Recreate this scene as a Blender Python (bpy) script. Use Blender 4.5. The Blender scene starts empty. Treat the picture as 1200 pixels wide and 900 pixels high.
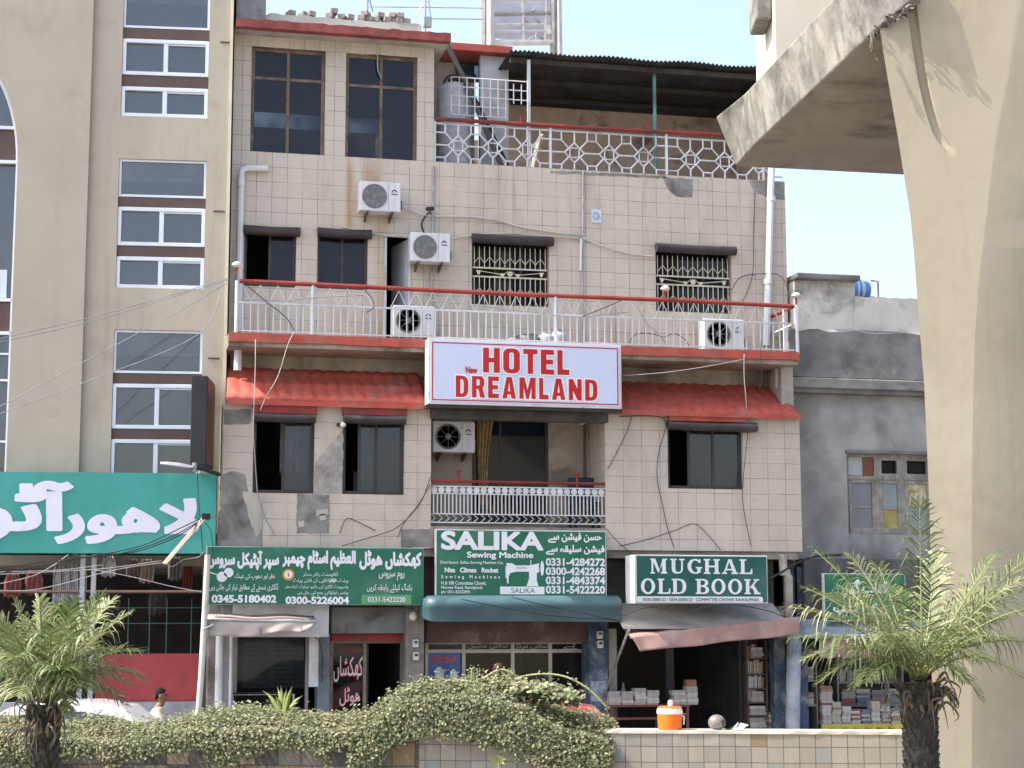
import bpy, bmesh, math, random
from mathutils import Vector, Matrix
from mathutils.geometry import tessellate_polygon
random.seed(7)
SC = bpy.context.scene
COL = SC.collection
rad = math.radians
# ------------------------------------------------------------------ camera
FPX, YAW, PITCH, ROLL = 2100.0, rad(12.9), math.atan(298/2100.0), rad(0.12)
CAM = Vector((-27.6*math.sin(YAW), -27.6*math.cos(YAW), 2.13))
_r = Vector((math.cos(YAW), -math.sin(YAW), 0))
_h = Vector((math.sin(YAW), math.cos(YAW), 0))
_f = _h*math.cos(PITCH) + Vector((0, 0, math.sin(PITCH)))
_u = -_h*math.sin(PITCH) + Vector((0, 0, math.cos(PITCH)))
CR = _r*math.cos(ROLL) - _u*math.sin(ROLL)
CU = _u*math.cos(ROLL) + _r*math.sin(ROLL)
CF = _f
cam_data = bpy.data.cameras.new('camera')
cam = bpy.data.objects.new('camera', cam_data)
COL.objects.link(cam)
cam.matrix_world = Matrix(((CR.x, CU.x, -CF.x, CAM.x), (CR.y, CU.y, -CF.y, CAM.y), (CR.z, CU.z, -CF.z, CAM.z), (0, 0, 0, 1)))
cam_data.sensor_width = 36
cam_data.lens = FPX/1200*36
cam_data.clip_end = 5000
SC.camera = cam
# ------------------------------------------------------------------ light
SUN_EL, SUN_G = rad(52), rad(-1.2)
S = Vector((-math.cos(SUN_EL)*math.cos(SUN_G), -math.cos(SUN_EL)*math.sin(SUN_G), math.sin(SUN_EL)))
sun_d = bpy.data.lights.new('sun', 'SUN')
sun_d.energy = 2.7
sun_d.angle = rad(0.53)
sun_d.color = (1.0, 0.94, 0.84)
sun = bpy.data.objects.new('sun', sun_d)
COL.objects.link(sun)
sun.rotation_euler = S.to_track_quat('Z', 'Y').to_euler()
W = bpy.data.worlds.new('World')
SC.world = W
W.use_nodes = True
wn = W.node_tree
sky = wn.nodes.new('ShaderNodeTexSky')
sky.sky_type = 'NISHITA'
sky.sun_disc = False
sky.sun_elevation = SUN_EL
sky.sun_rotation = math.atan2(S.x, S.y)
sky.air_density = 1.0
sky.dust_density = 4.0
sky.ozone_density = 1.0
hs_ = wn.nodes.new('ShaderNodeHueSaturation')
hs_.inputs['Saturation'].default_value = 0.88
wn.links.new(sky.outputs[0], hs_.inputs['Color'])
wn.links.new(hs_.outputs[0], wn.nodes['Background'].inputs[0])
wn.nodes['Background'].inputs[1].default_value = 0.15
SC.view_settings.view_transform = 'Standard'
SC.view_settings.look = 'None'
SC.view_settings.exposure = 1.47
SC.view_settings.gamma = 1
SC.view_settings.use_curve_mapping = False
SC.render.engine = 'CYCLES'
SC.cycles.use_denoising = True
SC.cycles.max_bounces = 8
SC.cycles.diffuse_bounces = 4
SC.cycles.transparent_max_bounces = 16
SC.cycles.caustics_reflective = False
SC.cycles.caustics_refractive = False
SC.cycles.sample_clamp_indirect = 6

# ------------------------------------------------------------------ frames: a place to measure in
def ray(px, py):
    return CR*((px-600)/FPX) - CU*((py-450)/FPX) + CF
class Frame:
    def __init__(s, o, ang):
        s.o = Vector(o); s.ang = ang
        s.ex = Vector((math.cos(ang), math.sin(ang), 0)); s.ey = Vector((-math.sin(ang), math.cos(ang), 0))
    def loc(s, p):
        d = p - s.o
        return Vector((d.dot(s.ex), d.dot(s.ey), d.z))
    def hit(s, px, py, y=0.0):
        d = ray(px, py)
        t = (y - (CAM-s.o).dot(s.ey))/d.dot(s.ey)
        return s.loc(CAM + d*t)
    def hitz(s, px, py, z):
        d = ray(px, py)
        return s.loc(CAM + d*((z-CAM.z)/d.z))
    def rect(s, x0, y0, x1, y1, y=0.0):
        xm, ym = (x0+x1)/2, (y0+y1)/2
        return (s.hit(x0, ym, y).x, s.hit(x1, ym, y).x, s.hit(xm, y1, y).z, s.hit(xm, y0, y).z)
    def X(s, px, py, y=0.0): return s.hit(px, py, y).x
    def Z(s, px, py, y=0.0): return s.hit(px, py, y).z
F0 = Frame((0, 0, 0), 0)
_c = F0.hit(262, 400, 0.5)
FT = Frame((_c.x, 0.5, 0), rad(-6))
FC = Frame((CAM.x, CAM.y, 0), -YAW)            # y is the distance from the camera
_w = FC.hit(890, 857, 19.3)
_wo = FC.o + FC.ex*_w.x + FC.ey*_w.y
FW = Frame((_wo.x, _wo.y, 0), -YAW-rad(8))

# ------------------------------------------------------------------ objects
OFF = {}
def finish(o, label=None, cat=None, group=None, kind=None):
    if label: o['label'] = label
    if cat: o['category'] = cat
    if group: o['group'] = group
    if kind: o['kind'] = kind
    return o
def thing(name, label, cat, loc=(0, 0, 0), fr=F0, group=None, rz=0.0):
    o = bpy.data.objects.new(name, None)
    o.empty_display_size = 0.1
    COL.objects.link(o)
    l = Vector(loc)
    o.location = fr.o + fr.ex*l.x + fr.ey*l.y + Vector((0, 0, l.z))
    o.rotation_euler = (0, 0, fr.ang+rz)
    OFF[o.name] = l
    return finish(o, label, cat, group)
class MB:
    def __init__(s): s.v = []; s.f = []; s.mi = []; s.m = 0
    def add(s, vs, fs):
        b = len(s.v); s.v += [Vector(p) for p in vs]
        for f in fs: s.f.append([b+i for i in f]); s.mi.append(s.m)
        return s
    def box(s, x0, x1, y0, y1, z0, z1):
        return s.add([(x0,y0,z0),(x1,y0,z0),(x1,y1,z0),(x0,y1,z0),(x0,y0,z1),(x1,y0,z1),(x1,y1,z1),(x0,y1,z1)],
              [(0,3,2,1),(4,5,6,7),(0,1,5,4),(1,2,6,5),(2,3,7,6),(3,0,4,7)])
    def poly(s, pts): return s.add(pts, [list(range(len(pts)))])
    def prism(s, pts, vec):
        n = len(pts); vec = Vector(vec)
        a = [Vector(p) for p in pts]
        fs = [list(range(n))[::-1], [n+i for i in range(n)]] + [[i, (i+1) % n, n+(i+1) % n, n+i] for i in range(n)]
        return s.add(a+[p+vec for p in a], fs)
    def loft(s, rings, caps=True, closed=True):
        n = len(rings[0]); vs = [p for r in rings for p in r]; fs = []
        for k in range(len(rings)-1):
            for i in range(n if closed else n-1):
                j = (i+1) % n
                fs.append([k*n+i, k*n+j, (k+1)*n+j, (k+1)*n+i])
        if caps:
            fs.append(list(range(n))[::-1]); fs.append([(len(rings)-1)*n+i for i in range(n)])
        return s.add(vs, fs)
    def tube(s, path, r, n=6):
        path = [Vector(p) for p in path]; rings = []
        rs = r if isinstance(r, (list, tuple)) else [r]*len(path)
        up = Vector((0, 0, 1)); prev = None
        for i, p in enumerate(path):
            t = (path[min(i+1, len(path)-1)]-path[max(i-1, 0)])
            if t.length < 1e-9: t = Vector((0, 0, 1))
            t.normalize()
            a = t.cross(up if abs(t.z) < .95 else Vector((1, 0, 0))) if prev is None else prev - t*prev.dot(t)
            if a.length < 1e-6: a = t.orthogonal()
            a.normalize(); prev = a; b = t.cross(a)
            rings.append([p+a*(rs[i]*math.cos(q*2*math.pi/n))+b*(rs[i]*math.sin(q*2*math.pi/n)) for q in range(n)])
        return s.loft(rings)
    def lathe(s, prof, c=(0, 0, 0), n=20, axis='z'):
        c = Vector(c); rings = []
        for r, h in prof:
            ring = []
            for q in range(n):
                a = q*2*math.pi/n
                x, y = r*math.cos(a), r*math.sin(a)
                ring.append(c+(Vector((x, y, h)) if axis == 'z' else Vector((x, h, -y)) if axis == 'y' else Vector((h, x, y))))
            rings.append(ring)
        return s.loft(rings)
    def ball(s, c, rx, ry=None, rz=None, n=14, m=9):
        ry = ry or rx; rz = rz or rx; c = Vector(c); rings = []
        for k in range(m+1):
            t = -math.pi/2+math.pi*(k+.02)/(m+.04)
            rings.append([c+Vector((rx*math.cos(t)*math.cos(q*2*math.pi/n), ry*math.cos(t)*math.sin(q*2*math.pi/n), rz*math.sin(t))) for q in range(n)])
        return s.loft(rings)
    def wall(s, x0, x1, z0, z1, holes, ya, yb):
        """a slab in x-z from y=ya (front) to yb with real openings"""
        xs = sorted(set([x0, x1]+[v for h in holes for v in h[:2] if x0 < v < x1]))
        zs = sorted(set([z0, z1]+[v for h in holes for v in h[2:] if z0 < v < z1]))
        def solid(i, k):
            if i < 0 or k < 0 or i >= len(xs)-1 or k >= len(zs)-1: return False
            mx, mz = (xs[i]+xs[i+1])/2, (zs[k]+zs[k+1])/2
            return not any(h[0] < mx < h[1] and h[2] < mz < h[3] for h in holes)
        for i in range(len(xs)-1):
            for k in range(len(zs)-1):
                if not solid(i, k): continue
                a, b, c, d = xs[i], xs[i+1], zs[k], zs[k+1]
                s.poly([(a,ya,c),(b,ya,c),(b,ya,d),(a,ya,d)]); s.poly([(b,yb,c),(a,yb,c),(a,yb,d),(b,yb,d)])
                if not solid(i-1, k): s.poly([(a,yb,c),(a,ya,c),(a,ya,d),(a,yb,d)])
                if not solid(i+1, k): s.poly([(b,ya,c),(b,yb,c),(b,yb,d),(b,ya,d)])
                if not solid(i, k-1): s.poly([(a,yb,c),(b,yb,c),(b,ya,c),(a,ya,c)])
                if not solid(i, k+1): s.poly([(a,ya,d),(b,ya,d),(b,yb,d),(a,yb,d)])
        return s
    def ring(s, x0, x1, z0, z1, w, ya, yb):
        s.box(x0, x0+w, ya, yb, z0, z1); s.box(x1-w, x1, ya, yb, z0, z1)
        s.box(x0+w, x1-w, ya, yb, z0, z0+w); s.box(x0+w, x1-w, ya, yb, z1-w, z1)
        return s
    def obj(s, name, mat, parent=None, smooth=False, bevel=0.0, merge=True, fr=None, loc=None):
        """parent: a thing or part. Without a parent the mesh is a thing of its own, with its origin at loc in fr"""
        me = bpy.data.meshes.new(name)
        if parent is not None:
            root = parent
            while root.parent: root = root.parent
            off = OFF[root.name]
        else:
            off = Vector(loc) if loc is not None else Vector((0, 0, 0))
        me.from_pydata([tuple(p-off) for p in s.v], [], s.f)
        mats = mat if isinstance(mat, (list, tuple)) else [mat]
        for m in mats: me.materials.append(m)
        if len(mats) > 1:
            for p, i in zip(me.polygons, s.mi): p.material_index = i
        if merge:
            bm = bmesh.new(); bm.from_mesh(me)
            bmesh.ops.remove_doubles(bm, verts=bm.verts, dist=1e-5)
            bmesh.ops.recalc_face_normals(bm, faces=bm.faces)
            bm.to_mesh(me); bm.free()
        if smooth:
            for p in me.polygons: p.use_smooth = True
            if smooth != 'all':
                try: me.set_sharp_from_angle(angle=rad(40))
                except Exception: pass
        o = bpy.data.objects.new(name, me)
        COL.objects.link(o)
        if parent is not None: o.parent = parent
        else:
            f = fr or F0
            o.location = f.o + f.ex*off.x + f.ey*off.y + Vector((0, 0, off.z))
            o.rotation_euler = (0, 0, f.ang)
            OFF[o.name] = off
        if bevel:
            b = o.modifiers.new('bevel', 'BEVEL'); b.width = bevel; b.segments = 2; b.limit_method = 'ANGLE'
        return o
def kids(o): return [c for c in bpy.data.objects if c.parent == o]
KID = {}
def clone(root, loc, fr=F0, rz=0.0, scale=None, label=None, group=None):
    r = root.copy(); COL.objects.link(r)
    l = Vector(loc); r.location = fr.o + fr.ex*l.x + fr.ey*l.y + Vector((0, 0, l.z))
    r.rotation_euler = (0, 0, fr.ang+rz)
    OFF[r.name] = l
    if scale: r.scale = scale
    if label: r['label'] = label
    if group: r['group'] = group
    if root.name not in KID: KID[root.name] = [(c, kids(c)) for c in kids(root)]
    for c, gs in KID[root.name]:
        d = c.copy(); COL.objects.link(d); d.parent = r
        for g in gs:
            e = g.copy(); COL.objects.link(e); e.parent = d
    return r
def cat_rom(pts, n=6):
    P = [Vector(p) for p in pts]; P = [P[0]*2-P[1]]+P+[P[-1]*2-P[-2]]; out = []
    for i in range(1, len(P)-2):
        for k in range(n):
            t = k/n; a, b, c, d = P[i-1:i+3]
            out.append(.5*((2*b)+(c-a)*t+(2*a-5*b+4*c-d)*t*t+(3*b-a-3*c+d)*t**3))
    out.append(P[-2]); return out
def sag(a, b, s, n=12):
    a, b = Vector(a), Vector(b)
    return [a.lerp(b, k/n)-Vector((0, 0, s*4*(k/n)*(1-k/n))) for k in range(n+1)]

# ------------------------------------------------------------------ materials
MATS = {}
def nd(nt, t, **kw):
    n = nt.nodes.new(t)
    for k, v in kw.items(): setattr(n, k, v)
    return n
def col4(c): return (c[0], c[1], c[2], 1)
def mul(c, k): return tuple(max(0, min(1, x*k)) for x in c)
def base(name):
    m = bpy.data.materials.new(name); m.use_nodes = True
    nt = m.node_tree; return m, nt, nt.nodes['Principled BSDF']
def noise(nt, vec, scale, detail=5, rough=.55, dist=0):
    n = nd(nt, 'ShaderNodeTexNoise'); n.inputs['Scale'].default_value = scale; n.inputs['Detail'].default_value = detail
    n.inputs['Roughness'].default_value = rough; n.inputs['Distortion'].default_value = dist
    nt.links.new(vec, n.inputs['Vector']); return n.outputs['Fac']
def mapr(nt, v, a, b, c=0, d=1, smooth=True):
    n = nd(nt, 'ShaderNodeMapRange'); n.interpolation_type = 'SMOOTHSTEP' if smooth else 'LINEAR'
    for i, x in zip((1, 2, 3, 4), (a, b, c, d)): n.inputs[i].default_value = x
    nt.links.new(v, n.inputs[0]); return n.outputs[0]
def mixc(nt, f, a, b, mode='MIX'):
    n = nd(nt, 'ShaderNodeMix', data_type='RGBA', blend_type=mode)
    for i, x in ((0, f), (6, a), (7, b)):
        if hasattr(x, 'is_linked') or hasattr(x, 'links'): nt.links.new(x, n.inputs[i])
        elif isinstance(x, (int, float)): n.inputs[i].default_value = x
        else: n.inputs[i].default_value = col4(x)
    return n.outputs[2]
def vmap(nt, vec, sc):
    n = nd(nt, 'ShaderNodeMapping'); n.inputs['Scale'].default_value = sc; nt.links.new(vec, n.inputs['Vector']); return n.outputs[0]
def objco(nt): return nd(nt, 'ShaderNodeTexCoord').outputs['Object']
def bumpn(nt, h, b, strength, dist=.01):
    n = nd(nt, 'ShaderNodeBump'); n.inputs['Strength'].default_value = strength; n.inputs['Distance'].default_value = dist
    nt.links.new(h, n.inputs['Height']); nt.links.new(n.outputs[0], b.inputs['Normal'])
def M(name, c, rough=.8, var=.12, scale=2.5, bump=0.0, bscale=30, metal=0.0, streak=0.0, dirt=None, dirt_amt=.5, dirt_scale=1.5, spec=.4, coat=0):
    if name in MATS: return MATS[name]
    m, nt, b = base(name); vec = objco(nt)
    n1 = noise(nt, vec, scale, 6, .6)
    out = mixc(nt, mapr(nt, n1, .3, .7), mul(c, 1-var), mul(c, 1+var))
    if dirt:
        n2 = noise(nt, vec, dirt_scale, 8, .65, .4)
        out = mixc(nt, mapr(nt, n2, .62-dirt_amt*.3, .72), out, dirt)
    if streak:
        n3 = noise(nt, vmap(nt, vec, (7, 7, .5)), 1.0, 5, .6)
        out = mixc(nt, mapr(nt, n3, .5, .75, 0, streak), out, mul(c, .45))
    nt.links.new(out, b.inputs['Base Color'])
    b.inputs['Roughness'].default_value = rough; b.inputs['Metallic'].default_value = metal
    b.inputs['Specular IOR Level'].default_value = spec; b.inputs['Coat Weight'].default_value = coat
    if bump: bumpn(nt, noise(nt, vec, bscale, 6, .6), b, bump)
    MATS[name] = m; return m
def tile_mat(name, c1, c2, mortar, tw, th, msize=.0042, offs=0.0, rust=None, bump=.3, dirt=.5, vary=None, patchy=True):
    m, nt, b = base(name); vec = objco(nt)
    sp = nd(nt, 'ShaderNodeSeparateXYZ'); nt.links.new(vec, sp.inputs[0])
    cb = nd(nt, 'ShaderNodeCombineXYZ'); nt.links.new(sp.outputs[0], cb.inputs[0]); nt.links.new(sp.outputs[2], cb.inputs[1])
    nz = nd(nt, 'ShaderNodeTexNoise'); nz.inputs['Scale'].default_value = .9; nt.links.new(vec, nz.inputs['Vector'])
    va = nd(nt, 'ShaderNodeVectorMath', operation='MULTIPLY_ADD'); va.inputs[1].default_value = (.03, .03, 0)
    nt.links.new(nz.outputs['Color'], va.inputs[0]); nt.links.new(cb.outputs[0], va.inputs[2])
    br = nd(nt, 'ShaderNodeTexBrick'); br.offset = offs; br.squash = 1
    for k, v in (('Scale', 1), ('Mortar Size', msize), ('Mortar Smooth', .3), ('Bias', 0), ('Brick Width', tw), ('Row Height', th)): br.inputs[k].default_value = v
    br.inputs['Color1'].default_value = col4(c1); br.inputs['Color2'].default_value = col4(c2); br.inputs['Mortar'].default_value = col4(c1)
    nt.links.new(va.outputs[0], br.inputs['Vector'])
    out = br.outputs['Color']
    if vary:
        fl = nd(nt, 'ShaderNodeVectorMath', operation='DIVIDE'); fl.inputs[1].default_value = (tw, th, 1); nt.links.new(va.outputs[0], fl.inputs[0])
        fo = nd(nt, 'ShaderNodeVectorMath', operation='FLOOR'); nt.links.new(fl.outputs[0], fo.inputs[0])
        wn_ = nd(nt, 'ShaderNodeTexWhiteNoise'); nt.links.new(fo.outputs[0], wn_.inputs['Vector'])
        rp = nd(nt, 'ShaderNodeValToRGB'); rp.color_ramp.interpolation = 'CONSTANT'
        els = rp.color_ramp.elements
        for i, (p, c) in enumerate(vary):
            e = els[i] if i < 2 else els.new(p)
            e.position = p; e.color = col4(c)
        nt.links.new(wn_.outputs['Value'], rp.inputs[0]); out = rp.outputs[0]
    out = mixc(nt, mapr(nt, noise(nt, vec, 9, 6, .7), .3, .75, 0, .35), out, mul(c1, .72))
    out = mixc(nt, mapr(nt, noise(nt, vmap(nt, vec, (1.2, 1.2, .35)), 1.6, 7, .65), .48, .75, 0, dirt), out, mul(c1, .5))
    gap = noise(nt, vec, 2.3, 4)
    fac = nd(nt, 'ShaderNodeMath', operation='MULTIPLY'); nt.links.new(br.outputs['Fac'], fac.inputs[0])
    nt.links.new(mapr(nt, gap, .3, .6, .25 if patchy else .8, .95), fac.inputs[1])
    out = mixc(nt, fac.outputs[0], out, mortar)
    if rust:
        for (x0, x1, z0, z1, amt) in rust:
            def band(sock, a, bb, e):
                p = mapr(nt, sock, a-e, a+e); q = mapr(nt, sock, bb-e, bb+e, 1, 0)
                mm = nd(nt, 'ShaderNodeMath', operation='MULTIPLY'); nt.links.new(p, mm.inputs[0]); nt.links.new(q, mm.inputs[1]); return mm.outputs[0]
            k1 = band(sp.outputs[0], x0, x1, .07); k2 = band(sp.outputs[2], z0, z1, .25)
            k3 = nd(nt, 'ShaderNodeMath', operation='MULTIPLY'); nt.links.new(k1, k3.inputs[0]); nt.links.new(k2, k3.inputs[1])
            k4 = nd(nt, 'ShaderNodeMath', operation='MULTIPLY'); nt.links.new(k3.outputs[0], k4.inputs[0])
            nt.links.new(mapr(nt, noise(nt, vmap(nt, vec, (9, 9, 1.2)), 1, 5), .2, .55, amt*.2, amt), k4.inputs[1])
            out = mixc(nt, k4.outputs[0], out, (.36, .2, .07))
    out = mixc(nt, mapr(nt, noise(nt, vmap(nt, vec, (5, 5, .28)), 1.0, 7, .7), .55, .78, 0, dirt*1.1), out, mul(c1, .36))
    nt.links.new(out, b.inputs['Base Color']); b.inputs['Roughness'].default_value = .55; b.inputs['Specular IOR Level'].default_value = .35
    hh = nd(nt, 'ShaderNodeMath', operation='MULTIPLY_ADD'); hh.inputs[1].default_value = -1; nt.links.new(br.outputs['Fac'], hh.inputs[0])
    nt.links.new(noise(nt, vec, 22, 5), hh.inputs[2]); bumpn(nt, hh.outputs[0], b, bump, .008)
    MATS[name] = m; return m
def glass_mat(name, tint=(.25, .28, .32), op=.55, rough=.03, refl=.55, ior=1.55, clear=(.62, .66, .7)):
    """a real pane: part reflection, part see-through with a tint of dust"""
    m, nt, b = base(name); nt.nodes.remove(b); out = nt.nodes['Material Output']
    tr = nd(nt, 'ShaderNodeBsdfTransparent'); tr.inputs[0].default_value = col4(clear)
    df = nd(nt, 'ShaderNodeBsdfDiffuse'); df.inputs[0].default_value = col4(tint)
    gl = nd(nt, 'ShaderNodeBsdfGlossy'); gl.inputs['Roughness'].default_value = rough; gl.inputs[0].default_value = (refl, refl, refl, 1)
    vec = objco(nt)
    m1 = nd(nt, 'ShaderNodeMixShader'); nt.links.new(mapr(nt, noise(nt, vec, 1.7, 5), .3, .7, op*.7, min(1, op*1.25)), m1.inputs[0])
    nt.links.new(tr.outputs[0], m1.inputs[1]); nt.links.new(df.outputs[0], m1.inputs[2])
    fr = nd(nt, 'ShaderNodeFresnel'); fr.inputs['IOR'].default_value = ior
    bp = nd(nt, 'ShaderNodeBump'); bp.inputs['Strength'].default_value = .05; bp.inputs['Distance'].default_value = .02
    nt.links.new(noise(nt, vec, 1.3, 2), bp.inputs['Height']); nt.links.new(bp.outputs[0], gl.inputs['Normal'])
    m2 = nd(nt, 'ShaderNodeMixShader'); nt.links.new(fr.outputs[0], m2.inputs[0])
    nt.links.new(m1.outputs[0], m2.inputs[1]); nt.links.new(gl.outputs[0], m2.inputs[2]); nt.links.new(m2.outputs[0], out.inputs[0])
    MATS[name] = m; return m
def leaf_mat(name, stops, rough=.5, trans=.3):
    m, nt, b = base(name)
    g = nd(nt, 'ShaderNodeNewGeometry'); rp = nd(nt, 'ShaderNodeValToRGB'); els = rp.color_ramp.elements
    for i, (p, c) in enumerate(stops):
        e = els[i] if i < 2 else els.new(p)
        e.position = p; e.color = col4(c)
    nt.links.new(g.outputs['Random Per Island'], rp.inputs[0])
    vec = objco(nt); n_ = noise(nt, vec, 2.6, 4, .6)
    lc = mixc(nt, mapr(nt, n_, .42, .62), mixc(nt, .75, rp.outputs[0], (.8, .9, .7), 'MULTIPLY'), mixc(nt, .6, rp.outputs[0], (1, .95, .78), 'MULTIPLY'))
    nt.links.new(lc, b.inputs['Base Color'])
    b.inputs['Roughness'].default_value = rough; b.inputs['Specular IOR Level'].default_value = .35
    tr = nd(nt, 'ShaderNodeBsdfTranslucent'); nt.links.new(lc, tr.inputs[0])
    mx = nd(nt, 'ShaderNodeMixShader'); mx.inputs[0].default_value = trans
    nt.links.new(b.outputs[0], mx.inputs[1]); nt.links.new(tr.outputs[0], mx.inputs[2]); nt.links.new(mx.outputs[0], nt.nodes['Material Output'].inputs[0])
    MATS[name] = m; return m

# ------------------------------------------------------------------ lettering
FM = {'ا':(0xFE8D,2),'آ':(0xFE81,2),'ب':(0xFE8F,4),'پ':(0xFB56,4),'ت':(0xFE95,4),'ٹ':(0xFB66,4),'ج':(0xFE9D,4),'چ':(0xFB7A,4),'خ':(0xFEA5,4),'ح':(0xFEA1,4),'د':(0xFEA9,2),'ڈ':(0xFB88,2),'ر':(0xFEAD,2),'ڑ':(0xFB8C,2),'ز':(0xFEAF,2),'س':(0xFEB1,4),'ش':(0xFEB5,4),'ص':(0xFEB9,4),'ط':(0xFEC1,4),'ظ':(0xFEC5,4),'ع':(0xFEC9,4),'ف':(0xFED1,4),'ق':(0xFED5,4),'ک':(0xFB8E,4),'گ':(0xFB92,4),'ل':(0xFEDD,4),'م':(0xFEE1,4),'ن':(0xFEE5,4),'ں':(0xFB9E,2),'و':(0xFEED,2),'ہ':(0xFBA6,4),'ھ':(0xFBAA,4),'ی':(0xFBFC,4),'ے':(0xFBAE,2),'ئ':(0xFE89,4)}
def urdu(s):
    words = []
    for wd in s.split(' '):
        if wd.isascii(): words.append(wd); continue
        i = 0; r = []; prev = False
        while i < len(wd):
            if wd[i] == 'ل' and i+1 < len(wd) and wd[i+1] == 'ا':
                r.append(chr(0xFEFC if prev else 0xFEFB)); prev = False; i += 2; continue
            b, n = FM[wd[i]]; nx = i+1 < len(wd)
            if n == 2: r.append(chr(b+(1 if prev else 0))); prev = False
            else:
                r.append(chr(b+(3 if prev and nx else 2 if nx else 1 if prev else 0))); prev = True
            i += 1
        words.append(''.join(r[::-1]))
    return ' '.join(words[::-1])
def put_flat(tris, box, y, mat, parent, name='lettering', depth=.006):
    """flat shapes [(islands of 2-d triangles)] fitted into box=(x0,x1,z0,z1) facing -y"""
    pts = [p for isl in tris for t in isl for p in t]
    a0, a1 = min(p[0] for p in pts), max(p[0] for p in pts); b0, b1 = min(p[1] for p in pts), max(p[1] for p in pts)
    x0, x1, z0, z1 = box; mb = MB()
    for k, isl in enumerate(tris):
        yy = y-k*.004/max(60, len(tris))
        for t in isl:
            mb.poly([(x0+(p[0]-a0)/(a1-a0)*(x1-x0), yy, z0+(p[1]-b0)/(b1-b0)*(z1-z0)) for p in t])
    return mb.obj(name, mat, parent, merge=False)
def text_tris(body, bold=0.0, space=1.0):
    c = bpy.data.curves.new('t', 'FONT'); c.body = body; c.size = 1; c.offset = 0; c.space_character = space; c.resolution_u = 4
    o = bpy.data.objects.new('t', c)
    me = bpy.data.meshes.new_from_object(o)
    bm = bmesh.new(); bm.from_mesh(me); bmesh.ops.triangulate(bm, faces=bm.faces)
    seen = set(); isl = []
    bm.verts.ensure_lookup_table()
    for f0 in bm.faces:
        if f0.index in seen: continue
        st = [f0]; seen.add(f0.index); cur = []
        while st:
            f = st.pop(); cur.append([(v.co.x, v.co.y) for v in f.verts])
            for e in f.edges:
                for g in e.link_faces:
                    if g.index not in seen: seen.add(g.index); st.append(g)
        isl.append(cur)
    if bold:
        hw = bold*.8
        for e in bm.edges:
            if len(e.link_faces) != 1: continue
            a, b = e.verts[0].co, e.verts[1].co; dx, dy = b.x-a.x, b.y-a.y; L = math.hypot(dx, dy)
            if L < 1e-5: continue
            ux, uy = dx/L*hw, dy/L*hw; q = [(a.x-ux*.7+uy, a.y-uy*.7-ux), (b.x+ux*.7+uy, b.y+uy*.7-ux), (b.x+ux*.7-uy, b.y+uy*.7+ux), (a.x-ux*.7-uy, a.y-uy*.7+ux)]
            isl.append([[q[0], q[1], q[2]], [q[0], q[2], q[3]]])
    bm.free(); bpy.data.meshes.remove(me); bpy.data.objects.remove(o); bpy.data.curves.remove(c)
    return isl
def text(body, box, y, mat, parent, bold=0.0, ur=False, space=1.0):
    return put_flat(text_tris(urdu(body) if ur else body, bold, space), box, y, mat, parent)
def rr(x0, y0, x1, y1, rx, ry, n=6):
    o = []
    for cx, cy, a in ((x1-rx, y0+ry, -90), (x1-rx, y1-ry, 0), (x0+rx, y1-ry, 90), (x0+rx, y0+ry, 180)):
        for k in range(n+1):
            t = rad(a+90*k/n); o.append((cx+rx*math.cos(t), cy+ry*math.sin(t)))
    return o
def arcD(x0, y0, x1, y1, n=10, p=.62):
    o = [(x0, y0)]; xm = x0+(x1-x0)*.35; cy = (y0+y1)/2
    for k in range(n+1):
        t = -math.pi/2+math.pi*k/n
        o.append((xm+(x1-xm)*abs(math.cos(t))**p, cy+(y1-cy)*math.copysign(abs(math.sin(t))**p, math.sin(t))))
    return o+[(x0, y1)]
_s = .36
BLOCK = {
 'H': [[(0,0),(_s,0),(_s,.41),(1-_s,.41),(1-_s,0),(1,0),(1,1),(1-_s,1),(1-_s,.6),(_s,.6),(_s,1),(0,1)]],
 'O': [rr(0,0,1,1,.38,.22), rr(_s,.16,1-_s,.84,.12,.1)],
 'T': [[(.31,0),(.69,0),(.69,.8),(1,.8),(1,1),(0,1),(0,.8),(.31,.8)]],
 'E': [[(0,0),(1,0),(1,.2),(.42,.2),(.42,.41),(.92,.41),(.92,.6),(.42,.6),(.42,.8),(1,.8),(1,1),(0,1)]],
 'L': [[(0,0),(1,0),(1,.22),(.44,.22),(.44,1),(0,1)]],
 'D': [arcD(0,0,1,1), arcD(_s,.17,.64,.83)],
 'R': [[(0,0),(_s,0),(_s,.4),(.5,.4),(.66,0),(1.04,0),(.84,.44),(.97,.58),(.98,.84),(.8,1),(0,1)], [(_s,.56),(.55,.56),(.62,.62),(.62,.8),(.55,.84),(_s,.84)]],
 'A': [[(0,0),(.34,0),(.38,.18),(.62,.18),(.66,0),(1,0),(.7,1),(.3,1)], [(.42,.34),(.58,.34),(.5,.76)]],
 'M': [[(0,0),(.26,0),(.26,.55),(.42,0),(.58,0),(.74,.55),(.74,0),(1,0),(1,1),(.68,1),(.5,.42),(.32,1),(0,1)]],
 'N': [[(0,0),(.33,0),(.33,.46),(.67,0),(1,0),(1,1),(.67,1),(.67,.54),(.33,1),(0,1)]],
}
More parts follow.
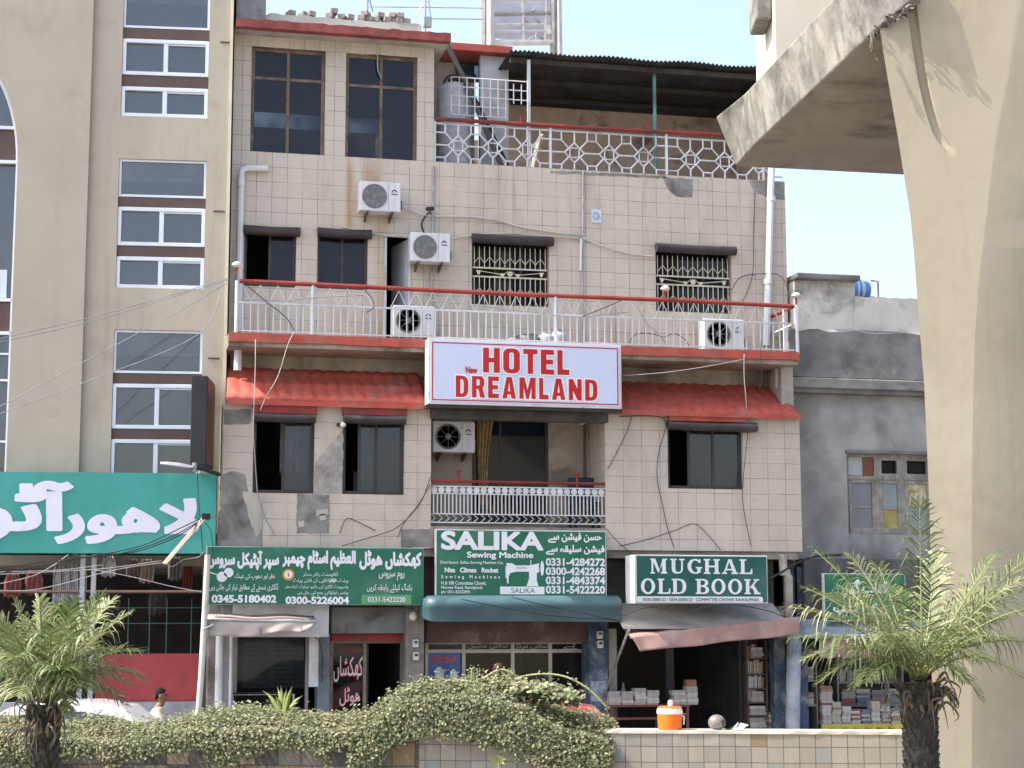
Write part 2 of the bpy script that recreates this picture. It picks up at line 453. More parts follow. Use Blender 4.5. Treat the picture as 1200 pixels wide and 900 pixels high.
def block_word(word, widths, gap, box, y, mat, halo, parent):
    """heavy condensed capitals with a pale halo edge"""
    x = 0; tris = []; cont = []
    for ch, w in zip(word, widths):
        cs = [[(x+p[0]*w, p[1]) for p in c] for c in BLOCK[ch]]
        idx = tessellate_polygon([[Vector((p[0], p[1], 0)) for p in c] for c in cs]); flat = [p for c in cs for p in c]
        tris.append([[flat[i] for i in t] for t in idx]); cont += cs; x += w+gap
    tot = x-gap
    x0, x1, z0, z1 = box; sx = (x1-x0)/tot; sz = z1-z0
    put_flat(tris, box, y, mat, parent)
    mb = MB(); k = 0; hw = .022
    for c in cont:
        P = [(x0+p[0]*sx, z0+p[1]*sz) for p in c]
        for a, b in zip(P, P[1:]+P[:1]):
            dx, dz = b[0]-a[0], b[1]-a[1]; L = math.hypot(dx, dz)
            if L < 1e-4: continue
            ux, uz = dx/L*hw, dz/L*hw; yy = y+.0005+k*.00002; k += 1
            mb.poly([(a[0]-ux+uz, yy, a[1]-uz-ux), (b[0]+ux+uz, yy, b[1]+uz-ux), (b[0]+ux-uz, yy, b[1]+uz+ux), (a[0]-ux-uz, yy, a[1]-uz+ux)])
    mb.obj('letter_edging', halo, parent, merge=False)
def R_(x0, y0, x1, y1): return [(x0,y0),(x1,y0),(x1,y1),(x0,y1)]
_t = .2; _v = .1
def _ser(x0, x1, y): return R_(x0, y, x1, y+.1)
SERIF = {
 'M': (1.25, [R_(.08,.05,.2,.95), R_(.78,.05,1.02,.95), [(.1,1),(.34,1),(.62,.2),(.52,.05)], [(.52,.05),(.6,.22),(.82,1),(.98,1)], _ser(0,.3,0), _ser(.68,1.12,0), _ser(0,.3,.9), _ser(.8,1.12,.9)]),
 'U': (1.05, [R_(.1,.3,.34,.95), R_(.72,.3,.84,.95), [(.1,.32),(.14,.14),(.26,.03),(.46,0),(.66,.03),(.8,.14),(.84,.32),(.72,.32),(.68,.18),(.56,.11),(.44,.12),(.36,.2),(.34,.32)], _ser(0,.44,.9), _ser(.6,.96,.9)]),
 'G': (1.05, [[(.9,.72),(.9,.98),(.82,.98),(.78,.93),(.64,1),(.46,1),(.24,.93),(.06,.7),(.03,.5),(.06,.3),(.24,.07),(.46,0),(.66,0),(.9,.1),(.9,.4),(.68,.4),(.68,.14),(.56,.1),(.42,.16),(.3,.34),(.28,.5),(.3,.68),(.42,.86),(.54,.9),(.7,.84),(.8,.72)], _ser(.58,1.0,.36)]),
 'H': (1.15, [R_(.1,.05,.34,.95), R_(.74,.05,.98,.95), R_(.3,.44,.78,.56), _ser(0,.44,0), _ser(.64,1.08,0), _ser(0,.44,.9), _ser(.64,1.08,.9)]),
 'A': (1.12, [[(.1,.05),(.22,.05),(.5,.8),(.44,1)], [(.44,1),(.64,1),(1.0,.05),(.74,.05)], R_(.28,.24,.76,.35), _ser(0,.34,0), _ser(.62,1.08,0)]),
 'L': (.9, [R_(.1,.05,.34,.95), _ser(0,.46,.9), [(0,0),(.86,0),(.86,.36),(.78,.36),(.72,.12),(.4,.1),(0,.1)]]),
 'O': (1.08, None), 
 'D': (1.05, [R_(.1,.05,.34,.95), [(.0,0),(.5,0),(.78,.06),(.94,.26),(.98,.5),(.94,.74),(.78,.94),(.5,1),(0,1),(0,.9),(.46,.9),(.64,.84),(.72,.68),(.74,.5),(.72,.32),(.64,.16),(.46,.1),(0,.1)]]),
 'B': (1.0, [R_(.1,.05,.34,.95), [(0,0),(.6,0),(.84,.08),(.92,.26),(.86,.44),(.7,.53),(.84,.62),(.87,.76),(.8,.92),(.58,1),(0,1),(0,.9),(.46,.9),(.62,.86),(.65,.75),(.6,.62),(.46,.57),(.34,.57),(.34,.47),(.5,.47),(.64,.42),(.69,.28),(.64,.15),(.5,.1),(0,.1)]]),
 'K': (1.12, [R_(.1,.05,.34,.95), [(.34,.4),(.5,.4),(.9,.92),(.76,.92)], [(.44,.56),(.62,.66),(1.0,.05),(.74,.05)], _ser(0,.44,0), _ser(.64,1.1,0), _ser(0,.44,.9), _ser(.64,1.02,.9)]),
}
def ell(cx, cy, rx, ry, n=28): return [(cx+rx*math.cos(i*2*math.pi/n), cy+ry*math.sin(i*2*math.pi/n)) for i in range(n)]
def serif_word(words, box, y, mat, parent):
    x = 0; tris = []
    for ch in words:
        if ch == ' ': x += .5; continue
        w, ps = SERIF[ch]
        if ps is None: groups = [[ell(x+.5, .5, .48, .52), ell(x+.5, .5, .25, .4)]]
        else: groups = [[[(x+p[0], p[1]) for p in c]] for c in ps]
        for cs in groups:
            idx = tessellate_polygon([[Vector((p[0], p[1], 0)) for p in c] for c in cs]); flat = [p for c in cs for p in c]
            tris.append([[flat[i] for i in t] for t in idx])
        x += w+.06
    put_flat(tris, box, y, mat, parent)
# ================================================================== the setting
YB = 0.9                                     # the upper wall stands this far behind the fronts of the first floor
asph = M('asphalt', (.15, .145, .135), .9, .25, 1.2, .3, 60, dirt=(.2, .18, .15), dirt_amt=.3)
conc = M('pavement_concrete', (.33, .31, .28), .85, .15, 1.5, .2, 40, dirt=(.16, .15, .13))
g = MB(); g.poly([(-900,-900,0),(900,-900,0),(900,900,0),(-900,900,0)])
o = g.obj('ground', M('dusty_ground', (.32, .29, .25), .95, .2, .3, .2, 20)); o['kind'] = 'structure'
g = MB(); g.poly([(-80,-7.5,.004),(80,-7.5,.004),(80,-1.4,.004),(-80,-1.4,.004)])
g.poly([(-80,-26,.004),(80,-26,.004),(80,-11.5,.004),(-80,-11.5,.004)])
o = g.obj('road', asph); o['kind'] = 'structure'
g = MB(); g.box(-40, 40, -1.4, 1.4, 0, .12); o = g.obj('pavement', conc, bevel=.01); o['kind'] = 'structure'
g = MB(); g.box(-60, 60, -1.55, -1.4, 0, .125); o = g.obj('kerb', M('kerb_paint', (.5, .47, .4), .8, .2, 2, dirt=(.1,.1,.09)), bevel=.012); o['kind'] = 'structure'

# ================================================================== the hotel
hotel = thing('hotel_building', 'tiled beige hotel block with red balcony edge and red awnings, widest building in the middle', 'building')
xA0, xA1 = F0.X(259.5, 570), F0.X(938.5, 570)
xB0, xB1 = F0.X(270, 290, YB), F0.X(921.5, 290, YB)
xMid = F0.X(508.5, 120, YB)
zF1 = F0.Z(600, 643.5)
zBal = F0.Z(600, 401, -.1)                   # balcony edge, its top
zTer = F0.Z(690, 200, YB)
zRoof = F0.Z(400, 35, YB-.45)-.046
zAw = F0.Z(600, 482)
c_t1, c_t2, c_mo = (.60, .53, .452), (.557, .488, .41), (.13, .115, .1)
rx = lambda a, b, c, d: F0.rect(a, b, c, d, YB)
q1, q2 = rx(406, 190, 414, 275), rx(424, 192, 447, 230)
tile_up = tile_mat('wall_tile_upper', c_t1, c_t2, c_mo, .245, .245, rust=[(q1[0], q1[1], q1[2], q1[3], .75), (q2[0], q2[1], q2[2], q2[3], .6), (*rx(440, 255, 455, 420), .35)])
tile_lo = tile_mat('wall_tile_lower', c_t1, c_t2, c_mo, .49, .245, offs=0, dirt=.5)
cement = M('bare_cement', (.26, .25, .235), .95, .25, 3, .5, 25, dirt=(.1, .1, .095), dirt_amt=.6, dirt_scale=2.5)
plaster = M('pale_plaster', (.45, .42, .37), .9, .15, 2, .3, 25, dirt=(.2, .19, .17), dirt_amt=.5, streak=.4)
plaster_d = M('stained_plaster', (.34, .3, .25), .92, .2, 1.6, .3, 25, dirt=(.13, .115, .1), dirt_amt=.7, streak=.5)
inner = M('room_wall', (.3, .28, .26), .9, .1)
redp = M('red_paint', (.43, .085, .06), .75, .16, 3, .3, 30, dirt=(.36, .14, .11), dirt_amt=.5, dirt_scale=2.2, streak=.35)
redd = M('red_oxide_paint', (.26, .035, .03), .6, .2, 3, .2, 30, dirt=(.09, .04, .03))
white = M('white_paint', (.62, .64, .68), .5, .08, 4, .1, 30, dirt=(.42, .38, .33), dirt_amt=.3, streak=.3)
pvc = M('white_pipe', (.66, .68, .72), .4, .06, 2, streak=.35, dirt=(.4, .36, .3), dirt_amt=.25)
alu_dark = M('dark_bronze_frame', (.05, .043, .04), .45, .2, 5, metal=.2)
bronze = M('weathered_bronze_frame', (.17, .125, .085), .6, .35, 7, dirt=(.05, .045, .04), metal=.1)
steel = M('galvanised_steel', (.34, .35, .36), .5, .2, 5, metal=.5, dirt=(.16, .13, .1))
black = M('black_rubber', (.025, .025, .027), .7, .2)
glass = glass_mat('window_glass', (.018, .019, .03), .7)
glass_c = glass_mat('clear_glass', (.05, .053, .06), .3, refl=.7, ior=1.75)
hoodm = M('brown_vinyl_hood', (.038, .03, .031), .45, .25, 5, .1, 30, dirt=(.09, .075, .07), dirt_amt=.3)
cream = M('cream_iron', (.6, .56, .42), .5, .12, 6)

# windows, all measured on their wall
W1, W2 = rx(294, 57, 381, 187), rx(405, 64.5, 489, 194)
W3, W4 = rx(286, 268, 347, 336), rx(372, 271, 431, 339)
DR = rx(450, 274, 481, 392)
W5, W6 = rx(553, 279, 643.5, 358), rx(768.5, 290, 857.5, 366)
FW1, FW2, FW3 = F0.rect(296.5, 487, 368.5, 578), F0.rect(401.5, 489, 474, 579.5), F0.rect(782.5, 497, 871, 573)
xr0, xr1 = F0.X(505, 550), F0.X(709.5, 550)
w = MB().wall(xB0, xB1, zBal-.15, zTer, [W3, W4, (DR[0], DR[1], zBal, DR[3]), W5, W6], YB, YB+.22)
w.obj('upper_wall', tile_up, hotel)
w = MB().wall(xB0, xMid, zTer, zRoof, [W1, W2], YB, YB+.22); w.box(xMid-.2, xMid, YB+.22, 6, zTer, zRoof-.02)
w.obj('roof_room_wall', tile_up, hotel)
w = MB().wall(xA0, xr0, zF1, zAw, [FW1, FW2], 0, .22); w.box(xr0-.2, xr0, .22, YB, zF1, zAw)
w.obj('bay_wall', tile_lo, hotel)
w = MB().wall(xr1, xA1, zF1, zAw, [FW3], 0, .22); w.box(xr1, xr1+.2, .22, YB, zF1, zAw)
w.obj('bay_wall', tile_mat('wall_tile_bay', c_t1, c_t2, c_mo, .30, .245, offs=0, dirt=.45), hotel)
# tiled piers run on up over the awning fascia
w = MB()
for a, b, c, d in ((371, 477, 400.5, 500), (475.5, 477.5, 504, 500)):
    q = F0.rect(a, c and b, c, d); w.box(q[0], q[1], -.145, .0, q[2]-.0, q[3]) if False else w.box(q[0], q[1], -.012, .1, zAw-.02, q[3]+.02)
w.obj('bay_pier', tile_lo, hotel)
# recessed middle of the first floor
xc0, xc1, zc0, zc1 = F0.rect(553, 490, 643, 572, YB)
zRec = F0.Z(605, 618)
w = MB().wall(xr0-.3, xr1+.3, zF1, zBal-.1, [(xc0, xc1, zRec+.1, zc1)], YB, YB+.2)
w.obj('recess_wall', M('recess_plaster', (.38, .33, .27), .9, .18, 1.5, .2, 20, dirt=(.2, .165, .13), dirt_amt=.5, streak=.3), hotel)
w = MB().box(xr0, xr1, -.02, YB, zF1, zRec); w.obj('recess_floor', plaster_d, hotel)
w = MB().box(xr0-.02, xr1+.02, -.12, .12, F0.Z(600, 492, -.1), F0.Z(600, 476, -.1)); w.obj('recess_lintel', M('recess_beam_dark', (.09, .08, .075), .9, .3, 4), hotel)  # very dark beam across the top of the recess
# beam above the awnings
w = MB().box(xA0+.15, xA1-.1, YB-.12, YB+.1, F0.Z(600, 446, YB), zBal-.17); w.obj('beam', plaster_d, hotel)
# floors, sides, back: a real shell so that the rooms are dark by themselves
w = MB()
w.box(xA0, xA0+.2, .22, YB+.3, zF1, zAw-.02); w.box(xB0, xB0+.2, YB+.22, 6, zF1, zRoof-.02)
w.obj('side_wall', plaster, hotel)
w = MB(); w.box(xA1-.2, xA1, .22, YB+.22, zF1, zBal-.1); w.box(xB1-.2, xB1, YB+.22, 6, 0, zTer-.02)
w.obj('side_wall', plaster, hotel)
w = MB().box(xB0, xB1, 6, 6.2, 0, zRoof-.02); w.obj('back_wall', inner, hotel)
w = MB(); w.box(xA0+.05, xA1-.05, .05, 6, zF1-.12, zF1-.002); w.box(xB0+.2, xB1-.2, YB+.22, 6, zBal-.16, zBal-.01); w.box(xB0+.2, xB1-.2, YB+.23, 6, zTer-.2, zTer-.03)
w.obj('floor_slab', plaster_d, hotel)
w = MB()
for x, z0, z1 in ((F0.X(389, 300, YB), zBal, zTer-.2), (F0.X(520, 300, YB), zBal, zTer-.2), (F0.X(700, 300, YB), zBal, zTer-.2), (F0.X(490, 530), zF1, zBal-.2), (F0.X(720, 530), zF1, zBal-.2), (F0.X(385, 530), zF1, zBal-.2)):
    MB().box(x-.06, x+.06, YB+.23, 6, z0, z1).obj('partition', inner, hotel)

def window(q, y, mats, parent, fw=.05, muls=(), trans=None, pane=glass, panes=((0, 1),), name='window'):
    x0, x1, z0, z1 = q
    f = MB().ring(x0+.004, x1-.004, z0+.004, z1-.004, fw, y, y+.05)
    for k in muls: f.box(x0+(x1-x0)*k-fw*.45, x0+(x1-x0)*k+fw*.45, y+.004, y+.046, z0+fw, z1-fw)
    if trans: f.box(x0+fw, x1-fw, y+.007, y+.043, z0+(z1-z0)*trans-fw*.45, z0+(z1-z0)*trans+fw*.45)
    o = f.obj(name, mats, parent, bevel=.004)
    for a, b in panes: MB().box(x0+(x1-x0)*a+(fw*.5 if a == 0 else 0), x0+(x1-x0)*b-fw*.5, y+.022, y+.028, z0+fw*.5, z1-fw*.5).obj('pane', pane, o)
    return o
def hood(q, y, parent, out=.14, drop=.135, ext=.05):
    x0, x1, z1 = q[0]-ext*.2, q[1]+ext, q[3]
    rr_ = (drop+.02)/2; zc_ = z1+.03-rr_; prof = [(y-.003, z1+.03)]+[(y-out+rr_-rr_*math.sin(a), zc_+rr_*math.cos(a)) for a in [math.pi*1.15*k/9 for k in range(10)]]+[(y-.003, z1-.05)]
    MB().loft([[(x0, a, b) for a, b in prof], [((x0+x1)/2, a, b-.012) for a, b in prof], [(x1, a, b) for a, b in prof]]).obj('window_hood', hoodm, parent, smooth=True)
curt = M('patterned_curtain', (.38, .27, .13), .85, .3, 9, dirt=(.2, .07, .03), dirt_amt=.5, dirt_scale=3)
curt2 = M('pale_curtain', (.34, .34, .36), .9, .2, 4)
def curtain(x0, x1, z0, z1, y, mat, parent, taper=0.0, waves=5, name='curtain'):
    mb = MB(); n = waves*8; rings = []
    for k in range(13):
        t = k/12; ring = []
        pin = 1-taper*math.sin(min(1, t*1.15)*math.pi/1.6)
        for i in range(n+1):
            u = i/n
            ring.append((x0+(x1-x0)*u*pin+taper*.3*(x1-x0)*t, y+.03*math.sin(u*waves*2*math.pi)*(1-.2*t), z1+(z0-z1)*t))
        rings.append(ring)
    mb.loft(rings, caps=False, closed=False)
    o = mb.obj(name, mat, parent, smooth='all')
    s = o.modifiers.new('thick', 'SOLIDIFY'); s.thickness = .004
    return o
window(W1, YB+.06, bronze, hotel, .055, (.5,), .73)
window(W2, YB+.06, bronze, hotel, .055, (.5,), .72)
a = window(W3, YB+.07, alu_dark, hotel, .045, (.5,), panes=((.5, 1),)); hood(W3, YB, a)
a = window(W4, YB+.07, alu_dark, hotel, .045, (.5,)); hood(W4, YB, a)
for W_ in (W5, W6):
    a = window(W_, YB+.14, alu_dark, hotel, .045, (.33, .66), pane=glass); hood(W_, YB, a, .16)
    x0, x1, z0, z1 = W_; n = 14; gr = MB(); y = YB+.05; hh = z1-z0; zm0, zm1 = z0+hh*.42, z0+hh*.55
    st = (x1-x0-.1)/n
    for i in range(n+1):
        x = x0+.05+i*st
        gr.box(x-.006, x+.006, y, y+.012, z0+.02, zm0); gr.box(x-.006, x+.006, y, y+.012, zm1, z1-.15)
    for z in (zm0, zm1): gr.box(x0+.02, x1-.02, y-.006, y+.018, z-.012, z+.012)
    for i in range(0, n, 2):
        x = x0+.05+i*st
        for s1, zz in ((1, z1-.42), (1, z0+.18)):
            gr.tube([(x, y, zz), (x+st, y-.008, zz+.1*s1), (x+2*st, y, zz)], .008, 4)
    gr.tube([(x0+.08, y, zm0+.1), ((x0+x1)/2-.1, y, zm0+.04), ((x0+x1)/2-.04, y, zm0+.1)], .007, 4)
    gr.tube([(x1-.08, y, zm0+.1), ((x0+x1)/2+.1, y, zm0+.04), ((x0+x1)/2+.04, y, zm0+.1)], .007, 4)
    gr.lathe([(.03, -.006), (.045, -.006), (.045, .006), (.03, .006)], ((x0+x1)/2, y, zm0+.06), 12, 'y')
    for xx, zz in ((x0+.12, zm0+.1), ((x0+x1)/2-.13, zm0+.06), ((x0+x1)/2+.13, zm0+.06), (x1-.12, zm0+.1)):
        gr.prism([(xx-.04, y-.012, zz), (xx+.04, y-.012, zz), (xx+.012, y-.012, zz-.07), (xx-.012, y-.012, zz-.07)], (0, .02, 0))
    gr.obj('window_grille', cream, a)
a = window(FW1, .08, alu_dark, hotel, .05, (.5,), pane=glass_c, panes=((.5, 1),)); hood((FW1[0], FW1[1], 0, FW1[3]), 0, a, .17, .125, .0)
curtain(FW1[0]+.45, FW1[1]-.05, FW1[2]+.35, FW1[3], .5, curt2, a, 0, 4)
a = window(FW2, .08, alu_dark, hotel, .05, (.28, .55), pane=glass_c, panes=((.28, 1),)); hood((FW2[0], FW2[1], 0, FW2[3]), 0, a, .17, .125, .0)
curtain(FW2[0]+.3, FW2[0]+.62, FW2[2]+.25, FW2[3], .45, curt2, a, .1, 3)
MB().box(FW2[0]+.25, FW2[1]-.1, .6, .63, FW2[2]+.03, FW2[2]+.4).obj('room_table', M('dim_furniture', (.12, .11, .11), .6), a, bevel=.01)
a = window(FW3, .08, alu_dark, hotel, .05, (.3, .62), pane=glass_c, panes=((.3, 1),)); hood((FW3[0]+.02, FW3[1], 0, FW3[3]+.0), 0, a, .17, .13, .2)
curtain(FW3[0]+.75, FW3[1]-.06, FW3[2]+.1, FW3[3], .4, M('green_grey_curtain', (.1, .14, .15), .9, .2), a, 0, 3)
a = window((xc0, xc1, zRec+.1, zc1), YB+.07, alu_dark, hotel, .04, (.38,), pane=glass_mat('recess_glass', (.02, .03, .045), .55))
curtain(xc0+.08, xc0+.36, zRec+.35, zc1-.03, YB+.03, curt, a, .45, 4)
# balcony door, standing open
dm = M('painted_door_white', (.55, .57, .6), .5, .1, dirt=(.35, .32, .28), dirt_amt=.3)
d = MB(); d.ring(DR[0]+.003, DR[1]-.003, zBal+.003, DR[3]-.003, .035, YB-.02, YB+.1)
d = d.obj('balcony_door_frame', dm, hotel)
x0 = DR[1]-.04; MB().prism([(x0, YB+.05, zBal+.03), (x0-.16, YB+.7, zBal+.03), (x0-.12, YB+.71, zBal+.03), (x0+.0, YB+.09, zBal+.03)], (0, 0, DR[3]-zBal-.1)).obj('door_leaf', dm, d)

# balcony slab with red edge
xS0, xS1 = F0.X(268, 393, -.12), F0.X(936, 412, -.12)
MB().box(xS0, xS1, -.08, YB, zBal-.2, zBal-.006).obj('balcony_slab', plaster_d, hotel)
n = 60; rings = []
for k in range(n+1):
    x = xS0+(xS1-xS0)*k/n; j = random.uniform(-.008, .008)
    rings.append([(x, -.13, zBal-.135+j), (x, -.13, zBal+random.uniform(-.006, .006)), (x, -.03, zBal+.005), (x, -.08, zBal-.14+j)])
MB().loft(rings).obj('balcony_edge', redp, hotel)
# railing of the long balcony
rail = MB().tube([F0.hit(282, 326, -.06), F0.hit(450, 335, -.06), F0.hit(650, 347, -.06), F0.hit(936, 362, -.06)], .034, 8)
zm = zBal+.47; zt = F0.Z(600, 344, -.06)
rail = MB()
rail.tube([(xS0+.15, -.06, zt+.02), (xS0+2.5, -.06, zt+.005), (0, -.06, zt-.01), (xS1-2, -.06, zt+.0), (xS1-.05, -.06, zt-.02)], .035, 8)
rail.tube([(xS1-.05, -.06, zt-.02), (xS1-.05, YB, zt-.02)], .03, 8)
brl = rail.obj('balcony_railing', redd, hotel, smooth=True)
m = MB(); m.box(xS0+.1, xS1-.05, -.075, -.045, zm-.012, zm+.012); m.box(xS0+.1, xS1-.05, -.07, -.05, zBal+.03, zBal+.05); m.box(xS1-.065, xS1-.035, -.05, YB, zm-.012, zm+.012)
m.obj('mid_rail', white, brl)
z = MB(); n = 33; xs = [xS0+.2+(xS1-xS0-.35)*i/(2*n) for i in range(2*n+1)]
for i in range(2*n):
    if 14 < i < 17: continue
    z.tube([(xs[i], -.06, zm if i % 2 else zt-.03), (xs[i+1], -.06, zt-.03 if i % 2 else zm)], .0065, 4)
z.obj('zigzag_band', white, brl)
nb = 78; proto = MB().box(-.0075, .0075, -.0075, .0075, 0, zm-zBal).obj('baluster', white, brl)
for i in range(nb):
    c = proto if i == 0 else proto.copy()
    if i: COL.objects.link(c); c.parent = brl
    c.location = (xS0+.22+(xS1-xS0-.4)*i/(nb-1)+random.uniform(-.008, .008), -.06, zBal)
    c.rotation_euler = (random.uniform(-.02, .02), random.uniform(-.02, .02), 0)
for px in (277, 366, 651, 934):
    x = F0.X(px, 380, -.06); MB().tube([(x, -.06, zBal-.02), (x, -.06, zt+(.0 if px > 277 else .02))], .03, 8).obj('post', white, brl, smooth=True)
x = xS1-.06; MB().box(x-.02, x+.02, .3, .34, zBal, zt).obj('post', white, brl)

# red awnings over the first floor
def awning(px0, px1, wavy, name='awning'):
    x0 = F0.X(px0, 478, -.1); x1 = F0.X(px1, 485, -.1)
    zt_, zb = F0.Z(600, 439.5, YB), F0.Z(600, 478.5, -.12)
    n = int((x1-x0)/.03); rings = []; xl = F0.X(px0+1, 435, YB) if wavy else x0
    rows = 3
    for r in range(rows*6+1):
        t = r/(rows*6); y = YB-.02+(-.13-YB+.02)*t; z = zt_+(zb-zt_)*t
        step = (r % 6)/6*.06 if wavy else .0
        ring = []
        for i in range(n+1):
            x = x0+(xl-x0)*(1-t)*(1-i/n)+(x1-x0)*i/n
            ph = (x/.19) % 1
            h = (.027*abs(math.sin(math.pi*ph))**.8 if wavy else .012*math.sin(x*33+math.sin(t*9)*1.2)+.01*math.sin(t*40+x*7))
            zz = z+h+step+(random.uniform(-.006, .006))
            ring.append((x, y-.02*step, zz))
        rings.append(ring)
    o = MB().loft(rings, caps=False, closed=False).obj(name, redp, hotel, smooth=wavy and 'all' or True)
    s = o.modifiers.new('thick', 'SOLIDIFY'); s.thickness = .015
    f = MB()
    xs = [x0+(x1-x0)*i/20 for i in range(21)]
    f.loft([[(x, -.15, zb-.055+random.uniform(-.004, .004)), (x, -.15, zb+.02), (x, -.10, zb+.02), (x, -.10, zb-.05)] for x in xs])
    f.obj('awning_edge', redp, o)
    return o, zb
a1, zb = awning(265, 501, True)
a2, _ = awning(727, 938, False)
m = MB()
for q in (FW1, FW2): m.box(q[0]-.02, q[1]+.02, -.12, -.02, q[3]+.02, zb-.05)
m.obj('awning_fascia', redd, a1)
MB().box(FW3[0], FW3[1]+.0, -.12, -.02, FW3[3]+.03, zb-.05).obj('awning_fascia', redp, a2)
# end of the right awning: a broken red cheek
MB().prism([(xA1-.05, -.13, zb-.03), (xA1-.05, YB-.1, zb+.5), (xA1-.05, YB-.1, zb-.03)], (.05, 0, 0)).obj('awning_cheek', redp, a2)

# bare patches where tiles fell away
def patch(pts, y, mat=cement, name='bare_patch', fr=F0, parent=hotel, th=.006):
    P = []
    for i, (a, b) in enumerate(pts):
        c, d = pts[(i+1) % len(pts)]
        L = math.hypot(c-a, d-b); n = max(1, int(L/5))
        for k in range(n):
            t = k/n; jx, jy = (random.uniform(-.9, .9), random.uniform(-.9, .9)) if k else (0, 0)
            P.append(fr.hit(a+(c-a)*t+jx, b+(d-b)*t+jy, y))
    return MB().prism([(p.x, y-th, p.z) for p in P], (0, th+.004, 0)).obj(name, mat, parent)
patch([(776, 208), (812, 210), (811, 231), (793, 230), (783, 222)], YB)
patch([(878, 212), (919, 213), (919.5, 234), (898, 232), (885, 224)], YB)
patch([(645, 200), (780, 206), (780, 209), (645, 203)], YB)
patch([(348.5, 578.5), (386, 580), (385.5, 625), (347.5, 625)], 0)
patch([(470, 620), (504, 620), (504, 641), (470, 641)], 0)
patch([(258, 556), (274, 552), (287, 556), (291, 578), (308, 580), (306, 600), (308, 641), (255, 641)], 0)
patch([(262, 480), (294, 480), (293, 497), (262, 497)], 0)
patch([(370, 540), (402, 503), (401, 578), (368, 578)], 0, M('light_cement', (.36, .34, .31), .95, .25, 4, .4, 25, dirt=(.09, .09, .085), dirt_amt=.5, dirt_scale=2))
patch([(284, 576), (308, 580), (307, 620), (300, 632), (290, 600)], 0, plaster, th=.009)
for a, b in ((373, 601), (377, 606), (380, 600), (352, 614)): patch([(a-3, b-3), (a+4, b-4), (a+5, b+3), (a-2, b+4)], 0, plaster, th=.012)
# little blue tile panel
q = F0.rect(693, 245.5, 704.5, 261, YB); t = MB().box(q[0], q[1], YB-.012, YB-.001, q[2], q[3]).obj('tile_plaque', M('plaque_white', (.6, .66, .74), .3), hotel)
m = MB(); cx, cz = (q[0]+q[1])/2, (q[2]+q[3])/2; by = YB-.016
for dx in (-.045, .01, .04): m.box(cx+dx-.004, cx+dx+.004, by, by+.004, cz-.04, cz+.05)
m.tube([(cx-.06, by, cz-.02), (cx-.03, by, cz-.06), (cx+.03, by, cz-.05), (cx+.05, by, cz)], .005, 4)
m.tube([(cx-.05, by, cz+.02), (cx-.02, by, cz+.065), (cx+.02, by, cz+.05)], .005, 4)
m.obj('plaque_pattern', M('plaque_blue', (.12, .22, .45), .3), t)

# roof of the left block
xr_0, xr_1 = F0.X(277, 32, YB-.45), F0.X(528.5, 46, YB-.45)
zr = F0.Z(400, 35, YB-.45)
rings = []
for k in range(41):
    x = xr_0+(xr_1-xr_0)*k/40; j = random.uniform(-.012, .012)
    rings.append([(x, YB-.45, zr-.06+j*.6), (x, YB-.45, zr+.075+j), (x, YB-.3, zr+.09), (x, YB-.3, zr-.06)])
MB().box(xr_0, xr_1, YB-.31, YB+4.2, zr-.045, zr+.08).obj('roof_slab', plaster, hotel)
MB().loft(rings).obj('roof_edge', M('faded_red_edge', (.27, .07, .06), .8, .3, 4, .4, 30, dirt=(.08, .06, .055), dirt_amt=.5), hotel)
xp0, xp1 = F0.X(296, 30, YB+.7), F0.X(494, 35, YB+.7)
ztp = F0.Z(400, 21.5, YB+.7)
rings = []
for k in range(31):
    x = xp0+(xp1-xp0)*k/30; zz = ztp+random.uniform(-.02, .015)-(.05 if k < 3 else 0)
    rings.append([(x, YB+.7, zr+.07), (x, YB+.7, zz), (x, YB+.9, zz), (x, YB+.9, zr+.07)])
MB().loft(rings).obj('parapet', M('parapet_plaster', (.5, .47, .43), .92, .15, 2, .4, 20, dirt=(.28, .25, .22), dirt_amt=.5), hotel)
q = F0.rect(277.5, -30, 312, 24, YB+.6); MB().box(q[0], q[1], YB+.6, YB+2.5, zr+.07, q[3]).obj('stair_tower', M('grey_render', (.36, .36, .36), .92, .2, 2, .3, 20, dirt=(.1, .1, .1), dirt_amt=.5, streak=.6), hotel)

# ------------------------------------------------------------------ roof terrace
zR0 = F0.Z(700, 206, YB); zR1 = F0.Z(700, 154, YB)
xT0, xT1 = xMid+.02, xB1-.03
MB().box(xMid, xB1, YB+.02, YB+.24, zTer-.01, zTer+.012).obj('terrace_sill', plaster_d, hotel)
tr = MB().tube([(xT0, YB+.03, F0.Z(515, 139, YB)), ((xT0+xT1)/2, YB+.03, F0.Z(705, 149.5, YB)-.01), (xT1, YB+.03, F0.Z(900, 160, YB))], .035, 8).obj('terrace_railing', redd, hotel, smooth=True)
bar = MB()
def bb(p, q, y=YB+.05, r=.014): bar.tube([(p[0], y, p[1]), (q[0], y, q[1])], r, 4)
zL, zH = F0.Z(700, 205.5, YB+.05), F0.Z(700, 156, YB+.05); hh = zH-zL; zc = (zL+zH)/2; m_ = .545
bb((xT0, zL), (xT1, zL), r=.017); bb((xT0, zH), (xT1, zH), r=.017)
posts_ = [F0.X(px, 180, YB) for px in (509.5, 646, 782.5)]+[xT1]
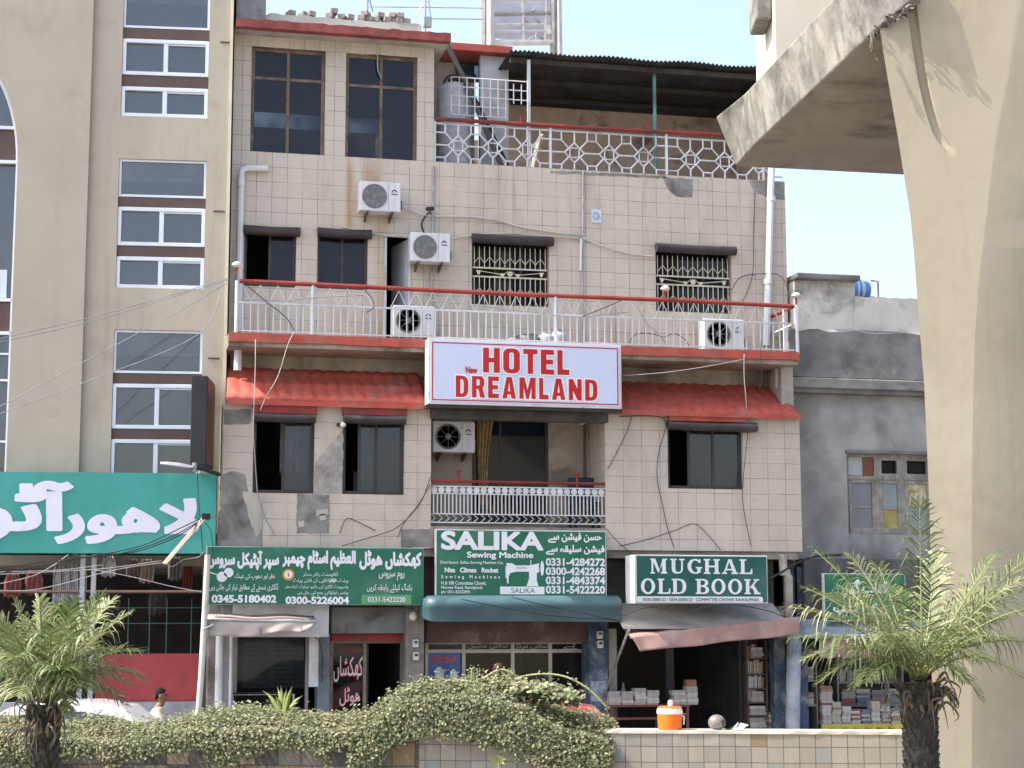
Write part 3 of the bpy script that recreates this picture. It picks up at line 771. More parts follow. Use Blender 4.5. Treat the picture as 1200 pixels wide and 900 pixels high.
for xa_, xb_ in zip(posts_, posts_[1:]):
    W_ = xb_-xa_; m_ = W_*.297; cs = [xa_+W_*k for k in (.204, .501, .798)]
    for k, x in enumerate(cs):
        for sx in (-1, 1):
            cxn = x+sx*.37*m_; nx = xa_ if (k == 0 and sx < 0) else xb_ if (k == 2 and sx > 0) else x+sx*.5*m_
            for sz in (-1, 1):
                hz = zc+sz*.29*hh
                bb((x+sx*.283*m_, zc), (x, zc+sz*.235*hh)); bb((cxn, hz), (x+sx*.16*m_, zc+sz*.102*hh)); bb((cxn, hz), (cxn, zH if sz > 0 else zL)); bb((cxn, hz), (nx, hz))
            bb((x+sx*.283*m_, zc), (nx, zc))
            bb((x+sx*.13*m_, zc-.11*hh), (x+sx*.13*m_, zc+.11*hh), r=.011); bb((x-.13*m_, zc+sx*.11*hh), (x+.13*m_, zc+sx*.11*hh), r=.011)
        bb((x, zc+.235*hh), (x, zH)); bb((x, zc-.235*hh), (x, zL))
bar.obj('fretwork_panel', white, tr)
for px in (510, 646, 782, 895):
    x = F0.X(px, 180, YB); MB().box(x-.018, x+.018, YB+.03, YB+.07, zL-.03, zH+.06).obj('post', white, tr)
for px in (612, 757): x = F0.X(px, 148, YB); MB().box(x-.025, x+.025, YB+.0, YB+.06, zH+.08, zH+.2).obj('post_stub', redd, tr)
# the room at the back of the terrace
xk0 = F0.X(566, 120, YB+.9)
yk = YB+.9
zk = F0.Z(580, 64, yk)
w = MB(); q = F0.rect(563, 66, 596, 190, yk); w.box(q[0], q[1], yk, yk+.15, zTer, zk-.03); w.obj('stair_wall', M('pale_grey_plaster', (.44, .44, .43), .9, .12, 2, .2, 20, dirt=(.3, .29, .27), dirt_amt=.4), hotel)
w = MB(); w.box(xMid, q[0], yk+.5, yk+.62, zTer, zk-.03); w.obj('stair_wall', plaster, hotel)
w = MB(); w.box(xMid+.02, F0.X(598, 62, yk), yk-.18, yk+.6, zk-.02, zk+.1); w.obj('stair_roof', redp, hotel)
w = MB(); qa = F0.rect(534, 72, 563, 96, yk+.49); w.ring(qa[0], qa[1], qa[2], qa[3], .04, yk+.44, yk+.49)
w = w.obj('stair_window', alu_dark, hotel); MB().box(qa[0]+.03, qa[1]-.03, yk+.46, yk+.47, qa[2]+.03, qa[3]-.03).obj('pane', glass_mat('green_glass', (.09, .14, .14), .5), w)
MB().prism([((qa[0]+qa[1])/2, yk+.475, qa[3]-.05), (qa[0]+.02, yk+.475, qa[2]+.03), (qa[1]-.02, yk+.475, qa[2]+.03)], (0, .01, 0)).obj('drape', M('dark_drape', (.07, .06, .06), .9), w)
# corrugated roof over the terrace
zc1_, zc2_ = F0.Z(600, 60.5, YB+.0), F0.Z(893, 79.5, YB+.0)
xcr0, xcr1 = F0.X(597, 62, YB), xB1+.1
rings = []; n = int((xcr1-xcr0)/.02)
for t in range(5):
    y = YB-.05+2.6*t/4; rings.append([(xcr0+(xcr1-xcr0)*i/n, y, zc1_+(zc2_-zc1_)*i/n*1+.018*math.sin(i*.02/.076*2*math.pi)-.06*t/4+.015*math.sin(i*.09)) for i in range(n+1)])
o = MB().loft(rings, caps=False, closed=False).obj('corrugated_roof', M('dark_tin', (.06, .057, .06), .7, .35, 3, metal=.2, dirt=(.035, .033, .035), dirt_amt=.6), hotel, smooth='all')  # dark tin with darker random blotches
s = o.modifiers.new('thick', 'SOLIDIFY'); s.thickness = .006
w = MB()
for y in (YB+.15, YB+1.2, YB+2.2): w.box(xcr0+.05, xcr1-.05, y, y+.07, zc2_-.16, zc2_-.08)
w.obj('roof_purlin', M('dark_timber', (.06, .05, .045), .9, .3), o)
xg = F0.X(767, 110, YB+.3); MB().tube([(xg, YB+.3, zTer), (xg, YB+.3, zc2_-.02)], .03, 8).obj('roof_post', M('teal_post', (.1, .27, .25), .6, .25, dirt=(.08, .07, .06)), hotel, smooth=True)
xg = F0.X(620, 110, YB+.1); MB().box(xg-.025, xg+.025, YB+.1, YB+.15, zTer, F0.Z(620, 70, YB+.1)).obj('roof_post', white, hotel)
w = MB(); w.box(xcr0, xcr1, YB+2.4, YB+2.52, zTer, zc2_-.1)
w.box(xB1-.12, xB1-.005, YB+.5, YB+2.4, zTer, zc2_-.1); w.obj('terrace_wall', M('brown_plaster', (.55, .43, .34), .9, .15, 1.5, .15, 20, dirt=(.14, .11, .09), dirt_amt=.4), hotel)
w = MB(); w.box(F0.X(600, 120, YB+2.3), F0.X(880, 120, YB+2.3), YB+2.3, YB+2.35, F0.Z(740, 131, YB+2.3), zc2_-.1); w.obj('shade_sheet', M('under_roof_shade', (.03, .028, .032), .85, .4, 3, .3, 6), hotel)  # dark sheet added to paint the shade at the back of the terrace roof
# white mesh guard above the railing
w = MB(); q = F0.rect(529, 93, 620, 137, YB+.15)
def gb(x0, z0, x1, z1, r=.01): w.tube([(x0, YB+.15, z0), (x1, YB+.15, z1)], r, 4)
for k in range(11): x = q[0]+(q[1]-q[0])*k/10; gb(x, q[2]+(.25 if k > 7 else 0), x, q[3]-(.0 if k < 8 else .05))
for k in range(5): z_ = q[2]+(q[3]-q[2])*k/4; gb(q[0], z_, q[0]+(q[1]-q[0])*(.72 if k < 2 else 1), z_)
w.obj('terrace_guard', white, hotel)
# ================================================================== ground floor shops of the hotel
G = .12
yS = .75
def fx(px, y=yS, py=790): return F0.X(px, py, y)
def fz(py, y=yS, px=600): return F0.Z(px, py, y)
dirty = M('grimy_pillar', (.24, .22, .2), .9, .25, 3, .4, 25, dirt=(.07, .06, .06), dirt_amt=.6, streak=.4)
bluewash = M('flaking_blue_pillar', (.055, .085, .14), .8, .4, 4, .3, 20, dirt=(.32, .34, .36), dirt_amt=.5, dirt_scale=3)
for a, b, y0 in ((xA0+.05, xA0+.25, .3), (xA1-.25, xA1-.05, .75)) + tuple((fx(px)-.06, fx(px)+.06, .8) for px in (385, 486, 703)):
    MB().box(a, b, y0, 6, G, zF1-.13).obj('shop_partition', M('shop_wall', (.26, .25, .25), .9, .2), hotel)
MB().box(xA0+.25, xA1-.25, .3, 6, G-.1, G+.01).obj('shop_floor', conc, hotel)
for a, b, y0, mt in ((475.5, 497, .3, dirty), (691, 713, .3, bluewash), (908, 921, .25, bluewash), (243, 262, .35, dirty)):
    x0, x1 = fx(a, y0), fx(b, y0); MB().box(x0, x1, y0, .8, G, zF1-.125).obj('shop_pillar', mt, hotel, bevel=.015)
x0, x1 = fx(921, .1), fx(931, .1); 
MB().box(fx(713.5, .5), fx(723, .5), .5, .62, G, fz(737, .5)).obj('shop_pillar', plaster, hotel)
MB().box(fx(362, .4), fx(373, .4), .4, .5, fz(803, .4), fz(745, .4)).obj('price_board', white, hotel)
MB().box(fx(372, .45), fx(386, .45), .42, .8, G, fz(742, .4)).obj('shop_pillar', M('blue_grey_paint', (.14, .17, .2), .7, .2, 4, dirt=(.06, .06, .06)), hotel)
for px in (256.5, 270): x = fx(px, .32); MB().tube([(x, .32, G), (x, .32, fz(735, .32))], .058 if px < 260 else .03, 10).obj('shop_post', white, hotel, smooth=True)
# fascia beams behind the signs
MB().box(xA0+.05, xA1-.05, .25, .4, fz(710, .3), zF1-.13).obj('shop_beam', M('dark_beam', (.075, .07, .065), .9, .3, 3), hotel)
alu = M('aluminium_frame', (.42, .40, .37), .45, .15, 4, metal=.3, dirt=(.2, .18, .15), dirt_amt=.3)
tin = M('grey_shutter_paint', (.2, .22, .23), .6, .15, 3, .1, 20, dirt=(.1, .09, .08), dirt_amt=.4)
# shop 1: optician / stamp vendor display
wht = M('shop_board_white', (.6, .62, .66), .6, .1, 2, dirt=(.36, .34, .32), dirt_amt=.5)
MB().box(fx(272, .35, 725), fx(383, .35, 725), .1, .24, fz(746, .35), fz(709, .35)).obj('shop_fascia_board', wht, hotel)
f = MB(); q = F0.rect(273, 741, 361, 900, yS); f.ring(q[0], q[1], G, q[3], .05, yS, yS+.05); f = f.obj('shop_window', alu, hotel)
MB().box(q[0]+.03, q[1]-.03, yS+.022, yS+.028, G+.03, q[3]-.03).obj('pane', glass_mat('shop_glass', (.04, .042, .045), .16, refl=.4), f)
q2_ = F0.rect(285, 747, 357, 806, yS+.25)
b = MB().box(q2_[0], q2_[1], yS+.25, yS+.28, q2_[2], q2_[3]).obj('notice_board', M('grey_notice_board', (.5, .49, .5), .8, .15, 2), f)
w = MB(); random.seed(3)
for r in range(10):
    zz = q2_[3]-.06-r*.072
    for c in range(2):
        xs = q2_[0]+.06+c*(q2_[1]-q2_[0]-.1)/2; L = (q2_[1]-q2_[0]-.22)/2
        for k in range(5):
            a = xs+L*k/5; w.box(a, a+L/5*random.uniform(.5, .9), yS+.243, yS+.249, zz-random.uniform(.008, .02), zz+.008)
w.obj('notice_lines', M('notice_ink', (.05, .05, .055), .8), b)
q3 = F0.rect(271, 812, 345, 850, .5)
c = MB().ring(q3[0], q3[1], G, q3[3], .03, .5, .53); c.box(q3[0], q3[1], .5, .95, q3[3]-.02, q3[3]); c.box(q3[0], q3[1], .5, .95, G, G+.5)
c = c.obj('display_counter', alu, hotel); MB().box(q3[0]+.02, q3[1]-.02, .508, .514, G+.52, q3[3]-.03).obj('pane', MATS['shop_glass'], c)
m = MB()
for k in range(5): m.ball((q3[0]+.15+k*.17, .75, q3[3]-.2+random.uniform(-.04, .04)), .07, .06, .03, 8, 5)
m.obj('display_goods', M('pale_goods', (.5, .5, .54), .6, .4, 8), c)
# hotel entrance
MB().box(fx(387, .45), fx(475, .45), .4, .7, fz(742, .45), fz(711, .45)).obj('shutter_box', tin, hotel, bevel=.02)
MB().box(fx(388, .6), fx(474, .6), .58, .7, fz(751, .6), fz(742, .6)).obj('red_strip', redd, hotel)
yD = .7
q = F0.rect(386, 750, 473, 900, yD); xm = F0.X(427.5, 790, yD); wood = M('pale_wood_frame', (.25, .2, .155), .7, .2, 6, dirt=(.1, .08, .06))
f = MB().ring(q[0], q[1], G, q[3], .05, yD, yD+.09); f.box(xm-.025, xm+.025, yD+.004, yD+.085, G, q[3]-.05); f = f.obj('entrance_frame', wood, hotel)
p = MB().box(q[0]+.04, xm-.02, yD+.04, yD+.046, G+.05, q[3]-.04).obj('entrance_glass', glass_mat('entrance_pane', (.02, .022, .025), .5), f)
lw = M('sign_white', (.78, .8, .84), .5, .05); lred = M('sign_red', (.48, .03, .03), .5, .08)
text('کھکشاں', F0.rect(390, 770, 424, 800, yD+.03), yD+.034, lred, f, .03, True)
text('کھکشاں', F0.rect(391, 769, 425, 799, yD+.03), yD+.03, lw, f, .0, True)
text('ھوٹل', F0.rect(397, 806, 421, 828, yD+.03), yD+.034, lred, f, .03, True)
text('ھوٹل', F0.rect(398, 805, 422, 827, yD+.03), yD+.03, lw, f, .0, True)
text('خوش آمدید', F0.rect(396, 757, 424, 765, yD+.03), yD+.03, lred, f, .02, True)
d = MB().prism([(xm+.03, yD+.1, G), (xm+.03, yD+.9, G), (xm+.07, yD+.9, G), (xm+.07, yD+.1, G)], (0, 0, q[3]-G-.06)).obj('entrance_door', alu_dark, f)
# sewing machine shop
MB().box(fx(497, .5), fx(691, .5), .42, .7, fz(753, .5), fz(727, .5)).obj('rolled_shutter', M('rust_brown_shutter', (.115, .06, .055), .75, .25, 3, .2, 15, dirt=(.3, .22, .19), dirt_amt=.25), hotel, bevel=.03)
q = F0.rect(498, 751, 690, 900, yS); zz = fz(763); f = MB().ring(q[0], q[1], G, q[3], .05, yS, yS+.06)
for px in (543.5, 601, 645): x = fx(px); f.box(x-.028, x+.028, yS+.004, yS+.056, G+.05, q[3]-.05)
f.box(q[0]+.05, q[1]-.05, yS+.008, yS+.052, zz-.028, zz+.028)
f = f.obj('shop_window', alu, hotel)
MB().box(q[0]+.03, q[1]-.03, yS+.026, yS+.032, G+.03, q[3]-.03).obj('pane', MATS['shop_glass'], f)
lgrey = M('window_lettering', (.4, .4, .4), .6)
for bx in ((548, 753.5, 595, 760.5), (604, 753.5, 642, 761), (660, 754, 676, 761)):
    text({548: 'سلائی مشین', 604: 'سلائی مرکز', 660: 'ہے'}[bx[0]], F0.rect(*bx, yS+.02), yS+.018, lgrey, f, .015, True)
q = F0.rect(502, 765, 539, 806, yS+.02); b = MB().box(q[0], q[1], yS+.006, yS+.02, q[2], q[3]).obj('poster', M('poster_blue', (.06, .12, .32), .5, .3, 4), f)
text('SALIKA', F0.rect(505, 768, 536, 777, yS), yS+.002, M('poster_red', (.5, .06, .06), .5), b, .04)
m = MB(); q = F0.rect(510, 782, 520, 800, yS); cx = (q[0]+q[1])/2; cz = (q[2]+q[3])/2
m.prism([(cx+.07*math.cos(i*.5)*(1+.3*(i % 2)), yS, cz+.13*math.sin(i*.5)) for i in range(12)], (0, .003, 0)); m.prism([(cx+.22+.06*math.cos(i*.6), yS, cz-.02+.11*math.sin(i*.6)) for i in range(10)], (0, .003, 0))
m.obj('poster_picture', M('poster_pale', (.5, .56, .62), .5, .3, 9), b)
w = MB().box(fx(667, 1.2), fx(690, 1.2), 1.2, 1.24, G, fz(765, 1.2)); w.obj('shop_panel', M('green_grey_board', (.2, .22, .19), .8), hotel)
for px in (560, 620, 655):   # sewing tables inside the shop
    x = fx(px, 2); t = MB().box(x-.35, x+.35, 2, 2.4, G+.7, G+.75); t.box(x-.3, x-.25, 2.05, 2.35, G, G+.7); t.box(x+.25, x+.3, 2.05, 2.35, G, G+.7); t.box(x-.2, x+.2, 2.1, 2.3, G+.75, G+.8); t.box(x+.1, x+.18, 2.1, 2.3, G+.8, G+1.05); t.box(x-.2, x+.18, 2.14, 2.26, G+.98, G+1.06)
    t.obj('work_table', M('workshop_grey', (.25, .26, .28), .5), hotel)
# teal barrel awning
yb = -.3
q = F0.rect(495, 697.5, 726, 729, yb); prof = [(.25, q[3])] + [(yb+.1-.26*math.sin(t*math.pi/10), (q[2]+q[3])/2+.05+((q[3]-q[2])/2-.05)*math.cos(t*math.pi/10)) for t in range(0, 8)] + [(yb-.11, q[2]+.02), (yb-.10, q[2]), (yb-.06, q[2]+.02), (.24, q[3]-.03)]
rings = []
cz = (q[2]+q[3])/2
for x, k in ((q[0], .55), (q[0]+.03, .8), (q[0]+.09, .95), (q[0]+.2, 1), (q[0]+.9, 1), ((q[0]+q[1])/2, .985), (q[1]-.9, 1), (q[1]-.03, 1), (q[1], .97)):
    rings.append([(x, .25+(a-.25)*k, cz+(b-cz)*k+random.uniform(-.004, .004)) for a, b in prof])
MB().loft(rings).obj('barrel_awning', M('teal_vinyl', (.07, .135, .155), .45, .15, 2, .08, 12, dirt=(.12, .2, .22), dirt_amt=.35), thing('shop_awning', 'teal green barrel awning bulging under the sewing machine sign', 'awning', (0, .25, q[3])), smooth='all')
# sloping grey concrete hood under the bookshop sign
rings = []
for px, zoff in ((726, 0), (780, .0), (850, 0), (920, .0)):
    x = F0.X(px, 715, -.3); rings.append([(x, .3, fz(705, .3, px)), (x, -.5, fz(734, -.5, px)), (x, -.5, fz(737, -.5, px)), (x, .3, fz(710, .3, px))])
MB().loft(rings).obj('concrete_hood', M('hood_plaster', (.5, .48, .45), .9, .12, 2, .2, 20, dirt=(.33, .3, .28), dirt_amt=.4, streak=.25), hotel)
# brown cloth awning of the book shop
cl = M('faded_brown_canvas', (.40, .25, .22), .9, .15, 2, .15, 40, dirt=(.52, .42, .37), dirt_amt=.45)
aw = thing('cloth_awning', 'faded brown cloth awning sagging down to the left over the bookshop', 'awning', (F0.X(830, 740, -.6), .2, fz(724, .2)))
P0, P1 = F0.hit(727, 725, .22), F0.hit(938, 724, .22)
Q0, Q1 = F0.hit(739, 745.5, -.75), F0.hit(937, 722.5, -.55)
V0, V1 = F0.hit(749, 763.5, -.8), F0.hit(938, 743, -.58)
n = 48; mb = MB(); rings = []
for r in range(9):
    t = r/8; ring = []
    for i in range(n+1):
        u = i/n; p = P0.lerp(P1, u).lerp(Q0.lerp(Q1, u), t)
        p.z -= .05*math.sin(math.pi*t)*(1-u*.5)+.008*math.sin(u*37+t*3)
        ring.append(p)
    rings.append(ring)
for r in range(1, 8):
    t = r/7; ring = []
    for i in range(n+1):
        u = i/n; p = Q0.lerp(Q1, u).lerp(V0.lerp(V1, u), t)
        p.y += t*.03*math.sin(u*26+t*1.5)+.012*math.sin(u*61)*t; p.z += .009*math.sin(u*14)*t
        p.x += .05*math.sin(t*2)*(1-u)*.5
        ring.append(p)
    rings.append(ring)
o = mb.loft(rings, caps=False, closed=False).obj('canvas', cl, aw, smooth='all'); s = o.modifiers.new('thick', 'SOLIDIFY'); s.thickness = .006
MB().tube([tuple(Q0+Vector((0, .02, -.02))), tuple(Q1+Vector((0, .02, -.02)))], .022, 8).obj('front_bar', steel, aw, smooth=True)
MB().tube([tuple(F0.hit(737, 738, -.7)), tuple(F0.hit(706, 818, .28))], .022, 8).obj('strut', steel, aw, smooth=True)
MB().tube([tuple(F0.hit(927, 728, -.5)), tuple(F0.hit(925, 800, .24))], .02, 8).obj('strut', steel, aw, smooth=True)
# beige canvas blind
bl = thing('canvas_blind', 'small dirty beige canvas blind at the left end above the display window', 'awning', tuple(F0.hit(305, 727, -.3)))
A, B = F0.hit(243, 727, -.3), F0.hit(371, 728.5, -.3); rings = []
for r in range(8):
    t = r/7; ring = []
    for i in range(41):
        u = i/40; p = A.lerp(B, u); dz = (.23-.07*u+.02*math.sin(u*5.5)-.08*max(0, u-.9)*8)*t
        ring.append((p.x+(.02*t if u < .5 else -.1*t*u), p.y-.05*t+.02*math.sin(u*23+t*2)*t, p.z-dz+.012*math.sin(u*11)))
    rings.append(ring)
o = MB().loft([[(p[0], .1, p[2]+.1) for p in rings[0]]]+rings, caps=False, closed=False).obj('canvas', M('beige_canvas', (.44, .38, .34), .9, .12, 3, .1, 30, dirt=(.28, .23, .2), dirt_amt=.4), bl, smooth='all'); s = o.modifiers.new('thick', 'SOLIDIFY'); s.thickness = .005
MB().tube([tuple(A), tuple(B)], .02, 8).obj('bar', steel, bl)
# leaning white pole
MB().tube([tuple(F0.hit(243.5, 650, -.35)), tuple(F0.hit(241, 700, -.35)), tuple(F0.hit(236, 790, -.35)), (F0.X(233, 832, -.35)-.06, -.35, G)], .045, 10).obj('white_pole', M('pole_white', (.6, .57, .52), .5, .12, 3, dirt=(.3, .22, .16), dirt_amt=.4), smooth=True, loc=tuple(F0.hit(236, 830, -.35)))
finish(bpy.data.objects['white_pole'], 'slim cream white pole leaning beside the left end of the green shop sign', 'pole')
MB().tube([tuple(F0.hit(237, 738, -.38)), tuple(F0.hit(250, 732, -.38))], .02, 6).obj('pole_clamp', steel, bpy.data.objects['white_pole'])

# ================================================================== signs on the hotel front
sgreen = M('sign_green', (.018, .15, .088), .5, .12, 1.5, .06, 4, dirt=(.07, .2, .15), dirt_amt=.45, streak=.25)
dgreen = M('sign_dark_green', (.015, .105, .082), .5, .12, 1.5, .06, 4, dirt=(.06, .15, .13), dirt_amt=.45, streak=.25)
frame_w = M('sign_frame_white', (.66, .67, .7), .4, .06, dirt=(.4, .38, .36), dirt_amt=.25)
def signbox(label, px, y, depth, face, edge=.02, name='shop_sign', fr=F0, framem=None, tilt=None):
    q = fr.rect(*px, y); t = thing(name, label, 'sign', ((q[0]+q[1])/2, y+depth, q[2]), fr)
    MB().box(q[0], q[1], y+.012, y+depth, q[2], q[3]).obj('case', framem or frame_w, t, bevel=.006)
    MB().box(q[0]+edge, q[1]-edge, y+.004, y+.0118, q[2]+edge, q[3]-edge).obj('face', face, t)
    return t, q
lilac = M('sign_lilac_white', (.60, .66, .86), .35, .03)
# hotel sign
ys = -.45
hs, q = signbox('large white light box sign reading New Hotel Dreamland in red letters', (502, 400, 728.5, 476), ys, .3, lilac, .035, 'hotel_sign')
b = MB().ring(q[0]+.055, q[1]-.055, q[2]+.055, q[3]-.055, .018, ys+.0015, ys+.0035); b.obj('red_border', lred, hs)
lr2 = M('letter_red', (.50, .018, .022), .4, .05); halo = M('letter_halo', (.8, .8, .84), .5)
block_word('HOTEL', (1, 1, .86, .8, .72), .2, F0.rect(566, 409, 667, 438, ys), ys-.004, lr2, halo, hs)
block_word('DREAMLAND', (1, 1, .85, 1.08, 1.3, .75, 1.08, 1.05, 1), .28, F0.rect(534, 442.5, 700, 467.5, ys), ys-.004, lr2, halo, hs)
text('New', F0.rect(545.5, 429.5, 559.5, 437.5, ys), ys-.001, lr2, hs, .05)
MB().box(q[0]-.02, q[1]+.02, ys+.05, ys+.3, q[2]-.05, q[2]-.005).obj('sign_bracket', alu_dark, hs)
# sewing machine sign
ys = -.2
ss, q = signbox('green sewing machine sign with white capitals and four phone numbers under the recessed balcony', (510.5, 621, 711, 699), ys, .12, sgreen, .018)
T = lambda s, bx, bold=.02, ur=False, m=lw, sp=1.0, par=ss: text(s, F0.rect(*bx, ys), ys-.0005, m, par, bold, ur, sp)
T('SALIKA', (516.5, 622.5, 637, 645), .05); T('Sewing Machine', (547, 646.5, 625, 656), .04)
T('Distributor Salika Sewing Machine Co.', (516, 657.3, 590, 661.8), .015)
T('Nisa   Climax   Rocket', (521, 665, 584, 671), .05); T('Sewing Machines', (517, 674, 586, 679), .03, sp=1.9)
T('H # 108 Committee Chowk,', (517, 681, 570, 686), .02); T('Murree Road, Rawalpindi.', (517, 686.6, 566, 691.3), .02); T('ph: 051-5552095', (517, 691.8, 551, 696.4), .02)
for k, s in enumerate(('0331-4284272', '0300-4242268', '0331-4843374', '0331-5422220')): T(s, (639.5, 654+k*10.8, 709, 663.4+k*10.8), .045)
T('حسن فیشن سے', (642, 624, 705, 636.5), .05, True); T('فیشن سلیقہ سے', (639.5, 638.5, 708.5, 650.5), .05, True)
sil = [(594,682),(594,678),(592.5,677),(592.5,664),(594,663),(593,660),(600,660),(604,662.5),(621,662.5),(626,661.5),(632,660),(631.5,663),(632,670),(629,672),(629,680),(631,687),(617,687),(620,678),(620,670),(605,670),(598,671.5),(596,676),(596,684),(595,684)]
m = MB(); m.prism([(lambda h: (h.x, ys-.003, h.z))(F0.hit(a, b, ys)) for a, b in sil], (0, .0025, 0)); bq = F0.rect(586, 687.5, 638, 696.5, ys); m.box(bq[0], bq[1], ys-.003, ys-.0005, bq[2], bq[3])
hw_ = F0.hit(635.3, 666, ys); m.prism([(hw_.x+.028*math.cos(i*.3927), ys-.0062, hw_.z+.115*math.sin(i*.3927)) for i in range(16)], (0, .0025, 0)); sp_ = F0.hit(622, 660, ys); m.box(sp_.x-.006, sp_.x+.006, ys-.0062, ys-.0037, sp_.z-.03, sp_.z+.05)
m.obj('machine_emblem', lw, ss)
text('SALIKA', F0.rect(599, 689, 627, 695, ys), ys-.0045, dgreen, ss, .0)
text('SALIKA', F0.rect(605, 664.2, 617, 666.6, ys), ys-.0045, dgreen, ss, .0)
# long green sign of the hotel and its neighbours
ys = -.22
gs, q = signbox('long green shop sign crowded with white Urdu lines and three phone numbers', (241.5, 641, 496.5, 709), ys, .1, sgreen, .014, framem=M('sign_frame_green', (.2, .3, .26), .5))
T = lambda s, bx, bold=.02, ur=True, m=lw: text(s, F0.rect(*bx, ys), ys-.0005, m, gs, bold, ur)
T('کھکشاں ھوٹل', (421, 645, 494, 668), .07); T('العظیم اسٹام چیمبر', (331, 645, 417, 668), .07); T('سپر آپٹیکل سروس', (243, 645, 327, 668), .07)
T('روم سروس', (444, 670.5, 474, 680.5), .02); T('بکنگ کیلئے رابطہ کریں', (430, 683.5, 483, 694.5), .015)
T('ڈاکومنٹ رائٹر سنٹر', (355, 670.5, 396, 676), .01); T('پرنٹ فوٹو کاپی آن لائن پرنٹ', (343, 677.5, 408, 683.5), .01); T('USB', (385, 678, 393.5, 682), .03, False)
T('پاسپورٹ گاڑی کی بائیو میٹرک ٹرانسفر', (334, 685, 408, 690.5), .005); T('پرامس فوٹوکاپی جمع کیے جاتے ہیں', (348, 692, 408, 698), .005)
T('نظر اور دھوپ کی عینک', (275, 672, 322, 680), .012); T('ڈاکٹری نسخے کے مطابق تیار کی جاتی ہیں', (245, 683, 326, 693.5), .012)
T('0345-5180402', (248, 697, 324, 706.5), .055, False); T('0300-5226004', (334.5, 699, 409, 708), .055, False)
bq = F0.rect(424, 697, 482, 708, ys); MB().box(bq[0], bq[1], ys-.001, ys+.0035, bq[2], bq[3]).obj('pale_strip', M('strip_green', (.1, .32, .14), .5), gs)
text('0331-5422220', F0.rect(431, 699.5, 475, 705.5, ys), ys-.0035, lw, gs, .02)
m = MB(); h = F0.hit(338, 673.5, ys); m.lathe([(0.001, 0), (.085, 0), (.085, .003), (.001, .003)], (h.x, ys-.002, h.z), 24, 'y'); m.obj('round_emblem', M('emblem_orange', (.6, .3, .03), .5), gs)
m = MB(); m.lathe([(.04, 0), (.055, 0), (.055, .002), (.04, .002)], (h.x, ys-.0045, h.z), 20, 'y'); m.box(h.x-.008, h.x+.008, ys-.0045, ys-.0025, h.z-.03, h.z+.03); m.obj('emblem_mark', lw, gs)
m = MB(); h1, h2 = F0.hit(260, 676, ys), F0.hit(268, 671, ys)
for h, rr_ in ((h1, .075), (h2, .07)): m.lathe([(rr_-.012, 0), (rr_, 0), (rr_, .003), (rr_-.012, .003)], (h.x, ys-.003, h.z), 20, 'y')
m.tube([tuple(F0.hit(246, 671, ys-.003)), tuple(F0.hit(253, 673, ys-.003)), (h1.x-.06, ys-.003, h1.z+.02)], .006, 4); m.tube([(h1.x+.05, ys-.003, h1.z+.05), (h2.x-.05, ys-.003, h2.z+.03)], .006, 4)
m.obj('spectacles_drawing', lw, gs)
# bookshop sign: a deep box, its left side in view
ys = -.75
bs, q = signbox('deep white box sign with dark green face for the old book shop', (744, 650.5, 900, 707), ys, .5, dgreen, .02)
MB().box(q[0]-.002, q[0]+.03, ys+.002, ys+.011, q[2], q[3]).obj('edge_trim', frame_w, bs)
serif_word('MUGHAL', F0.rect(762, 655, 881.5, 672.5, ys), ys-.001, lw, bs); serif_word('OLD BOOK', F0.rect(751, 678, 891, 696.5, ys), ys-.001, lw, bs)
bq = F0.rect(746.5, 699, 894, 706, ys); MB().prism([(p[0], ys-.002, p[1]) for p in rr(bq[0], bq[2], bq[1], bq[3], .03, .03, 4)], (0, .003, 0)).obj('pale_strip', lw, bs)
text('0330-2000123 / 0334-5000123   COMMITTEE CHOWK RAWALPINDI', F0.rect(753, 700.7, 889, 704.6, ys), ys-.004, M('sign_ink', (.03, .05, .05), .6), bs, .02)
MB().box(q[0]+.2, q[1]-.2, ys+.5, .26, q[3]-.12, q[3]-.05).obj('sign_bracket', alu_dark, bs)
# ================================================================== tan building on the left
tan = thing('tan_building', 'tall tan plastered block with white sliding windows stacked between brown bands', 'building', (0, 0, 0), FT)
tanw = M('tan_render', (.42, .375, .305), .85, .05, .8, .12, 35, dirt=(.37, .32, .255), dirt_amt=.35, streak=.22)
tanp = M('tan_render_pale', (.385, .345, .285), .85, .05, .8, .12, 35, dirt=(.345, .305, .25), dirt_amt=.3, streak=.1)
brown = M('brown_band', (.105, .07, .06), .7, .1, 3)
upvc = M('window_white', (.68, .72, .8), .35, .05)
tglass = glass_mat('tan_glass', (.08, .088, .1), .32, refl=.95, ior=1.85, clear=(.85, .87, .9))
tx = lambda px, py=300, y=0: FT.X(px, py, y)
tz = lambda py, px=190, y=0: FT.Z(px, py, y)
X0, X1 = tx(142, 100), tx(243.5, 200)
XE = tx(264, 300); XP = tx(101, 300); ZT = tz(-90); ZS = tz(650)
X0, X1 = (tx(142.5, 90)+tx(134, 420)+tx(128, 540))/3, (tx(245, 90)+tx(236.5, 420))/2
grp = [(-40, 33, 46, 88, 102, 137), (187, 231, 243, 288, 301, 338), (387, 437.5, 450, 502.5, 515, 567)]
holes = [(X0, X1, tz(g_[5]), tz(g_[0])) for g_ in grp]
# arch opening at the left
XA = tx(17.5, 300); XAc = XA-1.15
za1, za0 = tz(192, 10), tz(625, 10)
MB().wall(XP, XE, tz(625), ZT, holes, 0, .25).obj('wall', tanw, tan)
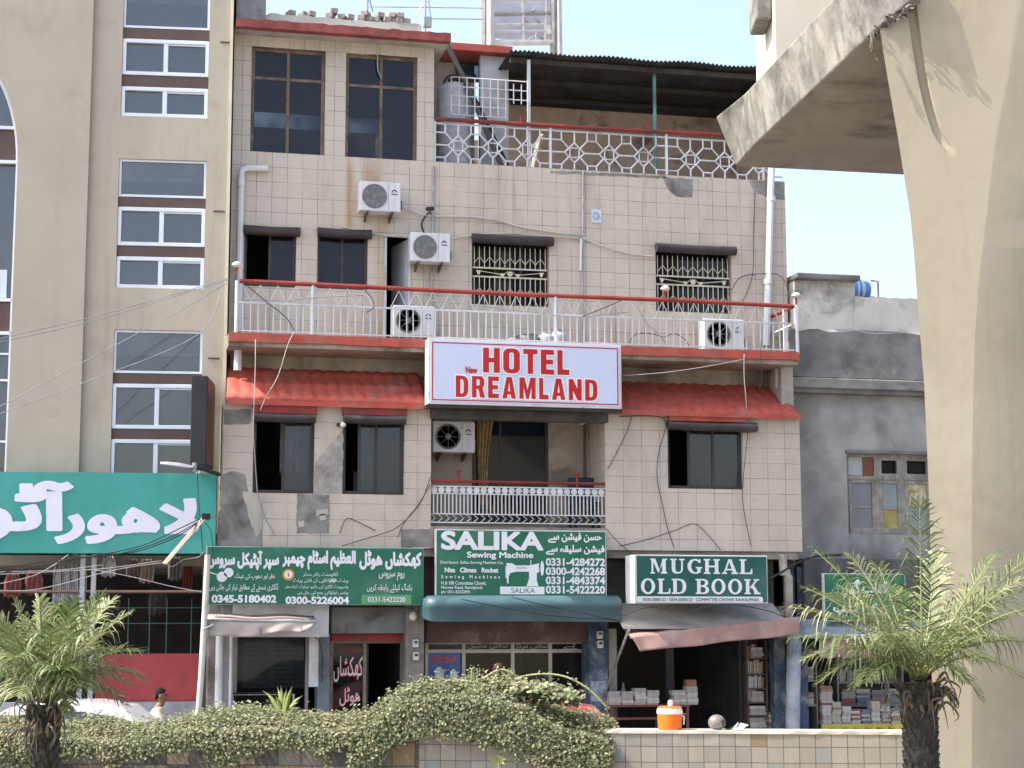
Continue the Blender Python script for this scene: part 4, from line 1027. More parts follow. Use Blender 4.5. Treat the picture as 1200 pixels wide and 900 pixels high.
# arched wall: outline with the arch cut out
arc = [(XA, za0)]+[(XAc+1.15*math.cos(t*math.pi/2/14), za1+1.95*math.sin(t*math.pi/2/14)) for t in range(15)]
out_ = arc+[(XAc, ZT), (XP, ZT), (XP, za0)]
m = MB(); m.prism([(a, -.08, b) for a, b in out_][::-1], (0, .33, 0))
m.box(XAc-4, XAc, -.08, .25, za1+1.95, ZT); m.box(XAc-8, XAc-1.15, -.08, .25, tz(625), za1+1.95)
m.obj('arch_wall', tanp, tan)
for py0, py1 in ((152, 186), (354, 388), (548, 575)): MB().box(XAc-1.15, XA, .05, .2, tz(py1, 10), tz(py0, 10)).obj('arch_band', brown, tan)
f = MB()
for py in (149, 189, 351, 390): f.box(XAc-1.15, XA, .02, .1, tz(py, 10)-.025, tz(py, 10)+.025)
for py in (414, 445, 517): f.box(XAc-1.15, XA, .06, .1, tz(py, 10)-.015, tz(py, 10)+.015)
for i in range(14):
    a, b = arc[i+1], arc[i+2]; f.tube([(a[0]-.02, .05, a[1]), (b[0]-.02, .05, b[1])], .03, 5)
f.box(XA-.04, XA, .02, .1, za0, za1)
f = f.obj('arch_window', upvc, tan); MB().box(XAc-1.2, XA-.0, .12, .126, za0, za1+2).obj('pane', tglass, f)
MB().box(XA-.35, XA-.12, .08, .1, tz(350, 8)+.03, tz(315, 8)).obj('paper_sheet', M('pale_paper', (.5, .58, .66), .7), f)
MB().box(XA-.5, XA-.0, .3, .4, tz(480, 8), tz(418, 8)).obj('red_drape', M('red_drape', (.3, .05, .04), .8, .3, 5), f)
for g_ in grp:
    a = [tz(v) for v in g_]
    for u_, v_ in ((a[2], a[1]), (a[4], a[3])): MB().box(X0, X1, .035, .16, u_, v_).obj('spandrel', brown, tan)
    t = MB().ring(X0+.003, X1-.003, a[1]+.003, a[0]-.003, .035, .03, .1).obj('top_window', upvc, tan)
    MB().box(X0+.02, X1-.02, .06, .066, a[1]+.02, a[0]-.02).obj('pane', tglass, t)
    # the blind is a pale sheet imitating a reflection in the upper pane
    MB().box(X0+.05, X1-.05, .085, .09, a[1]+(a[0]-a[1])*.42, a[0]-.03).obj('blind', M('pane_reflection_pale', (.75, .74, .7), .8, .08), t)
    for z1_, z0_ in ((a[2], a[3]), (a[4], a[5])):
        s = MB().ring(X0+.003, X1-.003, z0_+.003, z1_-.003, .055, .022, .12); xm = (X0+X1)/2
        s.box(xm-.035, xm+.035, .03, .115, z0_+.055, z1_-.055); s.box(xm+.035, X1-.055, .05, .075, z1_-.085, z1_-.055)
        s = s.obj('sliding_window', upvc, tan, bevel=.005); MB().box(X0+.03, X1-.03, .08, .086, z0_+.03, z1_-.03).obj('pane', tglass, s)
# shell
m = MB(); m.box(XE-.25, XE, .25, 7, 0, ZT); m.box(XAc-8, XE, 7, 7.2, 0, ZT); m.box(XAc-8.2, XAc-8, -.08, 7, 0, ZT); m.box(XAc-8, XE, .3, 7, ZT-.2, ZT)
m.obj('side_wall', tanw, tan)
m = MB()
for py in (145, 350, 650): m.box(XAc-8, XE-.25, .26, 7, tz(py)-.15, tz(py))
m.box(XP-.1, XP, .26, 7, ZS, ZT); m.box(XAc-8, XE-.25, 3.2, 3.3, ZS, ZT)
m.obj('floor_slab', inner, tan)
m = MB(); m.box(XE+.003, XE+.05, -.03, .1, tz(560, 255), ZT); m.obj('corner_strip', M('pale_yellow_strip', (.62, .58, .42), .6, .08), tan)
m = MB()
for py, px in ((246, 254), (419, 248), (47, 262)): x = tx(px, py); m.box(x-.05, x+.12, -.012, -.002, tz(py)-.012, tz(py)+.012)
m.obj('corner_bracket', M('rust_bracket', (.1, .06, .04), .8), tan)
# its shop: dark hall, teal sign, red panel
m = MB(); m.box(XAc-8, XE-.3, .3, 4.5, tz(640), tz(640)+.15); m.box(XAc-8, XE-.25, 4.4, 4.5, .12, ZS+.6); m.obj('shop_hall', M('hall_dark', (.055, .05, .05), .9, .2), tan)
MB().box(XAc-8, XE-.1, -.4, 6.9, 0, .12).obj('shop_floor', conc, tan)
q = FT.rect(112, 766, 236, 822, .1); MB().box(q[0], q[1], .1, .2, q[2], q[3]).obj('red_panel', M('panel_red', (.38, .055, .06), .55, .1, 1.5, dirt=(.24, .05, .05)), tan, bevel=.01)
MB().box(q[0]-1.6, q[1], .06, .24, .12, q[2]-.002).obj('grey_plinth', M('plinth_grey', (.33, .35, .38), .7, .1, 2, dirt=(.2, .2, .2)), tan)
for px in (95, 108): x = tx(px, 740, -.15); MB().box(x-.035, x+.035, -.19, -.12, .12, tz(650, px, -.15)).obj('shop_post', M('post_grey', (.42, .44, .46), .5, .15, 3, dirt=(.25, .24, .22)), tan)
xw0, xw1 = tx(-40, 700), tx(240, 700)
m = MB().tube([(xw0, -.05, tz(693.5)), (xw1, -.05, tz(693.5))], .025, 6); m.obj('hanging_rail', M('rusty_bar', (.12, .08, .06), .7, .3), tan)
m = MB()
for px in (150, 175, 195, 224): m.tube([(tx(px, 740, .9), .9, .12), (tx(px, 740, .9), .9, tz(700))], .008, 4)
for py in (711, 730): m.tube([(tx(118, 740, .9), .9, tz(py)), (tx(236, 740, .9), .9, tz(py))], .008, 4)
m.obj('wire_rack', M('teal_wire', (.12, .28, .3), .5), tan)
ts, q = signbox('wide teal shop sign with big white Urdu letters under the tan block', (-70, 553.5, 253, 648), -.55, .3, M('sign_teal', (.04, .275, .25), .5, .08, 1, .05, 3, dirt=(.08, .32, .29), dirt_amt=.4, streak=.15), .0, fr=FT, framem=M('teal_edge', (.03, .2, .19), .5))
lt = M('sign_pale_lilac', (.62, .63, .74), .5, .04)
for s, bx, b_ in (('لاھور', (64, 583, 234, 638), .06), ('آٹو', (-34, 563, 86, 637), .06)): text(s, FT.rect(*bx, -.55), -.552, lt, ts, b_, True)
# goods hanging in the shop
def hang(px, py0, py1, w, mat, label, y=-.02, cat='garment', name='hanging_garment', group=None):
    h = FT.hit(px, py0, y); zb = FT.hit(px, py1, y).z; x0, x1 = h.x-w/2, h.x+w/2
    rings = []
    for r in range(9):
        t = r/8; rings.append([(h.x+(u/12-.5)*w*(.55+.45*min(1, t*3)), y+.03*math.sin(u*1.9+t*2), h.z+(zb-h.z)*t+.02*math.sin(u*1.3)*(t > .9)) for u in range(13)])
    o = MB().loft(rings, caps=False, closed=False).obj(name, mat, smooth='all', fr=FT, loc=(h.x, y, h.z)); s = o.modifiers.new('thick', 'SOLIDIFY'); s.thickness = .01
    return finish(o, label, cat, group)
gsil = M('silver_foil_wrap', (.42, .41, .42), .35, .3, 9, metal=.3, dirt=(.16, .14, .14), dirt_amt=.5, dirt_scale=5); gred = M('red_goods', (.17, .045, .04), .7, .3, 6); gdrk = M('dark_goods', (.1, .075, .08), .8, .4, 5); gtan = M('dull_brown_goods', (.17, .13, .1), .8, .4, 5)
for px, py in ((67, 712), (77, 709), (87, 711), (97, 706)): hang(px, 662, py, .12, gsil, 'silver wrapped strip hanging in the row left of the two grey posts', group='silver strips hanging in the tan block shop')
hang(15, 672, 700, .25, gred, 'red garment hanging at the far left under the teal sign'); hang(40, 668, 697, .26, gred, 'red garment hanging second from the left under the teal sign')
hang(127, 652, 676, .22, gsil, 'crumpled silver bag hanging right of the two grey posts'); hang(155, 655, 676, .2, gdrk, 'dark bag hanging below the middle of the teal sign')
hang(172, 655, 683, .22, gtan, 'dull brown bag hanging from the shop rail below the Urdu letters'); hang(205, 653, 680, .2, gdrk, 'dark bag hanging near the right end of the shop rail'); hang(220, 655, 695, .16, gred, 'narrow dark red bag nearest the leaning cord at the rail end', y=.6)
hang(185, 690, 720, .3, gdrk, 'wide dark garment hanging deep inside the tan block shop', y=1.2); hang(130, 690, 725, .3, gdrk, 'wide dark garment hanging just right of the grey posts inside', y=1.4)
# blade sign with red side
bl = thing('blade_sign', 'tall black blade sign with a dark red side standing out by the tan block corner', 'sign', tuple(FT.hit(240, 545, -.45)), FT)
h0, h1, h2 = FT.hit(227, 440, -1.0), FT.hit(245, 442, -1.0), FT.hit(259, 452, -.1)
zb, zt_ = FT.hit(227, 545, -1.0).z, h0.z
m = MB(); m.prism([(h0.x-.03, -1.0, zb), (h0.x+.2, -1.0, zb), (h0.x+.27, -.12, zb), (h0.x+.05, -.12, zb)], (0, 0, zt_-zb)); m.obj('case', M('blade_black', (.022, .022, .026), .5, .2), bl, bevel=.01)
m = MB(); m.prism([(h0.x+.203, -.97, zb+.04), (h0.x+.21, -.97, zb+.04), (h0.x+.279, -.14, zb+.04), (h0.x+.272, -.14, zb+.04)], (0, 0, zt_-zb-.08)); m.obj('face', M('blade_red', (.13, .035, .035), .45, .2, 2), bl)
m = MB(); m.tube([(h0.x+.1, -.15, zb+.3), (h0.x+.1, .0, zb+.3)], .02, 6); m.obj('bracket', steel, bl)

# ================================================================== grey building on the right
grey = thing('grey_building', 'low weathered grey cement building with peeling parapet and old wooden window', 'building', (xA1+.03, .6, 0))
yg = .6
gx = lambda px, py, y=yg: F0.X(px, py, y)
gz = lambda py, px=1010, y=yg: F0.Z(px, py, y)
gcem = M('grey_cement_wall', (.34, .335, .325), .93, .3, 1.1, .35, 18, dirt=(.17, .165, .16), dirt_amt=.5, dirt_scale=.8, streak=.2)
gdark = M('blackened_render', (.175, .172, .17), .95, .35, 2, .5, 20, dirt=(.3, .29, .27), dirt_amt=.35, dirt_scale=1.6)
gpale = M('peeling_limewash', (.6, .575, .53), .92, .12, 2, .35, 20, dirt=(.11, .11, .11), dirt_amt=.55, dirt_scale=1.3)
GX1 = xA1+7
wq = F0.rect(993, 532, 1087, 626, yg); wq = (wq[0], F0.X(1095, 570, yg), wq[2], wq[3])
zg0, zg1 = gz(655, 1000), gz(452, 1010)
MB().wall(xA1+.03, GX1, zg0-.15, zg1, [wq], yg, yg+.25).obj('wall', gcem, grey)
zc_ = gz(445, 1010)
MB().box(xA1+.02, GX1, yg-.28, yg+.3, gz(456, 1010, yg-.28), gz(444, 1010, yg-.28)).obj('cornice', M('cornice_cement', (.24, .23, .215), .9, .25, 3, .4, 20, dirt=(.08, .08, .08), dirt_amt=.5), grey, bevel=.02)
MB().box(xA1+.02, GX1, yg-.22, yg+.3, gz(456, 1010, yg-.28)-.07, gz(456, 1010, yg-.28)-.002).obj('cornice', M('cornice_lower', (.17, .165, .155), .9, .25, 3, .4, 20), grey)
zb_, zt_ = gz(444, 1010, yg-.1), gz(386, 1010, yg-.1)
n = 40; rings = []
for k in range(n+1):
    x = xA1+.04+(GX1-xA1)*k/n; rings.append([(x, yg-.16, zb_), (x, yg-.13, zt_-.05+random.uniform(-.03, .03)), (x, yg-.02, zt_), (x, yg+.2, zt_), (x, yg+.2, zb_)])
MB().loft(rings).obj('parapet_band', gdark, grey)
MB().box(gx(926, 350, yg+.3), gx(1002, 350, yg+.1), yg+.1, yg+2.5, zt_-.3, gz(326, 960, yg+.1)).obj('roof_room', gpale, grey)
MB().box(gx(924, 350, yg+.3), gx(1011, 350, yg-.15), yg-.1, yg+2.7, gz(326.5, 960, yg-.1), gz(320, 960, yg-.1)).obj('roof_slab', gdark, grey, bevel=.02)
rings = []
for k in range(n+1):
    x = gx(1002, 360, yg+.05)+5*k/n; z_ = gz(349, 1040, yg+.05)+random.uniform(-.015, .015); rings.append([(x, yg+.05, zt_-.1), (x, yg+.05, z_), (x, yg+.2, z_), (x, yg+.2, zt_-.1)])
MB().loft(rings).obj('parapet', gpale, grey)
m = MB(); m.box(xA1+.05, xA1+.25, yg+.25, 6, 0, zt_); m.box(xA1, GX1, 6, 6.2, 0, zt_); m.box(GX1-.2, GX1, yg+.25, 6, 0, zt_); m.box(xA1+.3, GX1-.2, yg+.25, 6, zt_-.2, zt_-.05); m.box(xA1+.3, GX1-.2, yg+.25, 6, zg0-.14, zg0-.02)
m.obj('side_wall', gcem, grey)
# old wooden window
wd = M('weathered_grey_wood', (.30, .275, .25), .85, .25, 9, .4, 60, dirt=(.13, .115, .1), dirt_amt=.5)
x0, x1, z0, z1 = wq; yw = yg+.06; zt2 = z1-(z1-z0)*.3
f = MB().ring(x0+.003, x1-.003, z0+.003, z1-.003, .05, yw, yw+.09)
xa, xb = F0.X(1028, 570, yw), F0.X(1058, 570, yw)
f.box(x0+.05, x1-.05, yw+.004, yw+.086, zt2-.03, zt2+.03)
for x in (xa, xb): f.box(x-.04, x+.04, yw+.006, yw+.083, z0+.05, z1-.05)
f = f.obj('window', wd, grey, bevel=.006)
MB().box(x0-.02, x1+.02, yg-.05, yg+.05, z1+.003, z1+.05).obj('lintel', gdark, grey)
yel = M('yellow_painted_pane', (.36, .29, .09), .6, .2, 3, dirt=(.5, .48, .4), dirt_amt=.5, dirt_scale=6); fro = M('dusty_pane', (.20, .205, .22), .35, .1, 3); cy = M('cyan_dusty_pane', (.26, .30, .31), .4, .15, 3); dk = M('black_opening', (.02, .02, .02), .9)
for a, b, split, mt in ((x0+.05, xa-.04, .52, (fro, fro)), (xa+.04, xb-.04, .55, (cy, yel)), (xb+.04, x1-.05, .5, (yel, cy))):
    s = MB().ring(a, b, z0+.05, zt2-.03, .055, yw+.01, yw+.06); zz = z0+.05+(zt2-z0-.1)*(1-split); s.box(a+.055, b-.055, yw+.015, yw+.055, zz-.012, zz+.012); s = s.obj('sash', wd, f, bevel=.004)
    MB().box(a+.04, b-.04, yw+.03, yw+.035, zz+.006, zt2-.06).obj('pane', mt[0], f); MB().box(a+.04, b-.04, yw+.031, yw+.036, z0+.08, zz-.006).obj('pane', mt[1], f)
for a, b in ((xa+.04, xb-.04), (xb+.04, x1-.05)): s = MB().ring(a, b, zt2+.03, z1-.05, .05, yw+.01, yw+.06); s.obj('sash', wd, f)
MB().box(x0+.05, x1-.05, yw+.1, yw+.12, z0+.05, z1-.05).obj('pane_backing', dk, f)
a = (x0+.05+xa-.04)/2; MB().box(x0+.055, a+.04, yw+.04, yw+.06, zt2+.04, z1-.055).obj('stuffed_board', M('pale_board', (.4, .42, .43), .8), f); MB().box(a+.045, xa-.045, yw+.03, yw+.06, zt2+.035, z1-.055).obj('stuffed_board', M('brown_board', (.22, .09, .05), .8), f)
# painted flourish on the yellow pane
m = MB(); cx = xb+.28; cz = zt2-.35
for k in range(3): m.tube(cat_rom([(cx-.16+.1*k, yw+.026, cz-.1), (cx-.12+.1*k, yw+.026, cz+.1), (cx-.06+.1*k, yw+.026, cz+.02), (cx-.02+.08*k, yw+.026, cz+.12)], 4), .011, 4)
m.obj('pane_painting', M('chalk_white', (.6, .6, .55), .8), f)
# its shop below
zsh = zg0-.15
m = MB(); m.box(xA1+.02, xA1+.16, .3, yg, G, zsh); m.obj('shop_pillar', bluewash, grey)
xp = F0.X(931, 790, -.05)
m = MB(); m.box(GX1-3, GX1, yg, yg+.2, 0, zsh); m.obj('shop_wall', gcem, grey)
MB().box(xA1-.1, GX1, .3, 6, G-.1, G+.012).obj('shop_floor', conc, grey)
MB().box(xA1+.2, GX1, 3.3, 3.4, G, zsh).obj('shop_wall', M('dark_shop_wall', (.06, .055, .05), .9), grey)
MB().box(xA1+.1, GX1, .2, .55, F0.Z(985, 727, .2), F0.Z(985, 655, .2)).obj('shop_beam', M('dark_beam_grey', (.1, .1, .1), .9, .3, 3), grey)
q = F0.rect(936, 727, 1040, 746.5, -.1)
rings = []
for x in (q[0], (q[0]+q[1])/2, q[1]+1.5): rings.append([(x, .2, q[3]+.02), (x, -.25, q[2]+.02), (x, -.25, q[2]-.02), (x, .2, q[3]-.02)])
MB().loft(rings).obj('shop_canopy', M('grey_blue_canopy', (.27, .31, .37), .7, .12, 2, .1, 20, dirt=(.16, .17, .19), dirt_amt=.4), grey)
sg, q = signbox('small green shop sign half hidden behind palm fronds at the grey building', (966, 672, 1062, 728), -.05, .1, sgreen, .015)
T = lambda s, bx, b: text(s, F0.rect(*bx, -.05), -.052, lw, sg, b, True)
T('کتاب گھر', (988, 678, 1040, 700), .06); T('پرانی کتب', (976, 706, 1040, 722), .06)
# patched cloth valance
va = thing('cloth_valance', 'pink and cream patched cloth hanging in front of the right hand book stall', 'awning', tuple(F0.hit(1010, 748, -.1)))
a0, a1_ = F0.hit(960, 749, -.1), F0.hit(1068, 750, -.1); rings = []
for r in range(7):
    t = r/6; rings.append([(a0.x+(a1_.x-a0.x)*i/60, -.1+.02*math.sin(i*.7)*t, a0.z-(.27+.03*abs(math.sin(i*.26)))*t) for i in range(61)])
mm, nt, b = base('patched_cloth'); vec = objco(nt); sp = nd(nt, 'ShaderNodeSeparateXYZ'); nt.links.new(vec, sp.inputs[0])
mu = nd(nt, 'ShaderNodeMath', operation='MULTIPLY_ADD'); mu.inputs[1].default_value = 2.05; nt.links.new(sp.outputs[0], mu.inputs[0]); nt.links.new(noise(nt, vec, 3, 3), mu.inputs[2])
fr_ = nd(nt, 'ShaderNodeMath', operation='FRACT'); nt.links.new(mu.outputs[0], fr_.inputs[0])
cc = mixc(nt, mapr(nt, fr_.outputs[0], .48, .52), (.46, .38, .27), (.40, .17, .26)); cc = mixc(nt, mapr(nt, noise(nt, vec, 14, 5), .5, .7, 0, .5), cc, (.42, .36, .3))
nt.links.new(cc, b.inputs['Base Color']); b.inputs['Roughness'].default_value = .9
o = MB().loft(rings, caps=False, closed=False).obj('cloth', mm, va, smooth='all'); s = o.modifiers.new('thick', 'SOLIDIFY'); s.thickness = .005
MB().tube([(a0.x, -.1, a0.z), (a1_.x, -.1, a1_.z)], .012, 5).obj('bar', steel, va)

# ================================================================== flyover pier
pier = thing('flyover_pier', 'huge cream concrete flyover pier flaring upward at the right edge', 'pier', tuple(FC.hitz(1180, 1200, 0)), FC)
pcon = M('pier_paint', (.375, .33, .245), .85, .06, .5, .3, 9, dirt=(.315, .268, .2), dirt_amt=.5, dirt_scale=.7, streak=.16)
lev = [(1010, 1093.5, 1139), (900, 1093, 1139), (700, 1091, 1139), (620, 1090, 1139), (540, 1087, 1139.5), (450, 1083, 1141), (400, 1079, 1142.5), (337, 1074, 1147), (290, 1070.5, 1152), (250, 1066.5, 1157.5), (205, 1059.5, 1162.5), (155, 1051.5, 1170), (100, 1042, 1182), (55, 1034.5, 1190), (20, 1029, 1196), (-40, 1016, 1208), (-120, 995, 1226)]
dA, dL = 16.9, 16.96
NS = 40
secs = []
for py, pl, pa in lev:
    A = FC.hit(pa, py, dA); L = FC.hit(pl, py, dL); secs.append((A.z, L.x, A.x))
def interp(z):
    for (z0, l0, a0), (z1, l1, a1) in zip(secs, secs[1:]):
        if z <= z1 or (z1, l1, a1) == secs[-1]:
            t = max(0, (z-z0)/(z1-z0)); return l0+(l1-l0)*t, a0+(a1-a0)*t
zb0, zt0 = 0.0, secs[-1][0]
rows = []; NZ = 170
gr0 = [(-30, 1058), (5, 1066.5), (60, 1074), (100, 1081), (130, 1088), (155, 1096), (168, 1103), (174, 1108), (178, 1112)]
gpx = [(FC.hit(px, py, 17.0).z, FC.hit(px, py, 17.0).x) for py, px in gr0]
def groove(z):
    if z <= gpx[-1][0]: return gpx[-1][1], 0.0
    for (z1, x1), (z0, x0) in zip(gpx, gpx[1:]):
        if z >= z0: t = (z-z0)/(z1-z0); return x0+(x1-x0)*min(1, t), min(1, (z-gpx[-1][0])/.45)
for k in range(NZ+1):
    z = zb0+(zt0-zb0)*(k/NZ); l, a = interp(max(z, secs[0][0])); row = []
    gc, dp = groove(z)
    gc = min(max(gc, l+.12), a-.12); w0 = .05
    xs = [l+(gc-w0-l)*i/10 for i in range(11)]+[gc-w0*.8, gc-w0*.3, gc+w0*.3, gc+w0*.8]+[gc+w0+(a-gc-w0)*i/18 for i in range(19)]
    for i, x in enumerate(xs):
        y = dL+(dA-dL)*(x-l)/(a-l)
        if 11 <= i <= 14: y += .065*math.sqrt(dp)
        row.append((x, y, z))
    ext = [(a+1.9, dA+.38, z), (a+2.4, dA+1, z), (a+2.5, dL+2.6, z), (a+1.9, dL+3.4, z), (a+.55, dL+3.4, z), (l*(dL+2.2)/dL+.12, dL+2.2, z)]
    rows.append(row+ext)
MB().loft(rows).obj('column', pcon, pier, smooth=True)
zb_, zt_ = 8.0, 8.62
ccap = M('cap_concrete', (.26, .25, .225), .9, .22, 2.5, .8, 12, dirt=(.06, .058, .053), dirt_amt=.8, dirt_scale=1.9, streak=1.0)
cund = M('cap_underside', (.27, .245, .215), .9, .15, .8, .4, 10, dirt=(.09, .082, .075), dirt_amt=.5, dirt_scale=.8)
pz = lambda px, py, z: FC.hitz(px, py, z)
A, B, Cc, E_ = pz(862.5, 195, zb_), pz(886, 168, zb_), pz(1020, 41, zb_), pz(1058, 205, zb_)
A2, B2, C2 = pz(838.5, 137, zt_), pz(872, 110, zt_), pz(962, 0, zt_)
D = FC.hit(1074, -4, 16.78); D2 = D+(B2-B); C3 = Cc+(B2-B)
Er = A+(E_-A)*2.6; Dr = Vector((D.x+.35, 17.5, D.z))
m = MB(); m.m = 0
bot = [A, B, Cc, D, Dr, Er]; top = [A2, B2, C3, D2, Dr+Vector((.1, 0, zt_-zb_)), Er+Vector((.1, 0, zt_-zb_))]
n = 6
for i in range(n):
    j = (i+1) % n
    # subdivide so that the edges can chip
    m.poly([bot[i], bot[j], top[j], top[i]])
m.poly(top); m.m = 1; m.poly([A, B, Cc, Er]); m.poly([Cc, D, Dr, Er])
m.obj('pier_cap', (ccap, cund), pier, bevel=.02)
m = MB(); d0 = 20.6
xa = FC.hit(907, 30, d0).x; zt3 = 13
m.box(xa, xa+4, d0, d0+1.6, zt_-.02, zt3); m.obj('bearing_wall', M('pale_new_concrete', (.50, .47, .40), .85, .06, 1, .15, 20), pier, bevel=.02)
z_ = FC.hit(897, 42, d0+.7).z
m = MB(); m.box(FC.hit(886, 20, d0+.1).x, xa-.003, d0+.1, d0+.7, z_, zt3); m.obj('girder_end', ccap, pier, bevel=.03)
# rubble nest in the notch where the cap meets the column
m = MB(); random.seed(11)
for k in range(70):
    p = FC.hit(random.uniform(1022, 1070), 0, 17.35); px = random.uniform(1018, 1072); py = 42-(px-1018)*.75+random.choice((random.gauss(0, 3), random.gauss(0, 8)))
    p = FC.hit(px, py+2, 16.8+(1072-px)/54*.2+random.uniform(-.05, .03)); r = random.uniform(.012, .05); R3 = [Vector((random.uniform(-r, r), random.uniform(-r, r)*.7, random.uniform(-r, r)*.8)) for _ in range(6)]; m.add([p+v for v in R3], [(0, 1, 2), (0, 2, 3), (0, 3, 1), (4, 2, 1), (4, 3, 2), (5, 1, 3), (5, 4, 1), (5, 3, 4)])
for k in range(3):
    p = FC.hit(1020+k*2, 40-k, 16.9); m.tube([tuple(p), tuple(p+Vector((random.uniform(-.08, .02), -.05, -.1-.06*(k % 3)))), tuple(p+Vector((random.uniform(-.1, .05), -.05, -.2-.1*(k % 2))))], .008, 4)
finish(m.obj('broken_edge', M('dark_rubble', (.13, .115, .1), .95, .6, 9), pier), kind='stuff')
# ================================================================== air conditioners
random.seed(21)
acw = M('ac_white', (.62, .64, .68), .45, .06, 3, dirt=(.42, .38, .32), dirt_amt=.35, streak=.25)
acg = M('ac_grille_grey', (.16, .165, .17), .6, .25, 8, dirt=(.28, .22, .12), dirt_amt=.4)
acl = M('ac_logo_dark', (.06, .07, .1), .5)
def make_ac(w=.66, h=.48, d=.27):
    t = thing('air_conditioner', 'ac', 'air conditioner', (0, 0, 0), group='outdoor air conditioner units of the hotel')
    MB().box(-w/2, w/2, 0, d, 0, h).obj('case', acw, t, bevel=.015)
    cx, cz, r = -w*.14, h*.5, h*.41
    g = MB(); g.lathe([(r, .0), (r, -.012), (r-.015, -.014), (r-.02, .0)], (cx, -.001, cz), 28, 'y')
    for k in range(1, 12): rr_ = r*k/12; g.lathe([(rr_-.005, -.008), (rr_+.005, -.008), (rr_+.005, -.002), (rr_-.005, -.002)], (cx, 0, cz), 24, 'y')
    for k in range(8): a = k*math.pi/4; g.tube([(cx+.03*math.cos(a), -.01, cz+.03*math.sin(a)), (cx+r*math.cos(a), -.01, cz+r*math.sin(a))], .005, 4)
    g.lathe([(.001, -.013), (.045, -.013), (.045, -.002), (.001, -.002)], (cx, 0, cz), 16, 'y'); g.obj('fan_grille', acg, t)
    g = MB(); g.lathe([(.001, -.0016), (r-.004, -.0016), (r-.004, -.0006), (.001, -.0006)], (cx, 0, cz), 28, 'y'); g.obj('fan_recess', M('fan_dark', (.05, .05, .055), .8), t)
    g = MB(); g.tube(cat_rom([(w*.28, -.002, h*.66), (w*.31, -.002, h*.72), (w*.36, -.002, h*.73), (w*.4, -.002, h*.68)], 4), .009, 4); g.box(w*.27, w*.42, -.003, -.001, h*.575, h*.605); g.obj('logo', acl, t)
    MB().box(w*.2-.002, w*.2+.002, -.002, -.0005, .02, h-.02).obj('panel_seam', acg, t)
    for x in (-w*.3, w*.3): g = MB(); g.box(x-.015, x+.015, -.03, d+.1, -.035, -.005); g.prism([(x-.012, d+.1, -.035), (x-.012, d+.1, -.11), (x-.012, d+.07, -.11), (x-.012, -.0, -.035)], (.024, 0, 0)); g.obj('bracket', M('rusty_bracket', (.13, .09, .07), .8, .3), t)
    MB().box(w/2+.0, w/2+.03, .06, .14, .06, .2).obj('valve_cover', acl, t)
    return t
def acpos(px, py, y): return F0.hit(px, py, y)
ac = make_ac(); acs = []
for i, (px, py, y, sc, lab) in enumerate(((445.5, 247.5, YB-.36, 1.0, 'topmost white air conditioner unit mounted under the tall roof room window'), (504.5, 306.5, YB-.36, .97, 'white air conditioner unit mounted right of the open balcony door'),
        (485, 393.5, YB-.5, 1.0, 'white air conditioner unit standing on the balcony floor by the open door'), (532, 530, YB-.37, 1.02, 'white air conditioner unit on the wall inside the recessed balcony'),
        (849, 409.5, YB-.45, 1.05, 'white air conditioner unit standing on the balcony floor below the right grilled window'))):
    p = acpos(px, py, y)
    if i == 0:
        ac.location = p; ac['label'] = lab; OFF[ac.name] = Vector((0, 0, 0)); r = ac
    else: r = clone(ac, p, scale=(sc, sc, sc), label=lab)
    if i == 0: r.scale = (sc,)*3
# ================================================================== pipes and conduits
def pipe(label, pts, r, mat, name='drain_pipe', cat='pipe', n=8, bands=()):
    P = [F0.hit(*p) for p in pts]; base_ = min(P, key=lambda v: v.z)
    t = thing(name, label, cat, tuple(base_))
    MB().tube(P, r, n).obj('tube', mat, t, smooth=True)
    for a in bands:
        p = F0.hit(*a); MB().lathe([(r*1.02, -.05), (r*1.25, -.045), (r*1.25, .045), (r*1.02, .05)], p, 10).obj('collar', mat, t, smooth=True)
    return t
yp = YB-.07
pipe('white drain pipe with a bent elbow at the left edge of the hotel upper wall', [(314, 197.5, yp), (290, 197, yp), (284.5, 199, yp), (283, 203, yp), (281, 300, yp), (280, 386, yp)], .05, pvc, bands=((282.5, 215, yp), (280.5, 312, yp)))
pipe('short white drain stub hanging below the left end of the balcony', [(279.5, 396, .35), (278.5, 434, .35)], .06, pvc)
pipe('thick white drain pipe running down the right end of the hotel upper wall', [(905.5, 180, YB-.12), (903, 225, yp), (900.5, 320, yp), (898, 405, yp)], .062, pvc, bands=((903.5, 233, yp), (900, 330, yp)))
pipe('short white drain stub hanging below the right end of the balcony', [(913, 428, .4), (913, 455, .45)], .065, pvc)
pipe('old blotched drain pipe beside the bookshop sign', [(917, 650, .05), (918, 668, .03), (924, 676, -.02), (925, 735, -.02)], .07, M('blotched_pipe', (.38, .34, .3), .7, .3, 4, dirt=(.12, .1, .09), dirt_amt=.5), bands=((920, 671, .02),))
pipe('tall pale blue white pipe standing between the bookshop and the book stall', [(931, 735, .0), (929.5, 800, .0), (929, 870, .0)], .115, M('peeling_pipe', (.42, .46, .52), .6, .15, 3, dirt=(.05, .1, .24), dirt_amt=.7, dirt_scale=1.6), n=12)
for px, py in ((278, 314),): pass
pipe('thin grey conduit climbing the wall left of the grilled windows', [(508.6, 195, YB-.03), (507, 270, YB-.03), (504.5, 392, YB-.03)], .018, steel, 'conduit', n=6)
pipe('thin grey conduit running down the wall between the two grilled windows', [(683.5, 200, YB-.03), (682.5, 300, YB-.03), (682, 402, YB-.03)], .018, steel, 'conduit', n=6)
pipe('white trunking along the grey conduit between the grilled windows', [(681, 280, YB-.04), (680.5, 317, YB-.04)], .02, pvc, 'cable_trunking', n=6)
